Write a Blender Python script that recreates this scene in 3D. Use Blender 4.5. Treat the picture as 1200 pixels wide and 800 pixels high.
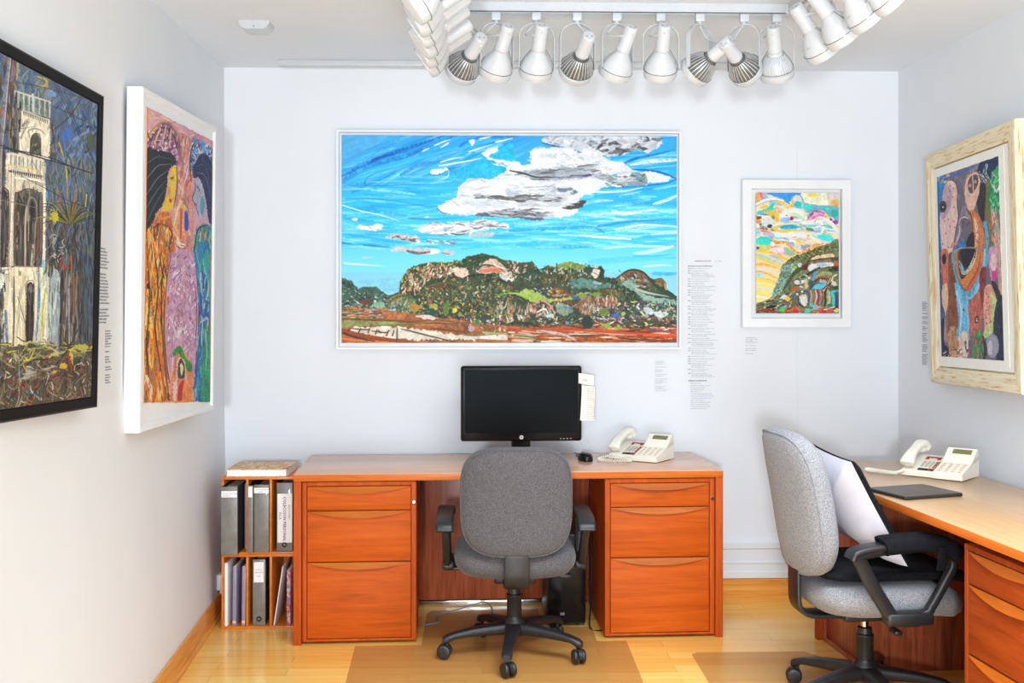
import bpy, bmesh, math, random
import numpy as np
from mathutils import Vector, Matrix

for o in list(bpy.data.objects):
    bpy.data.objects.remove(o, do_unlink=True)
SC = bpy.context.scene
COL = SC.collection
R = math.radians
PI = math.pi

# ------------------------------------------------------------------ camera
cd = bpy.data.cameras.new('camera')
cam = bpy.data.objects.new('camera', cd)
COL.objects.link(cam)
cd.sensor_width = 36.0
cd.lens = 38.4
cd.shift_y = -40.0 / 1200.0
cd.clip_start = 0.05
cam.location = (0, 0, 1.457)
cam.rotation_euler = (R(90), 0, R(-1.57))
SC.camera = cam

# ------------------------------------------------------------------ world and lights
W = bpy.data.worlds.new('world')
SC.world = W
W.use_nodes = True
bg = W.node_tree.nodes['Background']
bg.inputs[0].default_value = (0.80, 0.90, 1.0, 1)
bg.inputs[1].default_value = 0.6

def area(name, loc, target, size, power, col=(1, 1, 1), size_y=None):
    d = bpy.data.lights.new(name, 'AREA')
    d.energy = power
    d.color = col
    d.shape = 'RECTANGLE'
    d.size = size
    d.size_y = size_y or size
    o = bpy.data.objects.new(name, d)
    COL.objects.link(o)
    o.location = loc
    v = Vector(target) - Vector(loc)
    o.rotation_euler = v.to_track_quat('-Z', 'Y').to_euler()
    return o

area('flash_light', (-0.4, -2.2, 1.42), (0.7, 5.4, 1.35), 0.28, 122, (0.85, 0.935, 1.0))
area('ceiling_fill_light', (0.5, -0.7, 0.4), (0.45, 4.3, 2.645), 1.8, 38, (0.76, 0.88, 1.0)).data.spread = R(85)  # added low fill behind the camera, aimed up to brighten the ceiling
area('overhead_fill_light', (0.8, 2.9, 2.6), (0.65, 3.9, 0.0), 1.5, 50, (0.82, 0.915, 1.0), 1.8).data.spread = R(95)  # added overhead fill that brightens the floor, no fixture of the room

SC.view_settings.view_transform = 'Standard'
SC.view_settings.look = 'None'
SC.view_settings.exposure = 0.29
SC.view_settings.gamma = 1.0
SC.view_settings.use_curve_mapping = False

# ------------------------------------------------------------------ helpers: colour and materials
def lin(c):
    out = []
    for v in c[:3]:
        v = v / 255.0
        out.append(v / 12.92 if v <= 0.04045 else ((v + 0.055) / 1.055) ** 2.4)
    return tuple(out) + (1.0,)

class NT:
    def __init__(s, name):
        s.m = bpy.data.materials.new(name)
        s.m.use_nodes = True
        s.t = s.m.node_tree
        s.b = s.t.nodes['Principled BSDF']
    def n(s, typ, **kw):
        nd = s.t.nodes.new(typ)
        for k, v in kw.items():
            if k.startswith('i_'):
                nd.inputs[k[2:].replace('_', ' ')].default_value = v
            else:
                setattr(nd, k, v)
        return nd
    def l(s, a, b):
        s.t.links.new(a, b)
    def coords(s, scale=(1, 1, 1), rot=(0, 0, 0)):
        tc = s.n('ShaderNodeTexCoord')
        mp = s.n('ShaderNodeMapping')
        mp.inputs['Scale'].default_value = scale
        mp.inputs['Rotation'].default_value = rot
        s.l(tc.outputs['Object'], mp.inputs['Vector'])
        return mp.outputs['Vector']
    def ramp(s, fac, stops):
        r = s.n('ShaderNodeValToRGB')
        e = r.color_ramp.elements
        while len(e) < len(stops):
            e.new(0.5)
        for k, (p, c) in enumerate(stops):
            e[k].position = p
            e[k].color = lin(c)
        s.l(fac, r.inputs['Fac'])
        return r.outputs['Color']
    def bump(s, h, strength=0.1, dist=0.01):
        b = s.n('ShaderNodeBump')
        b.inputs['Strength'].default_value = strength
        b.inputs['Distance'].default_value = dist
        s.l(h, b.inputs['Height'])
        s.l(b.outputs['Normal'], s.b.inputs['Normal'])

def mat_plain(name, col, rough=0.5, metal=0.0, spec=0.5, var=0.06, scale=40, bump=0.0, coat=0.0):
    """a surface whose colour drifts slightly with procedural noise"""
    t = NT(name)
    v = t.coords((1, 1, 1))
    nz = t.n('ShaderNodeTexNoise', i_Scale=scale, i_Detail=3.0)
    t.l(v, nz.inputs['Vector'])
    a = tuple(max(0, c * (1 - var)) for c in col)
    b = tuple(min(255, c * (1 + var)) for c in col)
    t.l(t.ramp(nz.outputs['Fac'], [(0.3, a), (0.7, b)]), t.b.inputs['Base Color'])
    t.b.inputs['Roughness'].default_value = rough
    t.b.inputs['Metallic'].default_value = metal
    t.b.inputs['Specular IOR Level'].default_value = spec
    t.b.inputs['Coat Weight'].default_value = coat
    if bump:
        t.bump(nz.outputs['Fac'], bump, 0.004)
    return t.m

def mat_wood(name, cols, axis='x', scale=1.0, rough=0.32, coat=0.15, stretch=14.0):
    """grain running along one local axis"""
    t = NT(name)
    sc = {'x': (1.0, stretch, stretch), 'y': (stretch, 1.0, stretch), 'z': (stretch, stretch, 1.0)}[axis]
    v = t.coords(tuple(k * scale for k in sc))
    n1 = t.n('ShaderNodeTexNoise', i_Scale=1.6, i_Detail=5.0, i_Roughness=0.6, i_Distortion=0.6)
    n2 = t.n('ShaderNodeTexNoise', i_Scale=9.0, i_Detail=2.0)
    t.l(v, n1.inputs['Vector'])
    t.l(v, n2.inputs['Vector'])
    mx = t.n('ShaderNodeMath', operation='MULTIPLY_ADD')
    t.l(n2.outputs['Fac'], mx.inputs[0])
    mx.inputs[1].default_value = 0.35
    t.l(n1.outputs['Fac'], mx.inputs[2])
    t.l(t.ramp(mx.outputs[0], [(0.42, cols[0]), (0.66, cols[1]), (0.92, cols[2])]), t.b.inputs['Base Color'])
    t.b.inputs['Roughness'].default_value = rough
    t.b.inputs['Coat Weight'].default_value = coat
    t.b.inputs['Coat Roughness'].default_value = 0.2
    t.b.inputs['Specular IOR Level'].default_value = 0.25
    return t.m

def mat_floor():
    t = NT('maple_planks')
    v = t.coords((1, 1, 1))
    br = t.n('ShaderNodeTexBrick')
    br.offset = 0.37
    br.inputs['Color1'].default_value = (0.0, 0, 0, 1)
    br.inputs['Color2'].default_value = (1.0, 1, 1, 1)
    br.inputs['Mortar'].default_value = (0.5, 0.5, 0.5, 1)
    br.inputs['Scale'].default_value = 1.0
    br.inputs['Mortar Size'].default_value = 0.0007
    br.inputs['Mortar Smooth'].default_value = 0.2
    br.inputs['Brick Width'].default_value = 0.78
    br.inputs['Row Height'].default_value = 0.082
    t.l(v, br.inputs['Vector'])
    st = t.coords((1.0, 16.0, 1.0))
    nz = t.n('ShaderNodeTexNoise', i_Scale=2.2, i_Detail=5.0, i_Roughness=0.6, i_Distortion=0.4)
    t.l(st, nz.inputs['Vector'])
    mx = t.n('ShaderNodeMath', operation='MULTIPLY_ADD')
    t.l(br.outputs['Color'], mx.inputs[0])
    mx.inputs[1].default_value = 0.42
    m2 = t.n('ShaderNodeMath', operation='MULTIPLY')
    t.l(nz.outputs['Fac'], m2.inputs[0])
    m2.inputs[1].default_value = 0.75
    t.l(m2.outputs[0], mx.inputs[2])
    colr = t.ramp(mx.outputs[0], [(0.15, (232, 160, 70)), (0.45, (246, 188, 92)), (0.85, (253, 212, 122))])
    gap = t.n('ShaderNodeMix', data_type='RGBA')
    t.l(br.outputs['Fac'], gap.inputs[0])
    t.l(colr, gap.inputs[6])
    gap.inputs[7].default_value = lin((176, 110, 52))
    t.l(gap.outputs[2], t.b.inputs['Base Color'])
    t.b.inputs['Roughness'].default_value = 0.22
    t.b.inputs['Coat Weight'].default_value = 0.25
    t.b.inputs['Coat Roughness'].default_value = 0.12
    t.bump(br.outputs['Fac'], -0.15, 0.002)
    return t.m

def mat_fabric(name, a, b, size=820.0):
    """two-tone tweed upholstery"""
    t = NT(name)
    v = t.coords((1, 1, 1), (R(45), R(38), R(45)))
    vo = t.n('ShaderNodeTexVoronoi', i_Scale=size, i_Randomness=0.85)
    t.l(v, vo.inputs['Vector'])
    sx = t.n('ShaderNodeSeparateColor')
    t.l(vo.outputs['Color'], sx.inputs[0])
    t.l(t.ramp(sx.outputs[0], [(0.25, b), (0.75, a)]), t.b.inputs['Base Color'])
    t.b.inputs['Roughness'].default_value = 0.95
    t.b.inputs['Sheen Weight'].default_value = 0.15
    t.b.inputs['Specular IOR Level'].default_value = 0.15
    t.bump(vo.outputs['Distance'], 0.3, 0.001)
    return t.m

def mat_paint(name, col, rough=0.6):
    t = NT(name)
    v = t.coords((1, 1, 1))
    nz = t.n('ShaderNodeTexNoise', i_Scale=2.5, i_Detail=4.0)
    t.l(v, nz.inputs['Vector'])
    a = tuple(c * 0.985 for c in col)
    t.l(t.ramp(nz.outputs['Fac'], [(0.3, a), (0.7, col)]), t.b.inputs['Base Color'])
    n2 = t.n('ShaderNodeTexNoise', i_Scale=180.0, i_Detail=2.0)
    t.l(v, n2.inputs['Vector'])
    t.bump(n2.outputs['Fac'], 0.06, 0.002)
    t.b.inputs['Roughness'].default_value = rough
    t.b.inputs['Specular IOR Level'].default_value = 0.3
    return t.m

def mat_distressed(name):
    """cream gilding rubbed through to rust along the length of the moulding"""
    t = NT(name)
    tc = t.n('ShaderNodeTexCoord')
    at = t.n('ShaderNodeAttribute', attribute_name='grain')
    mp = t.n('ShaderNodeMapping')
    mp.inputs['Scale'].default_value = (9.0, 120.0, 120.0)
    t.l(at.outputs['Vector'], mp.inputs['Vector'])
    nz = t.n('ShaderNodeTexNoise', i_Scale=1.0, i_Detail=4.0, i_Roughness=0.7)
    t.l(mp.outputs['Vector'], nz.inputs['Vector'])
    t.l(t.ramp(nz.outputs['Fac'], [(0.33, (196, 132, 76)), (0.40, (218, 184, 134)), (0.47, (231, 217, 184)), (0.75, (238, 230, 208))]), t.b.inputs['Base Color'])
    t.b.inputs['Roughness'].default_value = 0.5
    t.bump(nz.outputs['Fac'], 0.2, 0.003)
    return t.m

def mat_mat():
    t = NT('clear_vinyl')
    v = t.coords((1, 1, 1))
    nz = t.n('ShaderNodeTexNoise', i_Scale=140.0, i_Detail=2.0)
    t.l(v, nz.inputs['Vector'])
    tr = t.n('ShaderNodeBsdfTransparent')
    tr.inputs['Color'].default_value = lin((248, 243, 236))
    out = t.t.nodes['Material Output']
    t.l(t.ramp(nz.outputs['Fac'], [(0.3, (196, 158, 110)), (0.7, (206, 168, 120))]), t.b.inputs['Base Color'])
    t.b.inputs['Roughness'].default_value = 0.3
    mx = t.n('ShaderNodeMixShader')
    mx.inputs[0].default_value = 0.16
    t.l(tr.outputs[0], mx.inputs[1])
    t.l(t.b.outputs[0], mx.inputs[2])
    t.l(mx.outputs[0], out.inputs['Surface'])
    t.bump(nz.outputs['Fac'], 0.1, 0.001)
    return t.m

def mat_art(name):
    t = NT(name)
    at = t.n('ShaderNodeVertexColor', layer_name='paint')
    t.l(at.outputs['Color'], t.b.inputs['Base Color'])
    t.b.inputs['Roughness'].default_value = 0.55
    t.b.inputs['Specular IOR Level'].default_value = 0.25
    return t.m

M = {}
M['wall'] = mat_paint('white_wall_paint', (232, 235, 240))
M['ceiling'] = mat_paint('ceiling_paint', (234, 240, 247), 0.8)
M['skirting'] = mat_paint('white_skirting_paint', (226, 228, 230), 0.4)
M['floor'] = mat_floor()
M['trim'] = mat_wood('oak_trim', [(196, 118, 44), (222, 146, 62), (236, 172, 88)], 'x', 1.2, 0.3)
M['trimy'] = mat_wood('oak_trim_deep', [(196, 118, 44), (222, 146, 62), (236, 172, 88)], 'y', 1.2, 0.3)
CH = [(160, 66, 2), (186, 79, 4), (200, 92, 10)]
M['cherry_h'] = mat_wood('cherry_grain_across', CH, 'x', 1.4, 0.6, 0.0)
M['cherry_v'] = mat_wood('cherry_grain_upright', [(150, 58, 4), (180, 74, 8), (196, 88, 14)], 'z', 1.4, 0.6, 0.0)
M['red_shaded_h'] = mat_wood('shaded_red_cherry_across', [(132, 50, 6), (156, 62, 10), (172, 76, 18)], 'x', 1.4, 0.6, 0.0)  # right desk's reddish cherry, its shade darkened into the colour
M['red_shaded_v'] = mat_wood('shaded_red_cherry_upright', [(122, 46, 8), (148, 58, 12), (164, 72, 20)], 'z', 1.4, 0.6, 0.0)  # upright grain, darkened for shade in the same way
M['cherry_dark'] = mat_wood('cherry_panel', [(108, 52, 32), (154, 76, 46), (176, 96, 62)], 'z', 1.6, 0.3)
M['cherry_lip'] = mat_wood('cherry_pull', [(156, 74, 8), (174, 88, 14), (188, 104, 26)], 'x', 1.4, 0.5, 0.0)
M['edge'] = mat_wood('cherry_edge_band', [(176, 84, 22), (196, 100, 32), (206, 116, 44)], 'x', 1.4, 0.4, 0.1)
M['desktop'] = mat_wood('cherry_laminate_top', [(208, 152, 116), (216, 162, 128), (224, 172, 142)], 'x', 2.4, 0.26, 0.5, 22)
M['desktop_r'] = mat_wood('maple_laminate_top', [(188, 144, 98), (196, 153, 108), (202, 162, 120)], 'x', 2.4, 0.3, 0.5, 22)
M['shelfwood'] = mat_wood('orange_shelf_wood', [(190, 96, 24), (214, 118, 36), (228, 140, 54)], 'x', 1.6, 0.35)
M['black'] = mat_plain('black_plastic', (30, 30, 32), 0.42, var=0.15, scale=120, bump=0.06)
M['black_gloss'] = mat_plain('gloss_black_plastic', (12, 12, 14), 0.2, spec=0.3, var=0.1)
M['screen'] = mat_plain('dark_screen_glass', (7, 10, 11), 0.4, spec=0.06, var=0.05, scale=4)
M['black_cloth'] = mat_plain('black_cloth', (20, 20, 24), 0.95, spec=0.15, var=0.25, scale=60, bump=0.25)
M['fabric'] = mat_fabric('grey_weave', (108, 104, 106), (58, 56, 60))
M['fabric_l'] = mat_fabric('light_grey_weave', (160, 159, 163), (100, 99, 104))
M['pillow'] = mat_plain('lavender_white_cotton', (208, 204, 214), 0.85, var=0.03, scale=14, bump=0.3)
M['enamel'] = mat_plain('white_enamel', (200, 203, 207), 0.3, var=0.01, coat=0.2)
M['bulb'] = mat_plain('pearl_bulb_glass', (202, 205, 209), 0.2, var=0.01, coat=0.4)
M['bulbface'] = mat_plain('frosted_bulb_face', (236, 237, 239), 0.35, var=0.01)
M['alu'] = mat_plain('aluminium_fins', (214, 214, 214), 0.35, 0.5, var=0.03)
M['darkgap'] = mat_plain('dark_lamp_shell', (96, 96, 97), 0.4, var=0.1)
M['wire'] = mat_plain('grey_wire', (128, 128, 128), 0.3, 0.6)
M['chrome'] = mat_plain('chrome', (214, 214, 216), 0.14, 1.0, var=0.03)
M['frame_white'] = mat_plain('white_frame_lacquer', (236, 237, 238), 0.4, var=0.012, scale=12)
M['frame_black'] = mat_plain('black_frame_stain', (14, 10, 8), 0.6, spec=0.2, var=0.3, scale=30)
M['frame_brown'] = mat_plain('dark_brown_frame_edge', (50, 42, 38), 0.6, var=0.2, scale=30)
M['liner'] = mat_plain('black_frame_liner', (8, 8, 8), 0.7, var=0.2)
M['gilt'] = mat_distressed('distressed_cream_gilding')
M['matboard'] = mat_plain('mat_board', (243, 241, 234), 0.8, var=0.01)
M['paper'] = mat_plain('paper', (246, 245, 242), 0.8, var=0.01)
M['card'] = mat_plain('cream_card', (240, 234, 222), 0.75, var=0.015)
M['phone'] = mat_plain('ivory_plastic', (238, 232, 216), 0.35, var=0.015)
M['phone_key'] = mat_plain('grey_keys', (186, 176, 160), 0.5, var=0.04)
M['phone_red'] = mat_plain('maroon_keys', (150, 52, 46), 0.5, var=0.1)
M['phone_tan'] = mat_plain('salmon_keys', (218, 178, 152), 0.5, var=0.05)
M['lcd'] = mat_plain('lcd_glass', (120, 118, 78), 0.2, var=0.15, scale=90)
M['binder'] = mat_plain('grey_binder_vinyl', (122, 118, 112), 0.4, var=0.08, scale=24, bump=0.2, coat=0.2)
M['binder_dark'] = mat_plain('dark_binder_board', (40, 38, 42), 0.5, var=0.15)
M['lavender'] = mat_plain('lavender_cover', (150, 138, 160), 0.5, var=0.06)
M['steelblue'] = mat_plain('blue_grey_cover', (120, 138, 158), 0.5, var=0.08)
M['orange_sticker'] = mat_plain('peach_sticker', (240, 184, 130), 0.6)
M['textgrey'] = mat_plain('grey_vinyl_letters', (146, 148, 154), 0.7)
M['textdark'] = mat_plain('dark_ink', (60, 58, 62), 0.7)
M['textpink'] = mat_plain('plum_ink', (150, 96, 112), 0.7)
M['textred'] = mat_plain('red_ink', (196, 96, 74), 0.7)
M['tablet'] = mat_plain('charcoal_tablet_cover', (86, 78, 70), 0.45, var=0.06)
M['white_plastic'] = mat_plain('white_plastic', (232, 232, 230), 0.4, var=0.01)
M['mat'] = mat_mat()
M['art'] = mat_art('oil_paint')

# ------------------------------------------------------------------ helpers: meshes
def tag(o, label=None, cat=None, group=None, kind=None):
    if label: o['label'] = label
    if cat: o['category'] = cat
    if group: o['group'] = group
    if kind: o['kind'] = kind
    return o

def obj(name, bm, mat, parent=None, angle=38, mtx=None):
    me = bpy.data.meshes.new(name)
    bmesh.ops.recalc_face_normals(bm, faces=bm.faces[:])
    bm.to_mesh(me)
    bm.free()
    for p in me.polygons:
        p.use_smooth = True
    me.set_sharp_from_angle(angle=R(angle))
    mats = mat if isinstance(mat, (list, tuple)) else [mat]
    for m in mats:
        me.materials.append(m)
    o = bpy.data.objects.new(name, me)
    COL.objects.link(o)
    if parent is not None:
        o.parent = parent
    if mtx is not None:
        o.matrix_local = mtx
    return o

def thing(name, label, cat, loc=(0, 0, 0), rotz=0.0, group=None, mtx=None):
    o = bpy.data.objects.new(name, None)
    COL.objects.link(o)
    o.empty_display_size = 0.1
    if mtx is not None:
        o.matrix_world = mtx
    else:
        o.location = loc
        o.rotation_euler = (0, 0, rotz)
    return tag(o, label, cat, group)

def NB():
    return bmesh.new()

def box(bm, c, s, rot=None, bev=0.0, seg=2, mi=0):
    r = bmesh.ops.create_cube(bm, size=1.0)
    vs = r['verts']
    bmesh.ops.scale(bm, vec=s, verts=vs)
    if bev > 0:
        es = list({e for v in vs for e in v.link_edges})
        rr = bmesh.ops.bevel(bm, geom=es, offset=min(bev, min(s) * 0.49), segments=seg, profile=0.5, affect='EDGES')
        vs = list({v for f in rr['faces'] for v in f.verts} | {v for v in vs if v.is_valid})
    if rot is not None:
        bmesh.ops.transform(bm, matrix=rot, verts=vs)
    bmesh.ops.translate(bm, vec=c, verts=vs)
    if mi:
        for f in {f for v in vs for f in v.link_faces}:
            f.material_index = mi
    return vs

def box2(bm, a, b, bev=0.0, seg=2, mi=0):
    c = [(p + q) / 2 for p, q in zip(a, b)]
    s = [abs(q - p) for p, q in zip(a, b)]
    return box(bm, c, s, None, bev, seg, mi)

def ring_faces(bm, rings, closed=True, mi=0):
    for a, b in zip(rings[:-1], rings[1:]):
        n = len(a)
        for i in range(n if closed else n - 1):
            j = (i + 1) % n
            f = bm.faces.new((a[i], a[j], b[j], b[i]))
            f.material_index = mi

def cap(bm, ring, mi=0):
    f = bm.faces.new(ring)
    f.material_index = mi

def catmull(pts, n=8, closed=False):
    P = [Vector(p) for p in pts]
    out = []
    m = len(P)
    rng = range(m if closed else m - 1)
    for i in rng:
        if closed:
            p0, p1, p2, p3 = P[i - 1], P[i], P[(i + 1) % m], P[(i + 2) % m]
        else:
            p0 = P[i - 1] if i else P[0] * 2 - P[1]
            p1, p2 = P[i], P[i + 1]
            p3 = P[i + 2] if i + 2 < m else P[-1] * 2 - P[-2]
        for k in range(n):
            t = k / n
            out.append(0.5 * ((2 * p1) + (p2 - p0) * t + (2 * p0 - 5 * p1 + 4 * p2 - p3) * t * t + (3 * p1 - p0 - 3 * p2 + p3) * t ** 3))
    if not closed:
        out.append(P[-1])
    return out

def sweep(bm, pts, sec, closed=False, up=Vector((0, 0, 1)), scales=None, fixed=None, mi=0):
    """sec: 2D outline (a along side, b along up-ish); fixed: constant side vector"""
    P = [Vector(p) for p in pts]
    m = len(P)
    rings = []
    side = None
    for i in range(m):
        if closed:
            t = P[(i + 1) % m] - P[i - 1]
        else:
            t = P[min(i + 1, m - 1)] - P[max(i - 1, 0)]
        t.normalize()
        if fixed is not None:
            sd = Vector(fixed)
        elif side is None:
            ref = up if abs(t.dot(up)) < 0.95 else Vector((1, 0, 0))
            sd = t.cross(ref).normalized()
        else:
            sd = (side - t * side.dot(t)).normalized()
        side = sd
        nn = sd.cross(t).normalized()
        k = scales[i] if scales else 1.0
        rings.append([bm.verts.new(P[i] + sd * (a * k) + nn * (b * k)) for a, b in sec])
    if closed:
        ring_faces(bm, rings + [rings[0]], True, mi)
    else:
        ring_faces(bm, rings, True, mi)
        cap(bm, rings[0], mi)
        cap(bm, rings[-1][::-1], mi)

def circ(r, n=10):
    return [(r * math.cos(2 * PI * k / n), r * math.sin(2 * PI * k / n)) for k in range(n)]

def rrect(w, h, r, n=4):
    out = []
    for cx, cy, a0 in ((w / 2 - r, h / 2 - r, 0), (-w / 2 + r, h / 2 - r, 90), (-w / 2 + r, -h / 2 + r, 180), (w / 2 - r, -h / 2 + r, 270)):
        for k in range(n + 1):
            a = R(a0 + 90 * k / n)
            out.append((cx + r * math.cos(a), cy + r * math.sin(a)))
    return out

def tube(bm, pts, r, n=8, closed=False, scales=None, mi=0):
    sweep(bm, pts, circ(r, n), closed, scales=scales, mi=mi)

def lathe(bm, prof, mtx=None, n=32, mi=0, capends=True):
    rings = []
    for r, z in prof:
        rings.append([bm.verts.new((r * math.cos(2 * PI * k / n), r * math.sin(2 * PI * k / n), z)) for k in range(n)])
    ring_faces(bm, rings, True, mi)
    if capends:
        cap(bm, rings[0], mi)
        cap(bm, rings[-1][::-1], mi)
    if mtx is not None:
        bmesh.ops.transform(bm, matrix=mtx, verts=[v for q in rings for v in q])

def prism(bm, pts, d0, d1, mtx=None, mi=0):
    """2D outline in local x,z extruded along local y from d0 to d1"""
    a = [bm.verts.new((x, d0, z)) for x, z in pts]
    b = [bm.verts.new((x, d1, z)) for x, z in pts]
    ring_faces(bm, [a, b], True, mi)
    cap(bm, a, mi)
    cap(bm, b[::-1], mi)
    if mtx is not None:
        bmesh.ops.transform(bm, matrix=mtx, verts=a + b)
    return a + b

def cushion(bm, outline, prof, warp=None, mtx=None, mi=0):
    """outline: 2D points (x,z); prof: [(scale, y)] from one face centre round the rim to the other"""
    rings = []
    allv = []
    for s, y in prof:
        ring = []
        for x, z in outline:
            p = Vector((x * s, y, z * s))
            if warp: p = warp(p)
            ring.append(bm.verts.new(p))
        rings.append(ring)
        allv += ring
    ring_faces(bm, rings, True, mi)
    for ring, y in ((rings[0], prof[0][1]), (rings[-1], prof[-1][1])):
        p = Vector((0, y, 0))
        if warp: p = warp(p)
        c = bm.verts.new(p)
        allv.append(c)
        n = len(ring)
        for i in range(n):
            bm.faces.new((ring[i], ring[(i + 1) % n], c)).material_index = mi
    if mtx is not None:
        bmesh.ops.transform(bm, matrix=mtx, verts=allv)
    return allv

def superell(a, b, p=3.2, n=56, top=None):
    out = []
    for k in range(n):
        t = 2 * PI * k / n
        c, s = math.cos(t), math.sin(t)
        q = top if (top and s > 0) else p
        out.append((a * math.copysign(abs(c) ** (2 / q), c), b * math.copysign(abs(s) ** (2 / q), s)))
    return out

def domed(th, n=6, inner=0.25, edge=0.55):
    """pillow-like thickness profile, total thickness th"""
    prof = []
    h = th / 2
    for k in range(n + 1):
        a = (PI / 2) * k / n
        prof.append((inner + (1 - inner) * math.sin(a) ** edge, -h * math.cos(a)))
    prof += [(s, -y) for s, y in prof[-2::-1]]
    return prof

def Tm(loc, rx=0, ry=0, rz=0):
    return Matrix.Translation(loc) @ Matrix.Rotation(rz, 4, 'Z') @ Matrix.Rotation(ry, 4, 'Y') @ Matrix.Rotation(rx, 4, 'X')

def text_mesh(lines, mat, name, parent=None, depth=0.0004):
    """lines: (text, x, z, height, bold-offset); laid in the local xz plane, facing local -y; one mesh"""
    bm = NB()
    for tx, x, z, h, off in lines:
        cu = bpy.data.curves.new('t', 'FONT')
        cu.body = tx
        cu.size = h
        cu.resolution_u = 1
        cu.extrude = depth
        cu.offset = off
        to = bpy.data.objects.new('t', cu)
        COL.objects.link(to)
        dg = bpy.context.evaluated_depsgraph_get()
        me = bpy.data.meshes.new_from_object(to.evaluated_get(dg))
        me.transform(Tm((x, 0, z), R(90)))
        bm.from_mesh(me)
        bpy.data.objects.remove(to, do_unlink=True)
        bpy.data.meshes.remove(me)
        bpy.data.curves.remove(cu)
    return obj(name, bm, mat, parent)

rnd = random.Random(11)
# ------------------------------------------------------------------ the setting
CZ = 2.645
YB = 5.45
def struct(name, bm, m, **k):
    return tag(obj(name, bm, m, **k), kind='structure')

bm = NB(); box2(bm, (-1.7, -1.6, -0.1), (2.8, 5.6, 0.0)); struct('floor', bm, M['floor'])
bm = NB(); box2(bm, (-1.7, -1.6, CZ), (2.8, 5.6, CZ + 0.1)); struct('ceiling', bm, M['ceiling'])
bm = NB(); box2(bm, (-1.7, YB, 0.0), (2.8, YB + 0.1, CZ)); struct('wall_back', bm, M['wall'])

def left_x(y, z):
    lo = -1.262 + 0.05 * (YB - y)
    t = min(1.0, max(0.0, z / 1.2))
    t = t * t * (3 - 2 * t)
    return lo * (1 - t) + (-1.278) * t

def right_x(y):
    return 2.097 + 0.033 * (YB - y)

bm = NB()                                            # an old plaster wall, slightly out of true
ys = [-1.6, 0.0, 1.5, 3.0, 4.0, 4.8, YB + 0.05]
zs = [0.0, 0.15, 0.3, 0.5, 0.7, 0.9, 1.05, 1.2, 1.6, 2.1, CZ]
G = [[bm.verts.new((left_x(y, z), y, z)) for z in zs] for y in ys]
H2 = [[bm.verts.new((-1.55, y, z)) for z in zs] for y in ys]
for i in range(len(ys) - 1):
    for j in range(len(zs) - 1):
        bm.faces.new((G[i][j], G[i + 1][j], G[i + 1][j + 1], G[i][j + 1]))
        bm.faces.new((H2[i][j], H2[i][j + 1], H2[i + 1][j + 1], H2[i + 1][j]))
struct('wall_left', bm, M['wall'])

bm = NB()
a = [bm.verts.new((right_x(y), y, z)) for y, z in ((-1.6, 0), (YB + 0.05, 0), (YB + 0.05, CZ), (-1.6, CZ))]
b = [bm.verts.new((2.6, y, z)) for y, z in ((-1.6, 0), (YB + 0.05, 0), (YB + 0.05, CZ), (-1.6, CZ))]
cap(bm, a); cap(bm, b[::-1]); ring_faces(bm, [a, b])
struct('wall_right', bm, M['wall'])

# oak skirting, left wall and back wall
sk = [(0, 0), (0.024, 0), (0.024, 0.016), (0.016, 0.022), (0.017, 0.075), (0.012, 0.084), (0.012, 0.094), (0.006, 0.102), (0, 0.102)]
def extrude_profile(p0, p1, prof, nrm):
    bm = NB()
    rings = []
    for p in (p0, p1):
        rings.append([bm.verts.new(Vector(p) + Vector(nrm) * d + Vector((0, 0, z))) for d, z in prof])
    ring_faces(bm, rings)
    cap(bm, rings[0]); cap(bm, rings[1][::-1])
    return bm
struct('baseboard_left', extrude_profile((left_x(YB, 0), YB, 0), (left_x(-1.5, 0), -1.5, 0), sk, (1, 0, 0)), M['trimy'])
struct('baseboard_back', extrude_profile((-1.24, YB, 0), (2.09, YB, 0), [(d * 1.4, z) for d, z in sk], (0, -1, 0)), M['trim'])
wp = [(0, 0.102), (0.016, 0.102), (0.016, 0.132), (0.011, 0.138), (0.011, 0.172), (0.016, 0.176), (0.016, 0.182), (0.009, 0.188), (0.009, 0.244), (0.016, 0.25), (0.016, 0.276), (0.010, 0.282), (0, 0.282)]
struct('trim_1', extrude_profile((0.95, YB, 0), (2.09, YB, 0), wp, (0, -1, 0)), M['skirting'])
bm = NB(); box2(bm, (-0.98, 5.265, 2.617), (1.36, 5.31, CZ), 0.004); struct('trim_2', bm, M['enamel'])
bm = NB(); box2(bm, (1.583, YB - 0.0012, 0.282), (1.5865, YB, 2.26)); struct('trim_3', bm, M['skirting'])

# ------------------------------------------------------------------ desks
def drawer_handle(x0, x1, zt, sag, y, parent):
    bm = NB()
    n = 20
    top, arc_f, arc_b = [], [], []
    for k in range(n + 1):
        t = k / n
        x = x0 + (x1 - x0) * t
        s = sag * (1 - (2 * t - 1) ** 2) + 0.0012
        top.append(bm.verts.new((x, y - 0.001, zt)))
        arc_f.append(bm.verts.new((x, y - 0.001 - 0.014 * (s / sag), zt - s)))
        arc_b.append(bm.verts.new((x, y + 0.004, zt - s - 0.0015)))
    tb = [bm.verts.new((v.co.x, y + 0.004, zt)) for v in top]
    ring_faces(bm, [tb, top, arc_f, arc_b, tb], False)
    cap(bm, [tb[0], top[0], arc_f[0], arc_b[0]])
    cap(bm, [tb[-1], arc_b[-1], arc_f[-1], top[-1]])
    return obj('handle', bm, M['cherry_lip'], parent)

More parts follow.
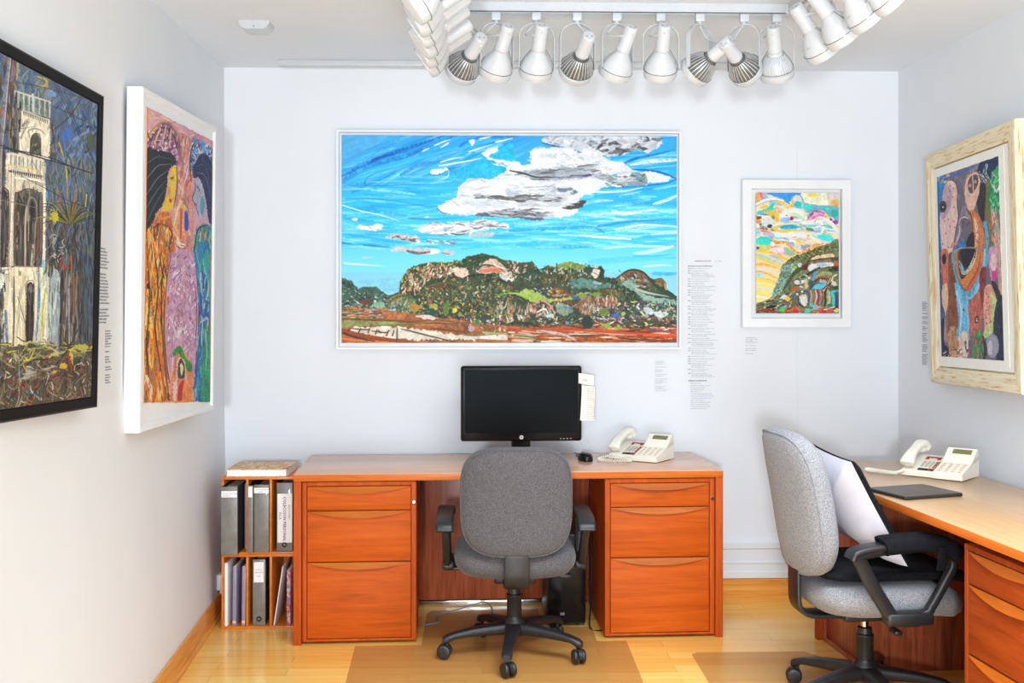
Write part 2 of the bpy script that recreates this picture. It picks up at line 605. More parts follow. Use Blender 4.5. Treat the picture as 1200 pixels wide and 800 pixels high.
def pedestal(root, x0, x1, d0, d1, y0, y1, rows, mv='cherry_v', mh='cherry_h'):
    bm = NB()
    st = 0.003
    box2(bm, (x0, y0 + 0.02, 0.012), (x1, y1, 0.702))
    box2(bm, (x0, y0, 0.012), (d0 - st, y0 + 0.02, 0.702), 0.002)
    box2(bm, (d1 + st, y0, 0.012), (x1, y0 + 0.02, 0.702), 0.002)
    box2(bm, (d0 - st, y0, rows[0][0] + st), (d1 + st, y0 + 0.02, 0.702), 0.002)
    box2(bm, (d0 - st, y0, 0.012), (d1 + st, y0 + 0.02, rows[-1][1] - st), 0.002)
    for fx in (x0 + 0.03, x1 - 0.03):
        lathe(bm, [(0.014, 0.0), (0.014, 0.012)], Tm((fx, y0 + 0.05, 0)), 12)
        lathe(bm, [(0.014, 0.0), (0.014, 0.012)], Tm((fx, y1 - 0.05, 0)), 12)
    ped = obj('pedestal', bm, M[mv], root)
    for zt, zb in rows:
        bm = NB()
        box2(bm, (d0, y0 + 0.002, zb), (d1, y0 + 0.0195, zt), 0.0015)
        dr = obj('drawer', bm, M[mh], root)
        drawer_handle(d0 + 0.002, d1 - 0.002, zt - 0.001, 0.026, y0 + 0.0015, dr)
    bm = NB()
    lathe(bm, [(0.008, 0), (0.008, 0.004), (0.006, 0.006), (0.0, 0.006)], Tm(((d1 + st + x1) / 2, y0, 0.612), R(90)), 16, capends=False)
    tag(obj('lock', bm, M['chrome'], root), 'small chrome lock')
    return ped

ROWS = [(0.681, 0.579), (0.575, 0.357), (0.352, 0.025)]
# desk in front of the back wall
D1 = thing('desk', 'wide cherry wood desk under the large landscape painting with two drawer pedestals', 'desk', (-0.812, 4.727, 0), R(2.16))
L, D = 1.878, 0.61
bm = NB(); box2(bm, (0, 0, 0.706), (L, D, 0.738), 0.0025); obj('desktop', bm, M['desktop'], D1)
bm = NB(); box2(bm, (-0.0005, -0.0006, 0.7065), (L + 0.0005, 0.0035, 0.7355), 0.0015); obj('edge_band', bm, M['edge'], D1)
for x in (0.0, L - 0.033):
    bm = NB(); box2(bm, (x, 0.001, 0), (x + 0.033, D - 0.01, 0.706), 0.002); obj('end_panel', bm, M['cherry_v'], D1)
pedestal(D1, 0.036, 0.527, 0.058, 0.503, 0.012, 0.56, ROWS)
pedestal(D1, 1.354, 1.842, 1.379, 1.818, 0.012, 0.56, ROWS)
bm = NB(); box2(bm, (0.529, 0.565, 0.036), (1.352, 0.585, 0.704), 0.001); obj('modesty_panel', bm, M['cherry_dark'], D1)
bm = NB(); box2(bm, (0.529, 0.57, 0.0), (1.352, 0.584, 0.03), 0.003); tag(obj('raceway', bm, M['chrome'], D1), 'silver floor raceway')

# desk along the right wall
D2 = thing('desk', 'cherry wood desk with pale top running along the right wall', 'desk', (1.396, 4.9, 0), R(-85.27))
L2, Dp = 1.94, 0.615
bm = NB(); box2(bm, (0, 0, 0.728), (L2, Dp, 0.76), 0.0025); obj('desktop', bm, M['desktop_r'], D2)
bm = NB(); box2(bm, (-0.0005, -0.0006, 0.7285), (L2 + 0.0005, 0.0035, 0.7575), 0.0015); obj('edge_band', bm, M['edge'], D2)
bm = NB(); box2(bm, (0.125, 0.06, 0), (0.158, Dp - 0.01, 0.728), 0.002); obj('end_panel', bm, M['red_shaded_v'], D2)
bm = NB(); box2(bm, (L2 - 0.02, 0.02, 0), (L2, Dp - 0.01, 0.728), 0.002); obj('end_panel', bm, M['red_shaded_v'], D2)
bm = NB()
box2(bm, (0.16, 0.095, 0.0), (0.6, Dp - 0.02, 0.724), 0.001)
box2(bm, (0.16, 0.083, 0.0), (0.178, 0.097, 0.724), 0.001); box2(bm, (0.582, 0.083, 0), (0.6, 0.097, 0.724), 0.001)
box2(bm, (0.178, 0.083, 0.0), (0.582, 0.097, 0.022), 0.001); box2(bm, (0.178, 0.083, 0.7), (0.582, 0.097, 0.724), 0.001)
obj('side_cabinet', bm, M['cherry_dark'], D2)
pedestal(D2, 1.447, 1.938, 1.469, 1.914, 0.03, 0.58, ROWS, 'red_shaded_v', 'red_shaded_h')
bm = NB(); box2(bm, (0.602, 0.585, 0.036), (1.445, 0.602, 0.724), 0.001); obj('modesty_panel', bm, M['cherry_dark'], D2)

# ------------------------------------------------------------------ office chairs
def chair(label, loc, rotz, bh, bz, recline, base_rot, fab, arm_dzs=(0.0, 0.0), seat_y=0.0, seat_d=0.245):
    back_name = 'backrest'
    t = thing('office_chair', label, 'chair', loc, rotz, None)
    # five-star base
    bm = NB()
    lathe(bm, [(0.046, 0.085), (0.05, 0.1), (0.046, 0.14), (0.036, 0.15), (0.034, 0.16)], None, 24)
    for k in range(5):
        a = base_rot + 2 * PI * k / 5
        secs = [(0.03, 0.036, 0.14, 0.088), (0.1, 0.029, 0.132, 0.088), (0.18, 0.024, 0.122, 0.086), (0.255, 0.021, 0.106, 0.08), (0.288, 0.021, 0.097, 0.064), (0.302, 0.016, 0.088, 0.062)]
        rings = []
        for r, hw, zt, zb in secs:
            ring = []
            for u, v in rrect(1, 1, 0.28, 3):
                p = Vector((r, 2 * hw * u, (zt + zb) / 2 + (zt - zb) * v))
                ring.append(bm.verts.new(Matrix.Rotation(a, 3, 'Z') @ p))
            rings.append(ring)
        ring_faces(bm, rings); cap(bm, rings[0]); cap(bm, rings[-1][::-1])
    obj('star_base', bm, M['black'], t, 45)
    for k in range(5):
        a = base_rot + 2 * PI * k / 5
        sw = a + R((37, -50, 80, 120, -20)[k])
        mt = Matrix.Translation((0.284 * math.cos(a), 0.284 * math.sin(a), 0)) @ Matrix.Rotation(sw, 4, 'Z')
        bm = NB()
        lathe(bm, [(0.008, 0.05), (0.008, 0.07)], mt, 12)
        hood = [(0.031 * math.cos(R(q)), 0.031 * math.sin(R(q))) for q in range(-10, 196, 14)]
        prism(bm, hood, -0.007, 0.007, mt @ Tm((0.012, 0, 0.03)))
        cs = obj('caster', bm, M['black'], t)
        for s in (-1, 1):
            bm = NB()
            wp_ = [(0.0, -0.008), (0.02, -0.009), (0.027, -0.007), (0.0295, -0.003), (0.0295, 0.004), (0.027, 0.008), (0.0, 0.008)]
            lathe(bm, wp_, mt @ Tm((0.012, s * 0.0165, 0.0296), R(90)), 28, capends=False)
            obj('wheel', bm, M['black'], cs)
    bm = NB()
    lathe(bm, [(0.031, 0.148), (0.031, 0.24), (0.0325, 0.242), (0.0325, 0.252), (0.027, 0.256), (0.026, 0.276), (0.02, 0.278)], None, 28)
    obj('column_cover', bm, M['black'], t)
    bm = NB(); lathe(bm, [(0.014, 0.28), (0.014, 0.34)], None, 20); tag(obj('gas_lift', bm, M['chrome'], t), 'chrome gas lift rod')
    # mechanism and levers
    bm = NB()
    box2(bm, (-0.085, -0.11, 0.318), (0.085, 0.12, 0.356), 0.01)
    box2(bm, (-0.05, -0.14, 0.322), (0.05, 0.0, 0.35), 0.006)
    obj('tilt_mechanism', bm, M['black'], t)
    bm = NB()
    tube(bm, [(0.06, 0.03, 0.335), (0.16, 0.03, 0.332), (0.2, 0.02, 0.326)], 0.005)
    box(bm, (0.215, 0.015, 0.322), (0.055, 0.03, 0.02), None, 0.008)
    obj('lever', bm, M['black'], t)
    # bracket under and behind the seat
    bm = NB()
    pts = catmull([(0, 0.0, 0.332), (0, -0.15, 0.332), (0, -0.228, 0.338), (0, -0.262, 0.37), (0, -0.268, 0.44), (0, -0.268, bz + 0.04), (0, -0.27, bz + 0.12)], 5)
    sweep(bm, pts, rrect(0.1, 0.016, 0.005, 2), fixed=(1, 0, 0))
    obj('back_bracket', bm, M['black'], t)
    # seat
    bm = NB()
    def wseat(p):
        x, z, y = p.x, p.z, p.y          # outline plane is xz: z is the seat's depth, y its height
        front = max(0.0, (z - 0.1) / 0.15)
        return Vector((x, z + seat_y, 0.418 - y - 0.03 * front * front + 0.18 * x * x))
    cushion(bm, superell(0.252, seat_d, 4.0), [(0.3, 0.062), (0.72, 0.062), (0.9, 0.05), (0.985, 0.022), (1.0, 0.0), (0.99, -0.02), (0.95, -0.042), (0.8, -0.056), (0.5, -0.06), (0.2, -0.058)], wseat)
    obj('seat', bm, fab, t, 60)
    # backrest
    mb = Tm((0, -0.262 - 0.02 * (recline > R(7)), bz + bh / 2), recline)
    th = 0.09
    def wback(p):
        return Vector((p.x, p.y + 0.9 * p.x * p.x - 0.10 * (p.z - 0.02) ** 2, p.z))
    ol = superell(0.226, bh / 2, 3.7, 64, 3.5)
    bm = NB()
    cushion(bm, ol, [(0.3, -0.042), (0.7, -0.041), (0.9, -0.036), (0.965, -0.026), (0.99, -0.012), (1.0, 0.004), (0.985, 0.022), (0.93, 0.038), (0.8, 0.048), (0.5, 0.056), (0.25, 0.058)], wback, mb)
    bk = obj(back_name, bm, fab, t, 60)
    bm = NB()
    tube(bm, [wback(Vector((x * 0.968, -0.027, z * 0.968))) for x, z in ol], 0.0028, 6, True)
    obj('piping', bm, fab, bk, mtx=None)
    bk_pip = bk.children[0]
    bk_pip.data.transform(mb)
    # armrests: closed loop of bent bar with a pad on top
    for s in (-1, 1):
        x = 0.285 * s
        arm_dz = arm_dzs[0 if s < 0 else 1]
        bm = NB()
        ys_ = 0.0
        lp = [(x, -0.15, 0.605), (x, -0.05, 0.622), (x, 0.08, 0.628), (x, 0.165, 0.612), (x, 0.19, 0.575), (x, 0.165, 0.52), (x * 0.985, 0.115, 0.43), (x * 0.98, 0.085, 0.398), (x * 0.98, -0.02, 0.392)]
        cv = catmull(lp, 6)
        sweep(bm, cv, rrect(0.032, 0.03, 0.009, 2), fixed=(1, 0, 0))
        rear = [(x, -0.158, 0.607), (x * 0.99, -0.1, 0.5), (x * 0.98, -0.03, 0.39)]
        sweep(bm, catmull(rear, 5), rrect(0.032, 0.046, 0.007, 2), fixed=(1, 0, 0))
        box(bm, (x * 0.965, 0.03, 0.385), (0.055, 0.17, 0.045), None, 0.012)
        box(bm, (x * 0.83, 0.03, 0.362), (0.09, 0.09, 0.014), None, 0.004)
        for vv in bm.verts:
            vv.co.y += ys_ * min(1.0, max(0.0, (vv.co.z - 0.40) / 0.2))
            vv.co.z += arm_dz * min(1.0, max(0.0, (vv.co.z - 0.38) / 0.2))
        ar = obj('armrest', bm, M['black'], t, 45)
        bm = NB()
        pp = catmull([(x * 1.01, -0.182, 0.596), (x * 1.01, -0.165, 0.621), (x * 1.01, -0.08, 0.637), (x, 0.06, 0.644), (x, 0.15, 0.632), (x, 0.18, 0.61)], 5)
        sweep(bm, pp, rrect(0.072, 0.022, 0.009, 3), fixed=(1, 0, 0))
        bmesh.ops.translate(bm, vec=(0, ys_, arm_dz), verts=bm.verts[:])
        obj('arm_pad', bm, M['black'], ar, 45)
    return t

C1 = chair('grey office chair seen from behind at the desk with the monitor', (0.135, 4.585, 0.003), R(0.5), 0.442, 0.462, R(5), R(-98), M['fabric'], (-0.045, -0.045))
C2 = chair('grey office chair with a pillow on it at the right desk', (1.41, 3.99, 0.003), R(-85), 0.53, 0.488, R(10), R(217), M['fabric_l'], (0.06, 0.0), 0.035, 0.268)
M2 = Matrix.Translation((1.41, 3.99, 0.003)) @ Matrix.Rotation(R(-85), 4, 'Z')

# pillow leaning in the right chair: pale back, black front
def sq(a, n=14, r=0.93):
    out = []
    for i, (p, q) in enumerate((((-1, -1), (1, -1)), ((1, -1), (1, 1)), ((1, 1), (-1, 1)), ((-1, 1), (-1, -1)))):
        for k in range(n):
            t = k / n
            b = 1 - 0.055 * math.sin(PI * t)
            x = p[0] + (q[0] - p[0]) * t
            z = p[1] + (q[1] - p[1]) * t
            if i in (0, 2): z *= b
            else: x *= b
            out.append((x * a, z * a))
    return out
PT = thing('throw_pillow', 'lavender white pillow with black front propped in the right office chair', 'pillow', mtx=M2 @ Tm((0.0, -0.045, 0.742), R(30), R(3), 0))
bm = NB(); cushion(bm, sq(0.215), [(0.1, -0.098), (0.35, -0.092), (0.6, -0.074), (0.8, -0.046), (0.93, -0.018), (0.99, -0.001), (1.0, 0.002)]); obj('pillow_back', bm, M['pillow'], PT, 70)
bm = NB(); cushion(bm, sq(0.215), [(1.0, 0.002), (1.006, 0.006), (0.985, 0.012), (0.9, 0.022), (0.7, 0.04), (0.4, 0.052), (0.1, 0.055)]); tag(obj('pillow_front', bm, M['black_cloth'], PT, 70), 'black pillow front')
bm = NB()
def wpad(p):
    y = p.z
    return Vector((p.x, y + 0.06, 0.507 - p.y - 1.2 * max(0, y - 0.12) ** 2 + 0.1 * p.x * p.x))
cushion(bm, superell(0.215, 0.285, 6), [(0.3, 0.018), (0.9, 0.018), (0.985, 0.012), (1.0, 0.0), (0.985, -0.012), (0.9, -0.018), (0.3, -0.018)], wpad)
tag(obj('seat_pad', bm, M['black_cloth'], mtx=M2), 'black cloth pad lying on the seat of the right chair', 'seat pad')
AC = thing('arm_cover', 'padded black sleeve strapped around the near armrest of the right chair', 'arm cover', mtx=M2)
bm = NB()
sweep(bm, catmull([(0.288, -0.07, 0.638), (0.288, -0.05, 0.642), (0.285, 0.06, 0.648), (0.285, 0.15, 0.636), (0.285, 0.2, 0.606)], 6), rrect(0.094, 0.062, 0.026, 4), fixed=(1, 0, 0))
obj('sleeve', bm, M['black_cloth'], AC, 60)
bm = NB(); box(bm, (0.33, 0.125, 0.6), (0.006, 0.032, 0.085), Matrix.Rotation(R(8), 4, 'Y'), 0.002); obj('strap', bm, M['black_cloth'], AC)

# ------------------------------------------------------------------ floor mats
def floor_mat(label, pts):
    bm = NB()
    a = [bm.verts.new((x, y, 0.0002)) for x, y in pts]
    b = [bm.verts.new((x, y, 0.0028)) for x, y in pts]
    ring_faces(bm, [a, b]); cap(bm, a); cap(bm, b[::-1])
    return tag(obj('chair_mat', bm, M['mat']), label, 'floor mat')
floor_mat('clear vinyl chair mat under the chair at the monitor desk', [(-0.505, 3.55), (0.62, 3.55), (0.63, 4.755), (0.5, 4.75), (0.5, 4.97), (0.27, 4.97), (0.27, 5.27), (-0.24, 5.25), (-0.262, 5.2), (-0.262, 4.72), (-0.545, 4.71)])
floor_mat('clear vinyl chair mat under the chair at the right desk', [(0.88, 3.4), (1.8, 3.25), (1.5, 4.24), (1.42, 4.5), (1.36, 4.585), (0.91, 4.585), (0.88, 4.56)])

# ------------------------------------------------------------------ computer
MN = thing('monitor', 'black flat screen monitor standing on the desk', 'monitor', (0.185, 5.16, 0.739), R(1))
bm = NB()
box2(bm, (-0.11, -0.08, 0.0), (0.11, 0.09, 0.012), 0.005)
box2(bm, (-0.045, 0.02, 0.01), (0.045, 0.05, 0.19), 0.006)
obj('stand', bm, M['black_gloss'], MN)
bm = NB()
box2(bm, (-0.286, -0.018, 0.087), (0.286, 0.022, 0.442), 0.012, 3)
bz_ = obj('bezel', bm, M['black_gloss'], MN)
bm = NB(); box2(bm, (-0.266, -0.0188, 0.126), (0.266, -0.0172, 0.424)); obj('screen', bm, M['screen'], MN)
bm = NB(); lathe(bm, [(0.0, 0), (0.0095, 0), (0.0095, 0.0006), (0.0, 0.0006)], Tm((0, -0.018, 0.106), R(90)), 28, capends=False)
lg = obj('logo_disc', bm, M['white_plastic'], MN)
text_mesh([('hp', -0.0058, 0.1035, 0.012, 0.0002)], M['textdark'], 'logo_letters', lg).location = (0, -0.0192, 0)
for k in range(4):
    bm = NB(); box(bm, (0.185 + 0.016 * k, -0.0185, 0.099), (0.006, 0.002, 0.003)); obj('button', bm, M['wire'], MN)
def note(label, pts, y, lines, mat):
    n = thing('note_card', label, 'note', mtx=MN.matrix_world.copy())
    n.location = (0.185, 5.16, 0.739); n.rotation_euler = (0, 0, R(1))
    bm = NB(); prism(bm, pts, y, y + 0.0012); obj('card', bm, M['card'], n)
    tx = text_mesh(lines, mat, 'print', n); tx.location = (0, y - 0.0006, 0)
note('small cream card stuck to the upper right corner of the monitor', [(0.27, 0.36), (0.34, 0.349), (0.344, 0.397), (0.27, 0.408)], -0.0205, [('ITK', 0.288, 0.367, 0.017, 0.0)], M['textred'])
note('tall white list hanging below the cream card beside the monitor', [(0.277, 0.185), (0.342, 0.185), (0.347, 0.343), (0.287, 0.35)], -0.0225,
     [('%02d %02d %03d' % ((7 * k) % 31, (5 * k) % 12 + 1, (137 * k) % 900 + 100), 0.309, 0.331 - 0.0108 * k, 0.0085, 0.0) for k in range(14)], M['textred'])

MS = thing('mouse', 'black computer mouse between the monitor and the telephone', 'mouse', (0.485, 5.12, 0.7385), R(12))
bm = NB(); cushion(bm, superell(0.031, 0.052, 2.4, 36), [(1.0, 0.0), (1.02, -0.008), (0.97, -0.02), (0.8, -0.031), (0.5, -0.036), (0.2, -0.037)], lambda p: Vector((p.x, p.z, -p.y))); obj('shell', bm, M['black_gloss'], MS, 60)
bm = NB(); lathe(bm, [(0.0, -0.004), (0.009, -0.004), (0.009, 0.004), (0.0, 0.004)], Tm((0, 0.03, 0.0285), 0, R(90)), 16, capends=False); obj('scroll_wheel', bm, M['wire'], MS)
bm = NB(); tube(bm, catmull([(0.0, 0.05, 0.008), (0.01, 0.1, 0.004), (0.0, 0.15, 0.003), (0.03, 0.2, 0.003), (0.02, 0.24, 0.003)], 6), 0.0022, 6); obj('cord', bm, M['black'], MS)

TW = thing('computer_tower', 'black computer tower standing on the floor under the desk', 'computer', (0.385, 4.985, 0.0), R(1))
bm = NB(); box2(bm, (-0.09, 0.0, 0.01), (0.09, 0.29, 0.42), 0.008)
for sx in (-0.07, 0.07):
    for sy in (0.03, 0.26): box(bm, (sx, sy, 0.0055), (0.03, 0.03, 0.011))
obj('case', bm, M['black'], TW)
bm = NB(); box2(bm, (-0.085, -0.012, 0.02), (0.085, 0.002, 0.41), 0.006); obj('front_panel', bm, M['black_gloss'], TW)
bm = NB(); box(bm, (-0.02, -0.0135, 0.06), (0.02, 0.003, 0.012)); obj('badge', bm, M['wire'], TW)
bm = NB(); lathe(bm, [(0.008, 0), (0.008, 0.004)], Tm((0.05, -0.012, 0.38), R(90)), 16); obj('power_button', bm, M['wire'], TW)
bm = NB(); tube(bm, catmull([(0.512, 5.25, 0.45), (0.52, 5.2, 0.3), (0.515, 5.12, 0.12), (0.49, 4.95, 0.006), (0.54, 4.9, 0.006), (0.585, 4.93, 0.006), (0.55, 5.03, 0.006)], 8), 0.0035, 6)
tag(obj('power_cord', bm, M['black']), 'thin black cable curling on the floor beside the right pedestal', 'cable')
bm = NB(); tube(bm, catmull([(-0.27, 5.0, 0.006), (-0.2, 5.05, 0.006), (-0.215, 5.16, 0.006), (-0.12, 5.2, 0.02), (0.02, 5.21, 0.05), (0.06, 5.1, 0.006)], 8), 0.003, 6)
tag(obj('network_cord', bm, M['steelblue']), 'thin pale cable on the floor beside the left pedestal', 'cable')

# ------------------------------------------------------------------ telephones
def phone(label, loc, rotz):
    t = thing('telephone', label, 'telephone', loc, rotz)
    bm = NB()
    side = [(0.0, 0.004), (0.0, 0.026), (0.008, 0.032), (0.2, 0.092), (0.212, 0.09), (0.215, 0.004)]
    m = Matrix.Rotation(R(90), 4, 'Z')
    def wedge(x0, x1, prof):
        a = [bm.verts.new((x0, y, z)) for y, z in prof]
        b = [bm.verts.new((x1, y, z)) for y, z in prof]
        ring_faces(bm, [a, b]); cap(bm, a); cap(bm, b[::-1])
    wedge(0.0, 0.168, side)
    wedge(0.168, 0.318, [(-0.012, 0.004), (-0.012, 0.03), (-0.004, 0.036), (0.212, 0.104), (0.222, 0.1), (0.222, 0.004)])
    box2(bm, (0.02, 0.02, 0.0), (0.3, 0.19, 0.006))
    obj('body', bm, M['phone'], t, 30)
    bm = NB()
    def wedge2(x0, x1, prof):
        a = [bm.verts.new((x0, y, z)) for y, z in prof]
        b = [bm.verts.new((x1, y, z)) for y, z in prof]
        ring_faces(bm, [a, b]); cap(bm, a); cap(bm, b[::-1])
    wedge2(0.17, 0.318, [(0.118, 0.07), (0.122, 0.078), (0.2, 0.142), (0.212, 0.14), (0.216, 0.09)])
    dp = obj('display_panel', bm, M['phone'], t, 30)
    al = math.atan2(0.064, 0.078)
    bm = NB(); box(bm, (0.25, 0.178, 0.1257), (0.095, 0.03, 0.003), Matrix.Rotation(al, 4, 'X')); tag(obj('display', bm, M['lcd'], dp), 'olive LCD window')
    be = math.atan2(0.06, 0.192)
    def on(y): return 0.032 + (y - 0.008) * 0.0625 / 0.2 * 1.0
    bm = NB()
    for i in range(3):
        for j in range(4):
            y = 0.06 + 0.018 * j
            box(bm, (0.086 + 0.021 * i, y, on(y) + 0.0008), (0.015, 0.012, 0.006), Matrix.Rotation(be, 4, 'X'), 0.001)
    obj('keypad', bm, M['phone_key'], t)
    bm = NB()
    for i in range(2):
        for j in range(4):
            y = 0.055 + 0.02 * j
            box(bm, (0.148 + 0.013 * i, y, on(y) + 0.001), (0.01, 0.012, 0.006), Matrix.Rotation(be, 4, 'X'), 0.001)
    for i in range(4):
        for j in range(2):
            if i in (1, 2) and j == 0: continue
            y = 0.152 + 0.017 * j
            box(bm, (0.08 + 0.02 * i, y, on(y) + 0.001), (0.018, 0.012, 0.006), Matrix.Rotation(be, 4, 'X'), 0.001)
    obj('function_keys', bm, M['phone_red'], t)
    be2 = math.atan2(0.068, 0.216)
    bm = NB()
    for i in range(4):
        for j in range(5):
            y = 0.014 + 0.02 * j
            box(bm, (0.192 + 0.034 * i, y, 0.036 + (y + 0.004) * 0.068 / 0.216 + 0.001), (0.014, 0.009, 0.004), Matrix.Rotation(be2, 4, 'X'), 0.001)
    obj('speed_dial_keys', bm, M['phone_tan'], t)
    bm = NB(); box(bm, (0.122, 0.025, on(0.025) + 0.0015), (0.086, 0.022, 0.004), Matrix.Rotation(be, 4, 'X'), 0.001); obj('label_strip', bm, M['black_gloss'], t)
    bm = NB(); box(bm, (0.15, 0.025, on(0.025) + 0.003), (0.036, 0.0215, 0.004), Matrix.Rotation(be, 4, 'X'), 0.001); obj('label_strip', bm, M['phone_red'], t)
    # handset resting across the left side
    hp = catmull([(0.032, 0.0, 0.058), (0.032, 0.016, 0.078), (0.032, 0.06, 0.108), (0.032, 0.11, 0.13), (0.032, 0.16, 0.146), (0.032, 0.2, 0.146), (0.032, 0.226, 0.124)], 5)
    n = len(hp)
    bm = NB()
    sc = []
    for k in range(n):
        u = k / (n - 1)
        sc.append(1.0 + 0.22 * (math.cos(2 * PI * u)))
    sc[0] *= 0.75; sc[-1] *= 0.75
    sweep(bm, hp, rrect(0.062, 0.042, 0.017, 4), fixed=(1, 0, 0), scales=sc)
    for y, z in ((0.022, 0.058), (0.198, 0.112)):
        lathe(bm, [(0.022, 0.0), (0.027, 0.01), (0.027, 0.022), (0.02, 0.03)], Tm((0.032, y, z), be), 24)
    obj('handset', bm, M['phone'], t, 40)
    return t

def coil(label, path, r=0.007, turns=46):
    P = catmull(path, 24)
    n = len(P)
    pts = []
    tot = turns * 8
    for k in range(tot + 1):
        f = k / tot * (n - 1)
        i = min(int(f), n - 2)
        p = P[i].lerp(P[i + 1], f - i)
        d = (P[i + 1] - P[i]).normalized()
        s = d.cross(Vector((0, 0, 1))).normalized()
        a = 2 * PI * k / 8
        pts.append(p + s * (r * math.cos(a)) + Vector((0, 0, r * math.sin(a))))
    bm = NB(); tube(bm, pts, 0.0026, 5)
    return bm

P1 = phone('ivory desk telephone on the desk to the right of the monitor', (0.601, 5.166, 0.7385), R(-35))
P1.scale = (0.8, 0.8, 0.8)
bm = coil('', [(0.03, 0.0, 0.03), (-0.02, -0.05, 0.012), (0.0, -0.12, 0.011), (0.07, -0.13, 0.011), (0.15, -0.09, 0.011), (0.17, -0.05, 0.011), (0.1, -0.03, 0.011), (0.05, -0.02, 0.012)])
obj('handset_cord', bm, M['phone'], P1)
P2 = phone('ivory desk telephone on the right desk behind the tablet', (1.738, 4.49, 0.7605), R(-44))
P2.scale = (0.8, 0.8, 0.8)
bm = coil('', [(0.02, -0.005, 0.03), (-0.02, -0.02, 0.013), (-0.08, -0.01, 0.0115), (-0.16, 0.015, 0.011), (-0.19, 0.01, 0.011), (-0.16, -0.02, 0.011), (-0.07, -0.035, 0.011), (-0.01, -0.03, 0.012)], turns=60)
obj('handset_cord', bm, M['phone'], P2)

TB = thing('tablet', 'closed charcoal tablet lying at the front edge of the right desk', 'tablet', (1.616, 4.045, 0.7602), R(18))
bm = NB(); box2(bm, (-0.13, -0.11, 0.0), (0.13, 0.11, 0.012), 0.005, 3); obj('case', bm, M['black'], TB)
bm = NB(); box2(bm, (-0.127, -0.107, 0.0115), (0.127, 0.107, 0.0138), 0.001); obj('cover', bm, M['tablet'], TB)

# ------------------------------------------------------------------ record shelf boxes with binders and books
SX, SY = -1.181, 4.985
def cube_shelf(label, z0, h):
    t = thing('shelf_box', label, 'shelf', (SX, SY, z0), 0)
    w, d, p = 0.342, 0.31, 0.0105
    bm = NB(); box2(bm, (0, 0, 0), (w, d, p), 0.001); obj('bottom_board', bm, M['shelfwood'], t)
    bm = NB(); box2(bm, (0, 0, h - p), (w, d, h), 0.001); obj('top_board', bm, M['shelfwood'], t)
    for x in (0.0, w - p):
        bm = NB(); box2(bm, (x, 0.0005, p), (x + p, d, h - p), 0.001); obj('side_board', bm, M['shelfwood'], t)
    for x in (0.1105, 0.2165):
        bm = NB(); box2(bm, (x, 0.001, p), (x + p, d - 0.006, h - p), 0.001); obj('divider', bm, M['shelfwood'], t)
    bm = NB(); box2(bm, (p, d - 0.006, p), (w - p, d, h - p)); obj('back_board', bm, M['shelfwood'], t)
    return t
cube_shelf('lower orange wooden shelf box standing on the floor in the left corner', 0.0, 0.336)
cube_shelf('upper orange wooden shelf box stacked on the lower one', 0.3365, 0.35)

def binder(name, label, x, z, w, h, y, d, label_box=None, text=None, ring=False, group=None, cover='binder', lean=0.0, rotate_text=False, inkm='textpink'):
    t = thing(name, label, 'binder', (SX + x, SY + y, z), 0, group)
    t.rotation_euler = (0, lean, 0)
    bm = NB()
    box2(bm, (0.0, 0.004, 0), (0.003, d, h), 0.001); box2(bm, (w - 0.003, 0.004, 0), (w, d, h), 0.001)
    obj('cover', bm, M['binder_dark'], t)
    bm = NB(); box2(bm, (0, 0.0, 0), (w, 0.006, h), 0.002); obj('spine', bm, M[cover], t)
    bm = NB(); box2(bm, (0.006, 0.012, 0.006), (w - 0.006, d - 0.008, h - 0.012)); obj('pages', bm, M['paper'], t)
    if label_box:
        x0, z0, x1, z1 = label_box
        bm = NB(); box2(bm, (x0, -0.0012, z0), (x1, 0.0008, z1)); lb = obj('spine_label', bm, M['paper'], t)
        if text:
            if rotate_text:
                tt = text_mesh(text, M[inkm], 'print', lb)
                tt.rotation_euler = (0, R(90), 0)
                tt.location = (x1, -0.0016, z1)
            else:
                text_mesh(text, M[inkm], 'print', lb).location = (0, -0.0016, 0)
    if ring:
        bm = NB(); lathe(bm, [(0.006, 0), (0.0115, 0), (0.0115, 0.0022), (0.006, 0.0022)], Tm((w / 2, 0.0005, 0.03), R(90)), 24, capends=False)
        obj('finger_ring', bm, M['black_gloss'], t)
    return t
ZU, ZL = 0.3475, 0.011
binder('ring_binder', 'thick grey binder jutting out of the left upper compartment', 0.0115, ZU, 0.073, 0.305, -0.055, 0.28, (0.002, 0.258, 0.071, 0.286), [('CATALOGOS 2003', 0.006, 0.272, 0.008, 0), ('ARCHIVO', 0.006, 0.262, 0.008, 0)])
binder('ring_binder', 'narrow dark binder at the left of the middle upper compartment', 0.1225, ZU, 0.024, 0.305, -0.02, 0.27, (0.003, 0.252, 0.021, 0.3), None)
binder('ring_binder', 'wide grey binder with a white band label in the middle upper compartment', 0.1475, ZU, 0.068, 0.306, -0.006, 0.27, (0.001, 0.268, 0.067, 0.292), [('DOCUMENTOS', 0.01, 0.281, 0.0085, 0), ('2008', 0.022, 0.271, 0.0085, 0)], inkm='textgrey')
binder('ring_binder', 'binder with a tall white spine label reading COLECCION PERSONAL in the right upper compartment', 0.247, ZU, 0.072, 0.312, 0.01, 0.27, (0.004, 0.04, 0.07, 0.262), [('COLECCION PERSONAL', 0.012, -0.04, 0.0188, 0.0004), ('RC A', 0.085, -0.058, 0.014, 0.0002), ('EDICIONES', 0.05, -0.017, 0.013, -0.0001)], ring=True, rotate_text=True)
binder('ring_binder', 'grey binder with a white label high on its spine in the middle lower compartment', 0.138, ZL, 0.058, 0.3, 0.012, 0.28, (0.006, 0.196, 0.05, 0.288), [('FOTOS', 0.014, 0.25, 0.009, 0), ('ARCHIVO', 0.01, 0.238, 0.009, 0), ('2005', 0.018, 0.222, 0.008, 0)], ring=True, inkm='textgrey')

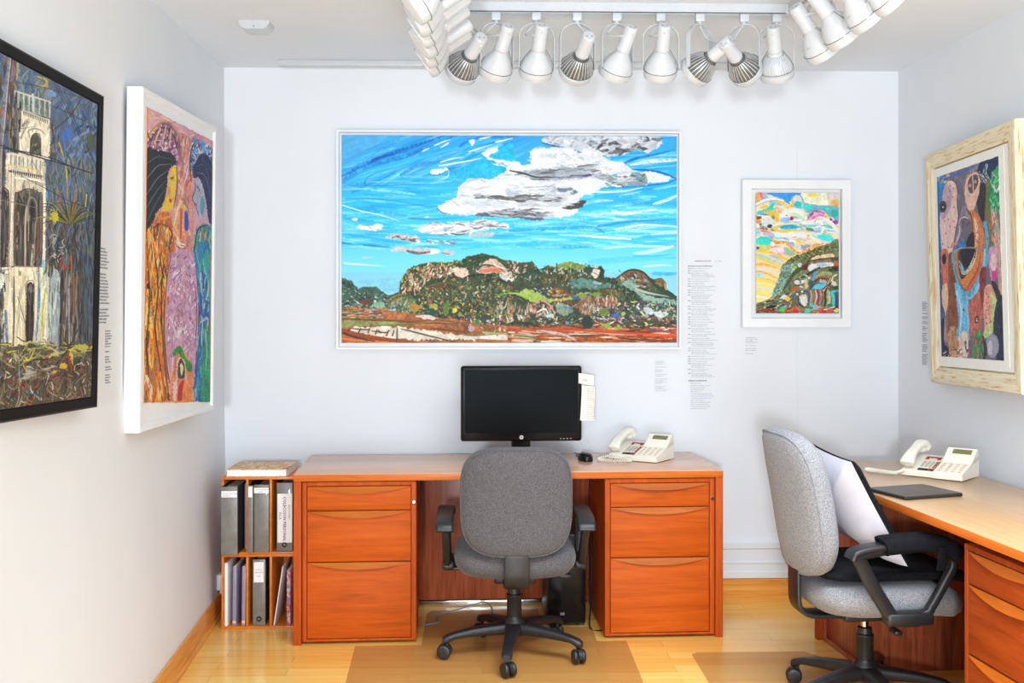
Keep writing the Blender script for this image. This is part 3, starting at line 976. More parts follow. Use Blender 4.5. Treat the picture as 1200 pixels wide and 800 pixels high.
def slim(name, label, cat, x, z, w, h, y, d, mat, lean=0.0, spine=None, extra=None):
    t = thing(name, label, cat, (SX + x, SY + y, z))
    t.rotation_euler = (0, lean, 0)
    bm = NB(); box2(bm, (0, 0.0, 0), (w, d, h), 0.0012); obj('cover', bm, M[mat], t)
    bm = NB(); box2(bm, (0.0015, 0.002, 0.002), (w - 0.0015, d - 0.001, h + 0.0006)); obj('pages', bm, M['paper'], t)
    if extra:
        bm = NB(); box2(bm, (0.001, -0.001, 0.012), (w - 0.001, 0.001, 0.024)); tag(obj('spine_sticker', bm, M[extra], t), 'peach square sticker on the spine')
    return t
slim('folder', 'thin pale blue folder squeezed right of the jutting grey binder', 'folder', 0.0915, ZU, 0.008, 0.3, 0.06, 0.23, 'steelblue')
slim('book', 'white spined book first from left in the lower box', 'book', 0.0135, ZL, 0.013, 0.286, 0.004, 0.22, 'paper', R(0.0))
slim('book', 'lavender spined book second from left in the lower box', 'book', 0.048, ZL, 0.0165, 0.268, 0.006, 0.24, 'lavender', R(0.6), extra='orange_sticker')
slim('book', 'lavender spined book third from left against the divider of the lower box', 'book', 0.0895, ZL, 0.0165, 0.268, 0.006, 0.24, 'lavender', R(0.6), extra='orange_sticker')
slim('folder', 'thin white board leaning in the right lower compartment', 'folder', 0.2335, ZL + 0.001, 0.005, 0.272, 0.004, 0.22, 'paper', R(8.5))

def mat_patch(name, cols, scale):
    t = NT(name)
    v = t.coords((1, 1, 1))
    nz = t.n('ShaderNodeTexNoise', i_Scale=scale, i_Detail=3.0, i_Distortion=1.5)
    t.l(v, nz.inputs['Vector'])
    k = len(cols)
    t.l(t.ramp(nz.outputs['Fac'], [(0.28 + 0.44 * i / (k - 1), c) for i, c in enumerate(cols)]), t.b.inputs['Base Color'])
    t.b.inputs['Roughness'].default_value = 0.5
    t.b.inputs['Specular IOR Level'].default_value = 0.15
    return t.m
M['magazine'] = mat_patch('printed_magazine_spine', [(60, 70, 130), (230, 226, 220), (206, 70, 60), (90, 150, 200), (236, 196, 90)], 34)
M['bookcover'] = mat_patch('printed_art_book_cover', [(120, 80, 50), (214, 160, 84), (236, 220, 190), (222, 130, 50), (196, 190, 160), (244, 206, 110)], 16)
slim('magazine', 'magazine with a multicoloured spine right of the leaning white board', 'magazine', 0.293, ZL, 0.016, 0.25, 0.01, 0.22, 'magazine', R(0))
BK = thing('book', 'large hardcover art book lying on top of the upper shelf box', 'book', (SX + 0.018, SY + 0.012, 0.6868), R(-1))
bm = NB(); box2(bm, (0.004, 0.003, 0.003), (0.272, 0.24, 0.031)); obj('pages', bm, M['paper'], BK)
bm = NB(); box2(bm, (0, 0, 0), (0.276, 0.245, 0.003), 0.001); box2(bm, (0, 0, 0.031), (0.276, 0.245, 0.034), 0.001); box2(bm, (0, 0, 0.001), (0.003, 0.245, 0.033), 0.001); obj('cover', bm, M['bookcover'], BK)

# plug-in adaptor on the left wall above the skirting
PG = thing('plug_adaptor', 'white plug adaptor low on the left wall beside the shelf boxes', 'plug', (left_x(5.22, 0.15) + 0.001, 5.22, 0.112))
bm = NB(); box2(bm, (0, -0.035, 0.01), (0.028, 0.035, 0.085), 0.005); obj('housing', bm, M['white_plastic'], PG)
bm = NB(); box2(bm, (0.008, -0.012, -0.012), (0.022, 0.012, 0.012), 0.003); obj('cable_boot', bm, M['white_plastic'], PG)

# ceiling detector
DT = thing('ceiling_detector', 'small white sensor box on the ceiling near the left corner', 'sensor', (-0.945, 4.6, CZ))
bm = NB()
pr = [(-0.064, 0), (0.064, 0), (0.062, -0.012), (0.052, -0.028), (0.036, -0.034), (-0.036, -0.034), (-0.052, -0.028), (-0.062, -0.012)]
prism(bm, pr, -0.05, 0.05)
obj('housing', bm, M['enamel'], DT, 30)
bm = NB(); lathe(bm, [(0.003, 0), (0.003, 0.002)], Tm((0.0, -0.05, -0.024), R(90)), 10); obj('indicator', bm, M['wire'], DT)

# ------------------------------------------------------------------ track lights
TZ = 2.609
TKY, TKL, TKR = 4.27, -0.19, 1.215
TK = thing('light_track', 'white track on the ceiling carrying the row of spotlights', 'light track', (TKL, TKY, CZ))
def rail(p0, p1, name):
    bm = NB()
    w = 0.017
    sec = [(-w, 0.0), (w, 0.0), (w, -0.036), (0.006, -0.036), (0.006, -0.03), (-0.006, -0.03), (-0.006, -0.036), (-w, -0.036)]
    P = [Vector(p0), Vector(p1)]
    t = (P[1] - P[0]).normalized()
    sd = t.cross(Vector((0, 0, 1)))
    rings = [[bm.verts.new(p + sd * a + Vector((0, 0, b))) for a, b in sec] for p in P]
    ring_faces(bm, rings); cap(bm, rings[0]); cap(bm, rings[1][::-1])
    return obj(name, bm, M['enamel'], TK, 20)
rail((0, 0, 0), (TKR - TKL, 0, 0), 'rail')
rail((0, 0.02, 0), (0, -2.4, 0), 'rail')
rail((TKR - TKL, 0.02, 0), (TKR - TKL, -2.4, 0), 'rail')
bm = NB(); box2(bm, (0.01, -0.0195, -0.0375), (TKR - TKL - 0.02, -0.0165, -0.034)); obj('rail_shadow_strip', bm, M['darkgap'], TK)  # solid dark strip standing for the shadow line along the rail
for x in (0.0, TKR - TKL):
    bm = NB(); box(bm, (x, 0, -0.019), (0.05, 0.05, 0.038), None, 0.004); obj('corner_joiner', bm, M['enamel'], TK)

def lamp(label, hx, hy, beta, phi, kind, yaw_yoke=None, mark=None):
    """hx, hy: hanging point on the track; beta: heading of the aim (0 = to the back wall, + = towards the right); phi: tilt up from straight down"""
    t = thing('spotlight', label, 'spotlight', (hx, hy, TZ), 0, 'spotlights on the ceiling track')
    bm = NB()
    box(bm, (0, 0, -0.016), (0.036, 0.03, 0.034), None, 0.004)
    lathe(bm, [(0.009, -0.044), (0.009, -0.032)], None, 14)
    obj('track_adaptor', bm, M['enamel'], t)
    rot = Matrix.Rotation(-beta, 4, 'Z')
    # yoke: flat strap bent into a long inverted U
    bm = NB()
    hw, zt, zp = 0.07, -0.042, -0.218
    arc = [(-hw, zp)] + [(-hw, -0.105)] + [(-hw * math.cos(R(q)), -0.098 + 0.056 * math.sin(R(q))) for q in range(0, 181, 15)] + [(hw, -0.105), (hw, zp)]
    rings = []
    for i, (x, z) in enumerate(arc):
        a = Vector(arc[max(i - 1, 0)]); b = Vector(arc[min(i + 1, len(arc) - 1)])
        tg = (b - a).normalized()
        nx, nz_ = -tg.y, tg.x
        rings.append([bm.verts.new((x + nx * u, v, z + nz_ * u)) for u, v in ((-0.0014, -0.009), (0.0014, -0.009), (0.0014, 0.009), (-0.0014, 0.009))])
    ring_faces(bm, rings); cap(bm, rings[0]); cap(bm, rings[-1][::-1])
    bmesh.ops.transform(bm, matrix=rot, verts=bm.verts[:])
    obj('yoke', bm, M['enamel'], t, 30)
    # head: local +z of the head matrix points where the lamp aims
    head = Matrix.Translation((0, 0, zp + 0.008)) @ rot @ Matrix.Rotation(-(PI - phi), 4, 'X') @ Matrix.Scale(1.1, 4)
    bm = NB()
    lathe(bm, [(0.0, -0.158), (0.02, -0.158), (0.0225, -0.155), (0.024, -0.15), (0.0245, -0.075), (0.026, -0.072), (0.026, -0.066), (0.023, -0.06)], head, 28, capends=False)
    nk = obj('socket', bm, M['enamel'], t, 40)
    bm = NB()
    for sx in (-0.009, 0.009):
        lathe(bm, [(0.0022, -0.1592), (0.0022, -0.157)], head @ Tm((sx, 0.004, 0)), 8)
    obj('cap_screws', bm, M['wire'], nk)
    if kind == 'white':
        bm = NB()
        lathe(bm, [(0.021, -0.066), (0.026, -0.056), (0.043, -0.034), (0.054, -0.014), (0.0595, 0.004), (0.0605, 0.014), (0.0605, 0.026), (0.057, 0.036)], head, 40)
        bl = obj('bulb', bm, M['bulb'], t, 50)
        bm = NB()
        tube(bm, [head @ Vector((0.0607 * math.cos(2 * PI * k / 36), 0.0607 * math.sin(2 * PI * k / 36), 0.006)) for k in range(36)], 0.0013, 5, True)
        obj('retaining_wire', bm, M['wire'], t)
    else:
        alu = kind == 'fins'
        bm = NB()
        lathe(bm, [(0.021, -0.066), (0.027, -0.058), (0.027, -0.05), (0.033, -0.045), (0.046, -0.022), (0.054, 0.0), (0.0565, 0.012)], head, 36)
        bl = obj('reflector', bm, M['darkgap'] if alu else M['bulb'], t, 50)
        bm = NB()
        nf = 26 if alu else 34
        for k in range(nf):
            a = 2 * PI * k / nf
            fm = head @ Matrix.Rotation(a, 4, 'Z')
            wf = 0.0026 if alu else 0.0032
            pts = [(0.03, -0.052), (0.0385, -0.044), (0.0505, -0.022), (0.0585, 0.0), (0.0605, 0.014), (0.054, 0.014), (0.05, 0.0), (0.042, -0.024), (0.03, -0.045)]
            prism(bm, pts, -wf / 2, wf / 2, fm)
        obj('cooling_fins', bm, M['alu'] if alu else M['bulb'], t)
        bm = NB()
        lathe(bm, [(0.0575, 0.01), (0.0615, 0.013), (0.0625, 0.03), (0.059, 0.036)], head, 40, capends=False)
        obj('rim', bm, M['enamel'], t)
        bm = NB()
        tube(bm, [head @ Vector((0.0607 * math.cos(2 * PI * k / 36), 0.0607 * math.sin(2 * PI * k / 36), 0.004)) for k in range(36)], 0.0012, 5, True)
        obj('retaining_wire', bm, M['wire'], t)
    bm = NB()
    lathe(bm, [(0.0, 0.0365), (0.03, 0.0375), (0.052, 0.0365), (0.0575, 0.0345)], head, 36, capends=False)
    obj('lens', bm, M['bulbface'], bl, 50)
    for s in (-1, 1):                                # support wires from the yoke feet to the socket
        bm = NB()
        f = Vector((s * hw, 0, zp + 0.008)); f = rot @ f
        tube(bm, [f, head @ Vector((s * 0.05, 0, -0.03)), head @ Vector((s * 0.027, 0, -0.066))], 0.0013, 5)
        obj('ring_wire', bm, M['wire'], t)
    # flex from the adaptor into the socket
    e = head @ Vector((0.0, 0.024, -0.14))
    sgn = 1 if rnd.random() < 0.5 else -1
    mid = Vector((sgn * 0.042, 0, -0.085)); mid = rot @ mid
    m2_ = (mid + e) / 2 + (rot @ Vector((sgn * 0.012, -0.012, -0.012)))
    bm = NB(); tube(bm, catmull([(0, 0, -0.04), tuple(mid), tuple(m2_), tuple(e)], 6), 0.0042, 7)
    obj('flex', bm, M['enamel'], t)
    if mark:
        tm = text_mesh([(mark, -0.012, -0.006, 0.02, 0.0)], M['textgrey'], 'bulb_marking', bl)
        tm.matrix_local = head @ Tm((0, 0, 0), 0, 0, R(180)) @ Tm((0, -0.0475, -0.022), R(-52))
    return t

def bx(px, y):   # hanging point on the back rail
    return px
BACK = [(-0.072, -27, 62, 'fins', 'spotlight with aluminium fins at the left end of the back track'),
        (0.055, -24, 40, 'white', 'white bulb spotlight tilted left, immediately right of the first finned one'),
        (0.212, -9, 38, 'white', 'nearly upright white bulb spotlight left of the middle finned spotlight'),
        (0.372, -13, 60, 'fins', 'middle spotlight with aluminium fins facing down to the wall'),
        (0.528, -25, 40, 'white', 'white bulb spotlight tilted left, immediately right of the middle finned one'),
        (0.7, 0, 37, 'white', 'upright white bulb spotlight in the centre right of the back track'),
        (0.855, -40, 62, 'fins', 'finned spotlight tilted left that crosses its right neighbour'),
        (1.03, 42, 66, 'fins', 'finned spotlight turned right that crosses its left neighbour')]
for hx, b, p, k, lb in BACK:
    lamp(lb, hx, TKY, R(b), R(p), k)
LEFTL = [('nearest the camera', 3.36), ('second from the camera', 3.52), ('third from the camera', 3.67), ('fourth from the camera', 3.83), ('fifth from the camera', 3.98), ('last before the back corner', 4.13)]
for i, (w_, y) in enumerate(LEFTL):
    lamp('white spotlight aimed at the left wall on the left track, ' + w_, TKL, y, R(-96 + 5 * (i % 3)), R(52 + 3 * ((i * 2) % 3)), 'white')
RIGHT = [(4.13, 22, 38, 'ribbed', 'white ribbed spotlight at the right corner of the track', None),
         (3.9, 62, 44, 'white', 'white spotlight beside the ribbed one on the right track', '15'),
         (3.68, 68, 46, 'white', 'glossy white spotlight third along the right track', None),
         (3.45, 74, 48, 'white', 'white spotlight marked 25 degrees on the right track', '25°'),
         (3.24, 82, 50, 'white', 'white spotlight nearest the camera on the right track', None)]
for y, b, p, k, lb, mk in RIGHT:
    lamp(lb, TKR if k == 'white' else 1.158, y if k == 'white' else TKY, R(b), R(p), k, mark=mk)
# ------------------------------------------------------------------ painted canvases
class Painter:
    """oil paint laid stroke by stroke on a raster of canvas threads; q = four corners of the canvas in the sketch sheet"""
    def __init__(s, q, w, h, seed):
        s.w, s.h = w, h
        s.rs = np.random.RandomState(seed)
        A, B = [], []
        for (x, y), (u, v) in zip(q, ((0, 0), (w, 0), (w, h), (0, h))):
            A.append([x, y, 1, 0, 0, 0, -u * x, -u * y]); B.append(u)
            A.append([0, 0, 0, x, y, 1, -v * x, -v * y]); B.append(v)
        s.H = np.append(np.linalg.solve(np.array(A, float), np.array(B, float)), 1).reshape(3, 3)
        s.c = np.zeros((h, w, 3))
        s.z = np.zeros((h, w))
        s.o, s.k = (0, 0), 1.0
        s.ek = 1.0
        s.dry = 0.9
        s.S = w / (abs(q[1][0] - q[0][0]) + 1e-6)
        s.n1 = s.noise(5, 3); s.n2 = s.noise(40, 40); s.n3 = s.noise(w // 3, h // 3)
    def noise(s, gx, gy):
        gx, gy = max(2, int(gx)), max(2, int(gy))
        g = s.rs.rand(gy + 1, gx + 1)
        x = np.linspace(0, gx - 1e-6, s.w); y = np.linspace(0, gy - 1e-6, s.h)
        xi, yi = x.astype(int), y.astype(int)
        fx, fy = x - xi, y - yi
        fx = fx * fx * (3 - 2 * fx); fy = fy * fy * (3 - 2 * fy)
        a = g[np.ix_(yi, xi)]; b = g[np.ix_(yi, xi + 1)]; c = g[np.ix_(yi + 1, xi)]; d = g[np.ix_(yi + 1, xi + 1)]
        fx = fx[None, :]; fy = fy[:, None]
        return (a * (1 - fx) + b * fx) * (1 - fy) + (c * (1 - fx) + d * fx) * fy - 0.5
    def view(s, ox, oy, k):
        s.o, s.k = (ox, oy), k
        return s
    def to(s, pts):
        p = np.array(pts, float)
        p = p / s.k + np.array(s.o)
        q = np.c_[p, np.ones(len(p))] @ s.H.T
        return q[:, :2] / q[:, 2:3]
    def px(s, w):
        return w / s.k * s.S
    def clipbox(s, p, m):
        x0 = max(0, int(p[:, 0].min() - m)); x1 = min(s.w, int(p[:, 0].max() + m) + 2)
        y0 = max(0, int(p[:, 1].min() - m)); y1 = min(s.h, int(p[:, 1].max() + m) + 2)
        return x0, x1, y0, y1
    def lay(s, x0, x1, y0, y1, a, col, lift):
        t = s.c[y0:y1, x0:x1]
        t[:] = t * (1 - a[..., None]) + col * a[..., None]
        zz = s.z[y0:y1, x0:x1]
        zz[:] = zz * (1 - a) + (zz * 0.5 + lift) * a
    def fill(s, col, var=0.06):
        s.c[:] = np.array(col, float)
        s.c *= (1 + var * s.n1 + var * s.n2)[..., None]
    def grad(s, rows):
        ys = [r[0] * s.h for r in rows]
        for ch in range(3):
            s.c[..., ch] = np.interp(np.arange(s.h), ys, [r[1][ch] for r in rows])[:, None]
    def poly(s, pts, col, edge=0.0, var=0.06, op=1.0, smooth=True, soft=1.0, lift=0.3):
        p = s.to(pts)
        if smooth and len(p) > 3:
            p = np.array([v[:2] for v in catmull([(a, b, 0) for a, b in p], 4, True)])
        e = s.px(edge) * s.ek
        x0, x1, y0, y1 = s.clipbox(p, e + 2)
        if x1 <= x0 or y1 <= y0: return
        X, Y = np.meshgrid(np.arange(x0, x1) + 0.5, np.arange(y0, y1) + 0.5)
        ins = np.zeros(X.shape, bool); d2 = np.full(X.shape, 1e9)
        n = len(p)
        for i in range(n):
            ax, ay = p[i]; bx_, by = p[(i + 1) % n]
            c = (ay > Y) != (by > Y)
            if ay != by:
                ins ^= c & (X < (bx_ - ax) * (Y - ay) / (by - ay) + ax)
            ux, uy = bx_ - ax, by - ay
            L = ux * ux + uy * uy + 1e-9
            t = np.clip(((X - ax) * ux + (Y - ay) * uy) / L, 0, 1)
            d2 = np.minimum(d2, (X - ax - t * ux) ** 2 + (Y - ay - t * uy) ** 2)
        sd = np.sqrt(d2) * np.where(ins, 1, -1) + e * 2 * (s.n3[y0:y1, x0:x1] + 0.7 * s.n2[y0:y1, x0:x1])
        a = np.clip(0.5 + sd / soft, 0, 1) * op
        cc = np.array(col, float) * (1 + var * 2 * (s.n2 + s.n3)[y0:y1, x0:x1])[..., None]
        s.lay(x0, x1, y0, y1, a, cc, lift)
    def line(s, pts, w, col, w1=None, streak=0.12, op=1.0, n=6, lift=0.6, soft=1.0, col2=None):
        p = s.to(pts)
        if len(p) > 2:
            p = np.array([v[:2] for v in catmull([(a, b, 0) for a, b in p], n)])
        wa = s.px(w) / 2; wb = s.px(w if w1 is None else w1) / 2
        m = max(wa, wb) + 1.5
        x0, x1, y0, y1 = s.clipbox(p, m)
        if x1 <= x0 or y1 <= y0: return
        X, Y = np.meshgrid(np.arange(x0, x1) + 0.5, np.arange(y0, y1) + 0.5)
        best = np.full(X.shape, 1e9); off = np.zeros(X.shape); al = np.zeros(X.shape)
        N = len(p) - 1
        for i in range(N):
            ax, ay = p[i]; ux, uy = p[i + 1] - p[i]
            L = math.sqrt(ux * ux + uy * uy) + 1e-9
            t = np.clip(((X - ax) * ux + (Y - ay) * uy) / (L * L), 0, 1)
            dx, dy = X - ax - t * ux, Y - ay - t * uy
            d = np.sqrt(dx * dx + dy * dy)
            k = d < best
            best = np.where(k, d, best)
            off = np.where(k, (dx * uy - dy * ux) / L, off)
            al = np.where(k, (i + t) / N, al)
        ww = wa + (wb - wa) * al
        if N > 1: ww = ww * (0.45 + 0.55 * np.sqrt(np.clip(np.sin(np.pi * np.clip(al, 0.02, 0.98)), 0, 1)))
        a = np.clip(0.5 + (ww - best) / soft, 0, 1) * np.clip(ww * 2, 0, 1) * op
        r = s.rs.rand(40) - 0.5
        br = r[np.clip((off * 1.1 + 20).astype(int), 0, 39)]
        if ww.max() > 2.2: a = a * np.clip(1.0 + s.dry * (br - 0.1 + 1.3 * s.n3[y0:y1, x0:x1] + s.n2[y0:y1, x0:x1]), 0, 1)
        cc = np.array(col, float)
        if col2 is not None:
            f = np.clip(off / (2 * np.maximum(ww, 0.1)) + 0.5 + 0.4 * br, 0, 1)[..., None]
            cc = cc * (1 - f) + np.array(col2, float) * f
        else:
            cc = np.broadcast_to(cc, X.shape + (3,))
        cc = cc * (1 + streak * 2 * br)[..., None]
        s.lay(x0, x1, y0, y1, a, cc, lift)
    def blob(s, x, y, rx, ry, col, rot=0, edge=0.0, **k):
        c_, s_ = math.cos(R(rot)), math.sin(R(rot))
        s.poly([(x + rx * math.cos(a) * c_ - ry * math.sin(a) * s_, y + rx * math.cos(a) * s_ + ry * math.sin(a) * c_) for a in [2 * PI * i / 9 for i in range(9)]], col, edge, **k)
    def dabs(s, region, n, cols, ln, wd, ang, curve=0.0, op=1.0, streak=0.12):
        P = np.array(region, float)
        lo, hi = P.min(0), P.max(0)
        done = 0; tries = 0
        while done < n and tries < n * 12:
            tries += 1
            x, y = lo + (hi - lo) * s.rs.rand(2)
            ins = False
            for i in range(len(P)):
                ax, ay = P[i]; bx_, by = P[(i + 1) % len(P)]
                if (ay > y) != (by > y) and x < (bx_ - ax) * (y - ay) / (by - ay) + ax: ins = not ins
            if not ins: continue
            done += 1
            a = R(ang[0] + (ang[1] - ang[0]) * s.rs.rand())
            l = ln[0] + (ln[1] - ln[0]) * s.rs.rand() ** 1.5
            w = wd[0] + (wd[1] - wd[0]) * s.rs.rand()
            dx, dy = l / 2 * math.cos(a), -l / 2 * math.sin(a)
            b = curve * l * (s.rs.rand() - 0.5)
            c = np.array(cols[s.rs.randint(len(cols))], float) * (1 + 0.1 * (s.rs.rand() - 0.5))
            s.line([(x - dx, y - dy), (x - dy / l * b, y + dx / l * b), (x + dx, y + dy)], w, c, w * (0.4 + 0.6 * s.rs.rand()), streak, op, 4)
    def canvas(s, name, W, Hh, thick, relief, parent, mtx, tear=0.0):
        """the painted sheet as a dense mesh with the paint's own relief, and sides"""
        w, h = s.w, s.h
        xs = np.linspace(0, W, w); zs = np.linspace(Hh, 0, h)
        XX, ZZ = np.meshgrid(xs, zs)
        if tear:
            ex = np.clip(np.minimum(XX, W - XX) / (tear * 3), 0, 1)
            tz = (s.noise(23, 2)[0] + 0.6 * s.noise(70, 2)[0])
            tz2 = (s.noise(27, 2)[0] + 0.6 * s.noise(70, 2)[0])
            f = (ZZ / Hh)
            ZZ = ZZ + tear * (f * tz[None, :] + (1 - f) * tz2[None, :])
        Y = -thick - relief * s.z
        V = np.stack([XX, Y, ZZ], -1).reshape(-1, 3)
        idx = np.arange(w * h).reshape(h, w)
        F = np.stack([idx[:-1, :-1], idx[1:, :-1], idx[1:, 1:], idx[:-1, 1:]], -1).reshape(-1, 4)
        border = np.concatenate([idx[0, :], idx[1:, -1], idx[-1, -2::-1], idx[-2:0:-1, 0]])
        nb = len(border)
        BV = V[border].copy(); BV[:, 1] = 0
        j = np.arange(nb); jn = (j + 1) % nb
        SF = np.stack([border[j], border[jn], w * h + jn, w * h + j], -1)
        V = np.concatenate([V, BV]); F = np.concatenate([F, SF])
        me = bpy.data.meshes.new(name)
        me.from_pydata(V.tolist(), [], F.tolist())
        me.update()
        C = np.clip(s.c / 255.0, 0, 1).reshape(-1, 3)
        C = np.concatenate([C, C[border] * 0 + 0.92])
        C = np.where(C <= 0.04045, C / 12.92, ((C + 0.055) / 1.055) ** 2.4)
        at = me.color_attributes.new('paint', 'FLOAT_COLOR', 'POINT')
        at.data.foreach_set('color', np.c_[C, np.ones(len(C))].astype(np.float32).ravel())
        me.polygons.foreach_set('use_smooth', np.ones(len(me.polygons), bool))
        me.materials.append(M['art'])
        o = bpy.data.objects.new(name, me)
        COL.objects.link(o)
        o.parent = parent
        o.matrix_local = mtx
        return o

def frame_ring(bm, W, Hh, prof, grain=False):
    """prof: (inset from the outer edge, distance out from the wall), mitred round a W x H rectangle standing on its lower left corner"""
    cs = []
    for ins, d in prof:
        cs.append([bm.verts.new((x, -d, z)) for x, z in ((ins, ins), (W - ins, ins), (W - ins, Hh - ins), (ins, Hh - ins))])
    faces = []
    for a, b in zip(cs[:-1], cs[1:]):
        for i in range(4):
            j = (i + 1) % 4
            faces.append((bm.faces.new((a[i], a[j], b[j], b[i])), i))
    return faces

def backing(bm, W, Hh, ins, d0, d1):
    box2(bm, (ins, -d1, ins), (W - ins, -d0, Hh - ins))

# ---- the large landscape on the back wall
def art_landscape():
    P = Painter([(400.6, 160), (793, 160), (793, 401.7), (400.6, 401.7)], 560, 345, 3)
    P.grad([(0, (64, 156, 236)), (0.2, (50, 174, 243)), (0.4, (70, 194, 247)), (0.6, (130, 216, 248)), (0.78, (156, 222, 244)), (1, (150, 210, 236))])
    A1 = lambda: P.view(395, 150, 5.712)
    A2 = lambda: P.view(595, 150, 5.712)
    A3 = lambda: P.view(395, 280, 5.854)
    A4 = lambda: P.view(595, 280, 5.854)
    A1()
    blues = [(40, 146, 232), (60, 172, 243), (96, 196, 248), (36, 180, 243), (140, 214, 250), (50, 158, 236)]
    P.dabs([(20, 50), (1180, 50), (1180, 260), (20, 420)], 210, blues + [(30, 112, 216), (84, 150, 234), (150, 214, 250)], (160, 520), (8, 34), (12, 30), 0.12, 0.5)
    P.dabs([(20, 400), (1180, 260), (1180, 800), (20, 800)], 240, blues + [(120, 214, 248), (160, 226, 250), (190, 236, 252)], (140, 460), (8, 30), (-10, 8), 0.12, 0.5)
    P.poly([(30, 60), (330, 60), (60, 250), (30, 260)], (96, 164, 236), 8, op=0.7)
    P.line([(34, 380), (200, 260), (460, 180), (620, 110), (770, 58)], 74, (34, 116, 220), 40, 0.14, 0.9, col2=(54, 150, 234))
    P.line([(34, 330), (240, 230), (420, 160), (600, 100), (720, 58)], 30, (26, 92, 202), 16, 0.14, 0.85)
    P.line([(34, 250), (240, 150), (440, 90), (560, 60)], 40, (70, 152, 236), 20, 0.14, 0.8)
    P.line([(230, 225), (330, 195), (470, 165)], 10, (30, 60, 150), 2, 0.2, 0.8)
    P.line([(30, 400), (200, 300), (420, 250), (640, 180), (860, 130), (1080, 80)], 46, (62, 172, 242), 30, 0.16, 0.8)
    P.line([(430, 320), (540, 260), (700, 230), (820, 220)], 36, (44, 134, 226), 12, 0.14, 0.8)
    P.line([(190, 390), (195, 350), (280, 300), (420, 280)], 7, (30, 110, 206), 3, 0.1, 0.8)
    P.line([(180, 380), (230, 395), (520, 385), (760, 390)], 9, (30, 130, 214), 4, 0.1, 0.8)
    P.line([(200, 370), (420, 365), (600, 380)], 7, (160, 214, 250), 3, 0.2, 0.8)
    P.poly([(740, 330), (900, 250), (1080, 150), (1172, 120), (1172, 300), (1000, 330), (860, 350)], (40, 178, 236), 10, 0.1, 0.85)
    P.line([(820, 130), (900, 80), (1100, 60)], 26, (24, 106, 212), 12, 0.14, 0.9)
    P.line([(1040, 70), (1172, 60)], 24, (36, 120, 218), 10, 0.14, 0.9)
    whites = [(250, 252, 254), (238, 246, 252), (222, 238, 250)]
    for a in ([(650, 125), (720, 95), (760, 85)], [(570, 165), (600, 150), (620, 140)], [(690, 235), (780, 210), (840, 200)], [(880, 165), (960, 140), (1040, 115)], [(950, 80), (1000, 70), (1030, 62)], [(680, 260), (860, 230), (980, 205)], [(740, 110), (690, 140)], [(1060, 100), (1170, 75)]):
        P.line(a, 11, (244, 250, 254), 4, 0.1)
    P.poly([(622, 298), (650, 285), (730, 278), (730, 292), (680, 312), (640, 315)], (254, 254, 254), 4)
    P.poly([(880, 90), (915, 82), (915, 105), (900, 125), (890, 110)], (252, 253, 254), 3)
    P.poly([(965, 175), (1000, 155), (1062, 132), (1070, 150), (1020, 185), (1000, 205), (980, 195)], (252, 253, 254), 5)
    P.line([(1005, 210), (1060, 235), (1110, 240), (1172, 270)], 34, (250, 252, 254), 50, 0.04)
    P.line([(745, 290), (740, 330), (690, 352), (640, 355)], 7, (220, 240, 250), 4)
    P.line([(30, 520), (160, 560), (300, 590), (420, 630)], 10, (190, 230, 250), 5, 0.3)
    P.line([(60, 480), (260, 480), (420, 500), (640, 540)], 14, (30, 140, 222), 6, 0.14, 0.8)
    P.line([(480, 610), (640, 615), (860, 600)], 10, (24, 130, 220), 3, 0.14, 0.8)
    P.poly([(135, 660), (170, 648), (230, 655), (296, 650), (296, 680), (240, 692), (190, 680), (150, 678)], (250, 251, 252), 6)
    P.line([(170, 655), (210, 660), (240, 690)], 6, (150, 140, 132), 3)
    P.poly([(100, 615), (125, 610), (142, 616), (125, 626)], (252, 253, 254), 2)
    P.poly([(580, 605), (605, 592), (622, 604)], (252, 253, 254), 2)
    A2()
    P.dabs([(420, 200), (1130, 60), (1130, 600), (420, 640)], 150, blues + [(150, 220, 248), (214, 240, 250), (236, 248, 252), (190, 232, 250)], (160, 480), (8, 32), (-4, 14), 0.12, 0.55)
    P.dabs([(0, 600), (1130, 520), (1130, 800), (0, 800)], 170, [(70, 194, 247), (126, 216, 249), (176, 230, 250), (50, 176, 240), (214, 241, 251)], (160, 480), (8, 32), (-8, 10), 0.1, 0.55)
    P.line([(760, 245), (860, 205), (980, 180), (1110, 150)], 22, (28, 104, 204), 12, 0.14)
    P.line([(820, 280), (930, 285), (1040, 305), (1125, 340)], 11, (24, 84, 190), 14, 0.14)
    P.line([(1125, 345), (1040, 375), (860, 392), (600, 410)], 12, (36, 112, 208), 8, 0.14)
    P.poly([(850, 300), (1000, 305), (1090, 340), (980, 365), (900, 350)], (222, 240, 246), 8)
    P.line([(820, 250), (960, 225), (1125, 215)], 20, (236, 246, 250), 30, 0.1)
    P.line([(580, 460), (760, 470), (940, 430), (1125, 410)], 34, (36, 164, 232), 20, 0.14, 0.9)
    P.line([(600, 660), (800, 630), (1120, 610)], 22, (42, 150, 226), 10, 0.14, 0.9)
    P.line([(560, 430), (760, 425), (900, 400)], 16, (206, 232, 246), 6)
    P.line([(700, 560), (800, 572), (990, 545)], 26, (246, 246, 242), 12, 0.05)
    P.line([(970, 510), (1040, 490), (1128, 455)], 16, (236, 246, 252), 22, 0.08)
    P.line([(480, 720), (660, 735), (820, 745)], 20, (214, 240, 250), 14, 0.1)
    P.line([(720, 680), (900, 650), (1070, 655)], 24, (222, 242, 250), 8, 0.1)
    P.line([(300, 610), (440, 590), (550, 630)], 44, (96, 200, 240), 30, 0.1, 0.9)
    P.line([(10, 690), (300, 675), (560, 670), (640, 700)], 26, (36, 150, 226), 20, 0.12, 0.9)
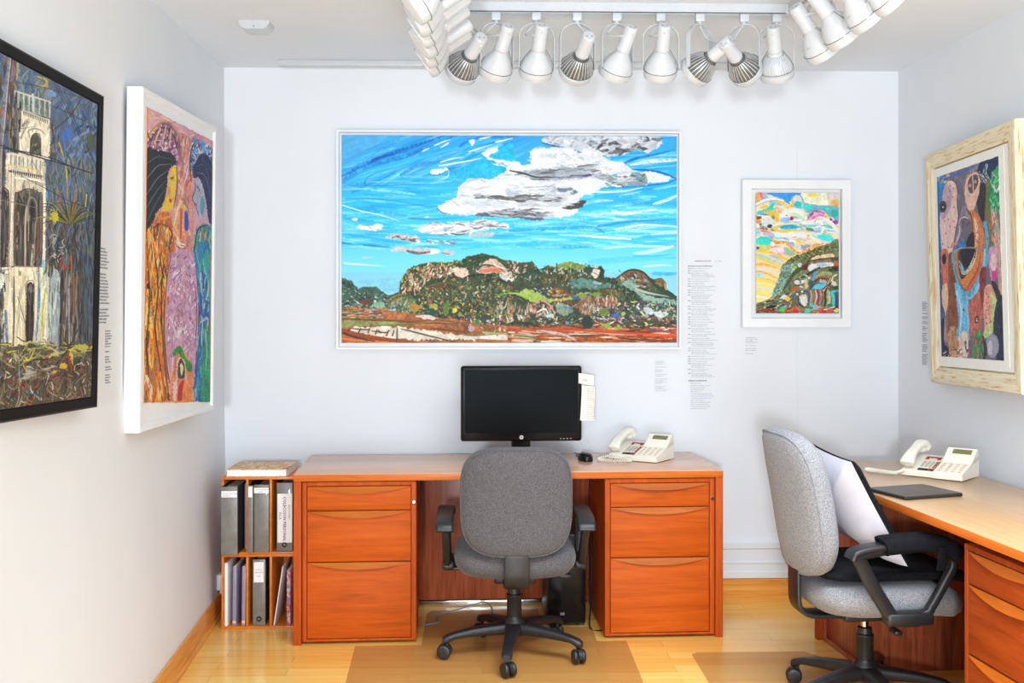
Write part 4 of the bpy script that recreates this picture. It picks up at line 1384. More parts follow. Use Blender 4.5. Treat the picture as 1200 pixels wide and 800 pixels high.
    # clouds
    P.poly([(230, 100), (270, 60), (560, 57), (760, 57), (1000, 57), (1018, 110), (940, 165), (860, 150), (700, 195), (640, 190), (560, 150), (490, 170), (400, 140), (320, 120)], (206, 214, 224), 8, 0.05)
    P.dabs([(540, 60), (1000, 60), (1010, 120), (900, 160), (700, 190), (560, 140)], 60, [(92, 94, 98), (120, 122, 126), (78, 80, 86), (176, 186, 198)], (20, 80), (12, 34), (-20, 40), 0.3)
    P.dabs([(240, 60), (600, 60), (600, 120), (300, 120)], 40, [(214, 222, 232), (190, 200, 214), (232, 238, 244), (160, 170, 184)], (20, 70), (10, 26), (-20, 50), 0.3)
    P.poly([(640, 60), (900, 58), (880, 80), (820, 130), (760, 120), (700, 75)], (224, 230, 238), 12, op=0.7)
    P.line([(225, 105), (330, 130), (420, 150), (500, 170), (570, 135)], 9, (70, 78, 90), 6, 0.2)
    A1()
    P.poly([(670, 540), (720, 500), (790, 470), (810, 410), (880, 345), (1000, 345), (1090, 315), (1172, 280), (1400, 250), (1500, 330), (1600, 400), (1600, 560), (1480, 600), (1170, 595), (960, 585), (740, 580)], (240, 244, 248), 8, 0.03)
    A2()
    P.poly([(0, 235), (100, 250), (150, 240), (145, 190), (165, 150), (220, 130), (300, 150), (420, 140), (480, 165), (560, 150), (640, 185), (665, 235), (700, 225), (760, 255), (830, 290), (925, 335), (925, 380), (800, 390), (640, 400), (590, 420), (460, 460), (360, 400), (200, 360), (100, 350), (0, 310)], (240, 243, 246), 8, 0.03)
    P.poly([(60, 300), (240, 275), (420, 250), (560, 235), (610, 260), (600, 310), (440, 345), (300, 350), (160, 345)], (170, 182, 192), 8, 0.08)
    P.line([(10, 290), (110, 310), (180, 330), (260, 335), (340, 330)], 12, (72, 74, 78), 6, 0.2)
    P.line([(150, 345), (260, 348), (400, 325)], 14, (84, 86, 92), 6, 0.2)
    P.line([(250, 355), (420, 345), (540, 325), (620, 303)], 24, (146, 150, 204), 14, 0.14)
    P.line([(500, 325), (560, 315), (620, 303)], 16, (84, 72, 152), 16, 0.14)
    P.blob(570, 200, 85, 50, (238, 240, 246), 30, 4); P.blob(330, 180, 150, 46, (240, 243, 248), 0, 5)
    P.line([(500, 170), (530, 215), (600, 250), (640, 270)], 8, (200, 206, 216), 4)
    P.poly([(560, 330), (700, 300), (800, 330), (900, 310), (930, 350), (900, 385), (740, 385), (640, 350)], (150, 162, 168), 8, 0.1)
    P.blob(740, 290, 85, 60, (226, 231, 240), 20, 4); P.blob(690, 260, 50, 36, (238, 241, 246), 0, 4); P.blob(800, 300, 36, 36, (222, 228, 236), 0, 4)
    P.blob(865, 335, 50, 34, (104, 142, 150), 10, 8); P.blob(840, 320, 24, 20, (70, 160, 176), 0, 5)
    P.line([(600, 400), (680, 380), (800, 375)], 18, (240, 244, 248), 8)
    P.blob(535, 405, 56, 40, (238, 240, 246), -10, 6)
    P.poly([(0, 400), (180, 395), (300, 385), (340, 420), (460, 420), (440, 450), (300, 462), (120, 460), (0, 460)], (190, 200, 212), 6, 0.08)
    P.line([(20, 420), (160, 410), (300, 400)], 16, (232, 236, 242), 8)
    P.poly([(330, 400), (420, 405), (465, 430), (440, 445), (350, 440)], (110, 128, 152), 6, 0.1)
    P.line([(30, 480), (120, 460), (230, 460), (290, 470)], 22, (84, 80, 76), 6, 0.2)
    P.poly([(60, 495), (200, 470), (360, 450), (400, 480), (390, 520), (280, 535), (120, 545)], (206, 212, 218), 6, 0.05)
    P.line([(120, 500), (250, 480), (360, 475)], 18, (240, 242, 244), 8)
    P.poly([(355, 535), (410, 510), (512, 487), (505, 520), (470, 540), (400, 548)], (78, 78, 78), 5, 0.14)
    P.blob(440, 478, 28, 28, (254, 254, 254), 0, 2)
    P.line([(0, 530), (120, 535), (250, 530)], 12, (234, 238, 242), 6)
    P.poly([(-60, 555), (60, 545), (160, 560), (250, 590), (210, 620), (90, 610), (0, 590), (-60, 580)], (92, 100, 122), 6, 0.14)
    P.blob(265, 590, 44, 20, (206, 212, 220), 0, 5)
    P.line([(150, 545), (240, 545)], 10, (90, 94, 104), 4)
    A1()
    P.line([(820, 470), (830, 410), (890, 360), (960, 350)], 22, (214, 222, 234), 12, 0.05)
    P.blob(975, 415, 60, 26, (250, 250, 250), -4, 4); P.blob(1040, 380, 70, 30, (246, 248, 250), 0, 4)
    P.line([(830, 455), (900, 460), (960, 440)], 10, (150, 152, 156), 3)
    P.line([(930, 462), (1020, 468), (1180, 475)], 26, (92, 88, 86), 26, 0.25)
    P.poly([(840, 490), (980, 490), (1172, 490), (1172, 520), (1000, 545), (880, 520)], (216, 226, 240), 6, 0.04)
    P.line([(760, 560), (880, 560), (1000, 555)], 26, (246, 248, 250), 14, 0.04)
    P.line([(668, 540), (700, 570), (740, 578)], 8, (110, 100, 96), 5)
    P.line([(750, 470), (790, 510), (860, 540)], 7, (160, 172, 190), 3)
    P.poly([(920, 585), (1000, 570), (1172, 545), (1172, 592), (1060, 598), (960, 595)], (98, 104, 118), 5, 0.16)
    P.poly([(540, 690), (590, 650), (640, 630), (690, 640), (740, 655), (860, 635), (980, 612), (1060, 630), (1150, 650), (1130, 680), (1000, 675), (860, 710), (700, 715), (580, 705)], (232, 236, 242), 8, 0.05)
    P.line([(800, 700), (880, 690), (1000, 660), (1130, 665)], 14, (120, 112, 112), 8, 0.3); P.line([(590, 660), (640, 635), (690, 640)], 7, (130, 122, 120), 3)
    P.line([(760, 710), (830, 715), (900, 690)], 12, (92, 90, 92), 4); P.poly([(880, 715), (960, 700), (1040, 705), (1020, 730), (900, 732)], (196, 206, 216), 6)
    P.poly([(320, 735), (390, 705), (470, 715), (540, 730), (545, 765), (460, 760), (380, 745)], (208, 210, 212), 8, 0.08)
    P.dabs([(360, 720), (540, 730), (540, 765), (380, 745)], 22, [(110, 106, 104), (232, 234, 236), (160, 158, 158)], (10, 34), (7, 13), (-20, 20))
    P.dabs([(600, 750), (800, 760), (790, 785), (610, 770)], 24, [(150, 156, 172), (234, 238, 242), (110, 112, 124)], (10, 34), (7, 13), (-20, 20))
    A3()
    P.poly([(370, 80), (420, 55), (520, 65), (640, 65), (650, 95), (600, 110), (500, 95), (420, 90)], (214, 214, 216), 6, 0.06)
    P.line([(480, 85), (560, 100), (640, 90)], 22, (88, 88, 90), 14, 0.25)
    P.poly([(640, 70), (700, 80), (690, 100), (650, 110)], (240, 243, 246), 4); P.blob(760, 95, 40, 18, (206, 206, 210), 4, 5)
    P.line([(720, 100), (770, 108)], 7, (140, 140, 142))
    P.line([(180, 45), (260, 50), (370, 62)], 16, (40, 150, 222), 6); P.line([(36, 30), (110, 40)], 14, (30, 140, 220), 5)
    P.line([(50, 170), (180, 178), (330, 190)], 16, (206, 236, 248), 4); P.line([(180, 130), (250, 130)], 12, (200, 234, 248), 4)
    P.poly([(140, 290), (300, 270), (430, 275), (430, 350), (360, 370), (240, 330)], (130, 208, 234), 12, op=0.7)
    A4()
    P.line([(380, 60), (460, 55), (600, 60)], 36, (60, 176, 232), 14); P.line([(860, 100), (960, 90), (1130, 50)], 22, (206, 236, 246), 30, 0.1)
    P.line([(860, 120), (1000, 118), (1130, 105)], 12, (50, 170, 226), 5); P.line([(930, 190), (1030, 180), (1120, 182)], 14, (230, 244, 250), 8)
    P.line([(560, 160), (800, 140), (1150, 130)], 50, (92, 198, 238), 30, 0.1, 0.7)
    P.line([(1000, 240), (1150, 240)], 30, (40, 166, 226), 20, 0.1, 0.8)
    A1()
    gw = [(214, 222, 232), (246, 248, 250), (188, 198, 212), (250, 250, 250), (232, 236, 242)]
    gd = [(120, 124, 132), (150, 158, 168), (92, 92, 96), (206, 214, 224)]
    P.dabs([(690, 530), (800, 480), (820, 400), (900, 350), (1170, 300), (1500, 330), (1600, 460), (1500, 570), (1000, 580)], 170, gw, (30, 120), (8, 24), (-20, 24), 0.5, 0.7)
    P.dabs([(930, 455), (1300, 455), (1480, 470), (1480, 500), (1180, 490), (930, 480)], 60, gd, (30, 110), (6, 16), (-8, 10), 0.3, 0.85)
    P.dabs([(900, 570), (1172, 550), (1400, 560), (1420, 600), (1100, 600)], 60, gd + [(96, 104, 126)], (30, 100), (6, 18), (-10, 12), 0.3, 0.85)
    P.dabs([(560, 700), (640, 640), (1000, 620), (1140, 655), (1000, 690), (700, 715)], 80, gw + gd[:2], (20, 90), (6, 16), (-14, 20), 0.5, 0.8)
    A2()
    P.dabs([(150, 200), (240, 140), (480, 160), (660, 230), (830, 290), (900, 330), (600, 320), (300, 270)], 120, gw, (30, 110), (8, 24), (-40, 40), 0.6, 0.7)
    P.dabs([(30, 300), (240, 285), (540, 250), (610, 290), (440, 340), (200, 345)], 80, gd + [(176, 190, 200), (160, 178, 190)], (40, 140), (6, 16), (-2, 14), 0.3, 0.8)
    P.dabs([(560, 320), (900, 310), (920, 370), (660, 385)], 50, gd[1:] + [(110, 160, 172), (196, 206, 214)], (20, 80), (8, 20), (-20, 20), 0.4, 0.8)
    P.line([(10, 290), (110, 312), (180, 332), (260, 336), (340, 330)], 13, (64, 66, 72), 6, 0.25)
    P.line([(145, 195), (165, 152), (220, 132), (300, 148), (420, 140), (480, 163)], 6, (190, 200, 212), 3, 0.2); P.line([(500, 160), (560, 152), (640, 188), (662, 232)], 5, (190, 200, 212), 3)
    # mountains
    G1 = [(40, 62, 44), (58, 86, 56), (30, 46, 36), (84, 108, 62), (52, 74, 66)]
    A3()
    far = [(34, 265), (100, 290), (150, 345), (190, 328), (270, 332), (352, 385), (425, 360), (430, 480), (34, 480)]
    P.poly(far, (66, 96, 86), 5, 0.16, smooth=False)
    P.dabs([(34, 275), (140, 330), (350, 390), (420, 470), (34, 470)], 150, [(34, 60, 52), (120, 150, 134), (196, 210, 200), (56, 92, 74), (84, 120, 104), (24, 44, 40)], (8, 30), (4, 9), (-50, 40), 0.4)
    P.dabs([(34, 410), (330, 420), (330, 500), (34, 500)], 110, [(206, 196, 176), (54, 92, 52), (236, 232, 220), (120, 110, 80), (90, 120, 70), (40, 60, 44)], (6, 24), (4, 10), (-60, 60), 0.3)
    top = [(425, 390), (430, 300), (480, 215), (545, 180), (640, 160), (740, 165), (830, 155), (900, 120), (1000, 103), (1080, 115), (1130, 145), (1200, 158)]
    P.poly(top + [(1200, 640), (420, 640)], (62, 74, 50), 4, 0.2, smooth=False)
    A4()
    rt = [(0, 145), (90, 165), (160, 155), (210, 210), (270, 180), (330, 195), (420, 158), (500, 175), (560, 195), (620, 183), (657, 210), (657, 262), (740, 270), (830, 213), (920, 225), (980, 270), (1012, 275), (1050, 265), (1082, 300), (1086, 340), (1165, 400), (1165, 640), (-10, 640)]
    P.poly(rt, (64, 78, 56), 4, 0.2, smooth=False)
    A3()
    P.dabs([(430, 380), (480, 220), (640, 165), (820, 170), (800, 230), (640, 290), (540, 370)], 190, [(224, 160, 122), (236, 204, 172), (206, 132, 92), (244, 232, 216), (160, 104, 74), (196, 172, 124)], (10, 36), (6, 13), (40, 110), 0.4)
    P.dabs([(430, 300), (500, 195), (640, 155), (830, 150), (830, 190), (640, 200), (520, 220), (450, 330)], 110, [(58, 84, 48), (96, 112, 54), (40, 58, 40), (132, 136, 66), (224, 206, 96)], (6, 22), (5, 10), (20, 120), 0.4)
    P.dabs([(820, 165), (1000, 105), (1130, 150), (1010, 170), (880, 195)], 110, [(36, 66, 46), (52, 90, 62), (28, 48, 36), (72, 104, 60)], (10, 34), (6, 12), (-40, 50), 0.4)
    P.poly([(800, 200), (880, 200), (900, 240), (850, 265), (800, 240)], (232, 204, 184), 8, 0.12)
    P.poly([(960, 205), (1060, 140), (1140, 190), (1160, 235), (1080, 230), (980, 240)], (196, 172, 150), 6, 0.12)
    P.line([(975, 225), (1080, 215), (1180, 240)], 26, (222, 106, 70), 20, 0.14)
    P.line([(960, 215), (1000, 180), (1080, 190), (1130, 215)], 12, (44, 48, 36), 8); P.line([(1000, 195), (1080, 195), (1130, 225)], 10, (220, 150, 112), 8)
    P.line([(850, 275), (960, 245), (1070, 260), (1130, 290), (1200, 300)], 16, (34, 46, 36), 14); P.line([(1060, 150), (1090, 190), (1170, 210)], 10, (234, 226, 216), 8)
    P.poly([(1110, 240), (1200, 230), (1200, 290), (1130, 280)], (206, 206, 200), 6, 0.1)
    dk = [(44, 58, 42), (64, 86, 52), (96, 120, 58), (36, 42, 44), (110, 78, 54), (136, 146, 74), (78, 106, 92), (60, 62, 70), (110, 136, 84)]
    P.dabs([(540, 400), (700, 270), (1200, 280), (1200, 600), (560, 560)], 520, dk + [(150, 150, 84), (214, 190, 150), (170, 86, 62)], (8, 34), (5, 13), (-80, 90), 0.5)
    P.dabs([(540, 400), (760, 330), (1180, 330), (1180, 560), (560, 540)], 130, [(226, 206, 70), (128, 160, 62), (206, 150, 60), (196, 140, 128), (70, 120, 110), (236, 226, 200), (60, 70, 120)], (6, 22), (5, 12), (-80, 90), 0.5)
    P.line([(560, 380), (640, 320), (740, 300), (880, 320)], 14, (80, 110, 56), 8); P.line([(640, 340), (740, 315), (760, 340)], 22, (126, 62, 44), 12)
    P.poly([(345, 450), (370, 400), (440, 380), (520, 390), (545, 440), (500, 500), (400, 480)], (96, 120, 84), 5, 0.2)
    P.blob(395, 440, 34, 26, (132, 128, 106), -20, 4); P.line([(340, 430), (400, 390), (500, 375)], 10, (186, 130, 66), 6)
    P.dabs([(360, 400), (540, 400), (540, 560), (380, 520)], 110, [(80, 120, 70), (150, 170, 120), (176, 206, 196), (190, 130, 60), (56, 84, 52)], (8, 30), (5, 10), (30, 120), 0.4)
    P.blob(455, 530, 12, 36, (150, 184, 80), 0, 3); P.blob(530, 470, 34, 26, (186, 136, 56), 0, 5); P.blob(660, 470, 30, 28, (176, 170, 76), 0, 6); P.blob(805, 490, 16, 16, (232, 216, 60), 0, 3)
    P.blob(640, 500, 46, 26, (40, 82, 74), 0, 6); P.blob(750, 470, 18, 60, (92, 122, 50), 10, 5); P.blob(285, 450, 42, 22, (140, 180, 150), 0, 6); P.blob(200, 430, 40, 22, (110, 70, 60), 0, 6)
    P.dabs([(1080, 420), (1200, 380), (1200, 560), (1080, 530)], 50, [(186, 140, 90), (140, 100, 64), (220, 206, 186), (96, 74, 60), (126, 140, 126)], (14, 60), (7, 14), (50, 120), 0.5)
    P.line([(1080, 400), (1140, 375), (1200, 385)], 16, (124, 160, 60), 10)
    A4()
    P.dabs([(0, 150), (90, 165), (200, 200), (100, 240), (0, 280)], 70, [(150, 84, 60), (228, 180, 150), (88, 60, 44), (236, 226, 216), (60, 76, 60)], (8, 26), (6, 11), (20, 120), 0.4)
    P.dabs([(210, 215), (280, 182), (420, 160), (640, 190), (640, 260), (440, 245), (260, 240)], 150, [(236, 232, 224), (226, 196, 150), (50, 60, 52), (132, 150, 62), (196, 190, 190), (32, 36, 40)], (8, 30), (5, 12), (20, 130), 0.5)
    P.poly([(330, 180), (430, 160), (520, 185), (540, 215), (450, 205), (360, 195)], (126, 150, 66), 8, 0.15, 0.8); P.blob(630, 228, 26, 40, (34, 58, 42), 0, 5); P.blob(548, 212, 34, 20, (44, 76, 50), 0, 6); P.blob(600, 232, 26, 32, (224, 214, 204), 0, 6)
    P.poly([(95, 260), (130, 225), (200, 222), (260, 250), (230, 300), (130, 290)], (46, 78, 62), 6, 0.18)
    P.poly([(215, 255), (330, 240), (460, 250), (440, 290), (240, 310)], (72, 80, 46), 6, 0.2); P.dabs([(110, 260), (250, 250), (450, 260), (420, 310), (120, 300)], 60, [(216, 196, 170), (60, 76, 50), (140, 96, 60), (40, 50, 40)], (10, 34), (4, 8), (60, 110), 0.3)
    P.poly([(420, 280), (520, 275), (640, 300), (760, 320), (760, 350), (560, 345), (440, 330)], (86, 128, 118), 8, 0.2); P.blob(610, 302, 34, 14, (150, 190, 196), 10, 5)
    P.dabs([(640, 265), (760, 290), (860, 350), (900, 440), (820, 420), (700, 330)], 90, [(32, 54, 44), (48, 76, 60), (26, 40, 36), (84, 110, 84)], (12, 40), (5, 11), (50, 110), 0.3)
    P.poly([(735, 275), (830, 218), (920, 228), (990, 320), (900, 330), (800, 300)], (110, 84, 62), 5, 0.25); P.line([(740, 270), (830, 215), (920, 226), (985, 290)], 14, (62, 58, 40), 12)
    P.dabs([(760, 260), (900, 240), (980, 320), (860, 340), (790, 310)], 60, [(206, 212, 204), (120, 160, 150), (90, 60, 46), (156, 140, 120), (40, 58, 48)], (12, 44), (6, 13), (-60, 10), 0.4)
    P.poly([(780, 310), (840, 280), (870, 330), (960, 390), (1150, 420), (1150, 450), (960, 430), (860, 360)], (140, 178, 164), 6, 0.1)
    P.line([(870, 340), (960, 370), (1100, 395)], 20, (188, 200, 190), 8); P.line([(985, 290), (1060, 350), (1160, 410)], 34, (40, 70, 54), 26, 0.2)
    P.poly([(1000, 280), (1050, 265), (1082, 300), (1080, 330), (1030, 320)], (120, 96, 62), 5, 0.25); P.line([(1075, 310), (1082, 345)], 14, (214, 160, 110))
    P.dabs([(900, 430), (1160, 420), (1160, 540), (900, 520)], 110, [(40, 66, 52), (190, 206, 200), (80, 110, 90), (30, 40, 50), (150, 170, 150)], (10, 34), (6, 12), (-30, 100), 0.5)
    P.poly([(60, 400), (100, 350), (200, 360), (280, 410), (420, 400), (460, 380), (560, 365), (500, 400), (380, 420), (200, 430)], (160, 186, 92), 8, 0.1)
    P.line([(0, 380), (80, 400), (160, 440), (260, 430)], 18, (40, 62, 40), 10); P.line([(0, 370), (90, 380), (170, 420)], 14, (176, 196, 70), 8); P.dabs([(180, 330), (300, 340), (280, 390), (190, 370)], 40, [(44, 74, 110), (60, 90, 70), (210, 210, 210), (80, 60, 44)], (8, 24), (5, 9), (-60, 60))
    P.line([(270, 350), (340, 345), (420, 385), (500, 400), (620, 370), (740, 405)], 22, (152, 92, 50), 14); P.dabs([(280, 345), (400, 350), (400, 410), (290, 400)], 26, [(226, 190, 140), (150, 90, 50), (110, 64, 40)], (12, 40), (6, 11), (-40, 40))
    P.poly([(430, 400), (540, 375), (560, 400), (500, 420)], (56, 96, 140), 8); P.blob(510, 395, 26, 20, (130, 146, 60), 0, 5); P.blob(600, 380, 34, 16, (120, 150, 56), 0, 5)
    P.poly([(620, 350), (760, 350), (790, 385), (660, 380)], (92, 92, 40), 5, 0.15); P.line([(620, 345), (700, 340), (790, 370)], 10, (96, 56, 46), 8)
    P.poly([(470, 470), (500, 420), (600, 395), (720, 405), (740, 450), (620, 480), (540, 520)], (150, 106, 78), 8, 0.2)
    P.dabs([(470, 410), (740, 400), (740, 500), (480, 510)], 110, [(206, 176, 160), (150, 80, 56), (90, 110, 96), (226, 216, 206), (110, 70, 60), (176, 186, 170)], (12, 54), (5, 10), (60, 110), 0.3)
    P.poly([(330, 450), (400, 450), (450, 490), (380, 525), (330, 500)], (134, 156, 130), 6, 0.1); P.line([(350, 465), (420, 475), (450, 500)], 9, (96, 120, 196), 5); P.line([(300, 430), (400, 430), (460, 460), (500, 440)], 12, (150, 60, 48), 8)
    P.dabs([(20, 450), (330, 440), (330, 560), (20, 540)], 130, [(196, 150, 120), (236, 226, 216), (110, 80, 60), (60, 76, 56), (170, 160, 150), (220, 130, 100)], (14, 56), (7, 14), (50, 120), 0.5)
    P.line([(190, 440), (240, 425), (290, 460), (310, 500)], 16, (206, 150, 140), 10); P.line([(200, 500), (250, 480), (280, 530)], 14, (236, 236, 230), 8); P.blob(230, 545, 44, 16, (34, 64, 44), 0, 5); P.blob(285, 530, 30, 20, (206, 220, 210), 0, 8)
    P.dabs([(560, 470), (900, 420), (1160, 480), (1160, 560), (560, 560)], 230, [(86, 120, 76), (226, 150, 160), (60, 90, 170), (206, 210, 120), (50, 60, 44), (150, 170, 180), (120, 60, 110), (236, 232, 226)], (8, 30), (6, 12), (-90, 90), 0.5)
    P.blob(655, 500, 40, 26, (108, 128, 50), 0, 4); P.line([(690, 485), (770, 485)], 18, (72, 76, 100), 14); P.blob(735, 525, 20, 14, (70, 110, 206), 0, 4); P.blob(790, 510, 14, 14, (190, 200, 90), 0, 4); P.blob(960, 490, 36, 24, (196, 216, 226), 20, 6); P.blob(1050, 515, 46, 22, (206, 220, 214), 0, 8)
    A3()
    fine = [(240, 232, 218), (44, 58, 42), (214, 160, 130), (130, 164, 86), (100, 136, 104), (30, 36, 34), (176, 96, 70), (222, 214, 160), (150, 176, 120), (190, 200, 180)]
    P.dabs([(430, 380), (500, 220), (740, 175), (900, 140), (1200, 170), (1200, 560), (560, 520)], 420, fine, (6, 26), (2.5, 6), (-80, 100), 0.6, 0.85)
    A4()
    P.dabs([(0, 160), (420, 170), (640, 200), (830, 230), (1160, 420), (1160, 560), (0, 560)], 480, fine + [(140, 170, 170), (84, 110, 150)], (6, 30), (2.5, 6), (-80, 100), 0.6, 0.85)
    # ground
    A3()
    P.poly([(34, 470), (330, 480), (560, 520), (900, 560), (1210, 600), (1210, 730), (20, 730)], (176, 110, 66), 6, 0.2, smooth=False)
    P.dabs([(34, 480), (330, 490), (330, 540), (34, 545)], 70, [(206, 120, 60), (226, 190, 150), (150, 90, 50), (110, 130, 76), (150, 170, 176), (60, 70, 60)], (20, 90), (5, 10), (-6, 6))
    P.poly([(40, 560), (200, 550), (400, 560), (500, 580), (300, 592), (50, 600)], (146, 156, 96), 8, 0.14); P.line([(34, 545), (200, 552), (420, 560), (640, 575), (860, 580)], 16, (130, 70, 40), 12, 0.3); P.line([(500, 560), (700, 555), (900, 580)], 22, (158, 92, 66), 12, 0.2); P.poly([(530, 535), (600, 520), (690, 540), (640, 550)], (226, 206, 196), 5)
    P.line([(300, 590), (460, 585), (700, 570), (860, 600)], 12, (92, 110, 60), 6, 0.3)
    P.poly([(90, 610), (300, 600), (520, 610), (800, 650), (1200, 660), (1200, 700), (860, 690), (560, 690), (300, 670), (120, 640)], (232, 222, 204), 8, 0.08)
    P.line([(34, 620), (160, 660), (360, 690), (560, 710)], 40, (150, 70, 32), 20, 0.3); P.line([(34, 680), (200, 700), (400, 712)], 40, (200, 112, 60), 20, 0.25); P.line([(34, 640), (120, 670), (260, 700)], 18, (96, 44, 24), 8, 0.3)
    for a in ([(80, 625), (100, 610)], [(150, 640), (165, 612)], [(215, 640), (225, 612)], [(265, 650), (275, 620)], [(300, 640), (285, 625)], [(340, 660), (355, 625)], [(380, 660), (390, 625)], [(410, 690), (412, 610)], [(240, 630), (330, 640), (360, 628)], [(100, 612), (200, 620), (230, 612)]):
        P.line(a, 10, (84, 44, 30), 7)
    P.line([(440, 615), (560, 645), (660, 670), (790, 700)], 11, (74, 66, 44), 8, 0.2); P.line([(640, 612), (760, 625), (900, 640)], 14, (126, 66, 36), 8, 0.3); P.line([(860, 660), (980, 660), (1100, 650)], 9, (110, 110, 60), 5); P.line([(1000, 640), (1200, 655)], 12, (160, 190, 110), 8); P.line([(960, 690), (1200, 700)], 14, (196, 110, 66), 10)
    P.dabs([(740, 530), (1200, 560), (1200, 640), (900, 620)], 120, [(54, 92, 50), (236, 230, 216), (196, 90, 50), (110, 140, 66), (130, 66, 46), (90, 60, 120)], (8, 26), (6, 12), (-90, 90), 0.4)
    P.blob(915, 615, 24, 24, (196, 176, 170), 0, 5); P.blob(958, 565, 14, 20, (50, 130, 60), 0, 3)
    A4()
    P.poly([(-10, 600), (220, 590), (480, 580), (800, 620), (1165, 600), (1165, 740), (-10, 740)], (168, 84, 48), 6, 0.2, smooth=False)
    P.dabs([(0, 600), (1160, 610), (1160, 715), (0, 715)], 150, [(196, 92, 50), (130, 60, 36), (226, 190, 150), (210, 130, 76), (84, 44, 30), (236, 216, 190)], (40, 200), (5, 13), (-8, 6), 0.05)
    P.dabs([(560, 540), (1160, 530), (1160, 620), (560, 610)], 170, [(196, 70, 44), (226, 176, 140), (120, 56, 40), (236, 226, 216), (90, 110, 60), (60, 50, 60)], (8, 40), (5, 11), (-30, 30), 0.3)
    P.line([(0, 610), (200, 625), (480, 625), (700, 640), (1000, 655), (1155, 665)], 14, (206, 84, 44), 20, 0.15); P.line([(930, 660), (1155, 660)], 18, (226, 90, 40), 18); P.line([(960, 620), (1060, 632), (1150, 640)], 18, (134, 66, 90), 10); P.line([(760, 680), (900, 690), (1020, 688)], 12, (64, 60, 36), 6)
    P.line([(200, 630), (330, 645), (420, 670), (470, 705)], 26, (206, 206, 210), 6, 0.15); P.line([(440, 660), (560, 660), (680, 655)], 13, (66, 72, 40), 6); P.line([(40, 660), (150, 670), (220, 700)], 16, (96, 124, 60), 8); P.line([(70, 640), (140, 650), (180, 660)], 16, (216, 166, 150), 8)
    P.dabs([(0, 560), (480, 530), (560, 590), (200, 600), (0, 600)], 120, [(56, 66, 44), (40, 50, 40), (120, 60, 44), (206, 190, 170), (90, 110, 70)], (10, 44), (6, 13), (-20, 60), 0.4)
    P.blob(540, 570, 40, 40, (46, 54, 54), 0, 10); P.line([(60, 575), (150, 578), (220, 605)], 18, (44, 62, 40), 10); P.blob(675, 597, 34, 12, (132, 176, 60), 10, 4); P.blob(750, 608, 26, 10, (126, 170, 60), 0, 4); P.blob(400, 575, 14, 14, (110, 150, 206), 0, 4)
    for k, x in enumerate((1045, 1065, 1085, 1100, 1125, 1135)):
        P.line([(x, 705), (x + 4, 690 - 3 * (k % 3)), (x + 12, 702)], 6, (130, 60, 40), 4)
    m = np.clip((P.c[..., 2] - P.c[..., 0] - 50) / 60, 0, 1) * (np.arange(P.h)[:, None] < 0.66 * P.h)      # the blues lean to cerulean
    P.c[..., 1] += m * 12
    P.c[..., 0] -= m * 6
    return P

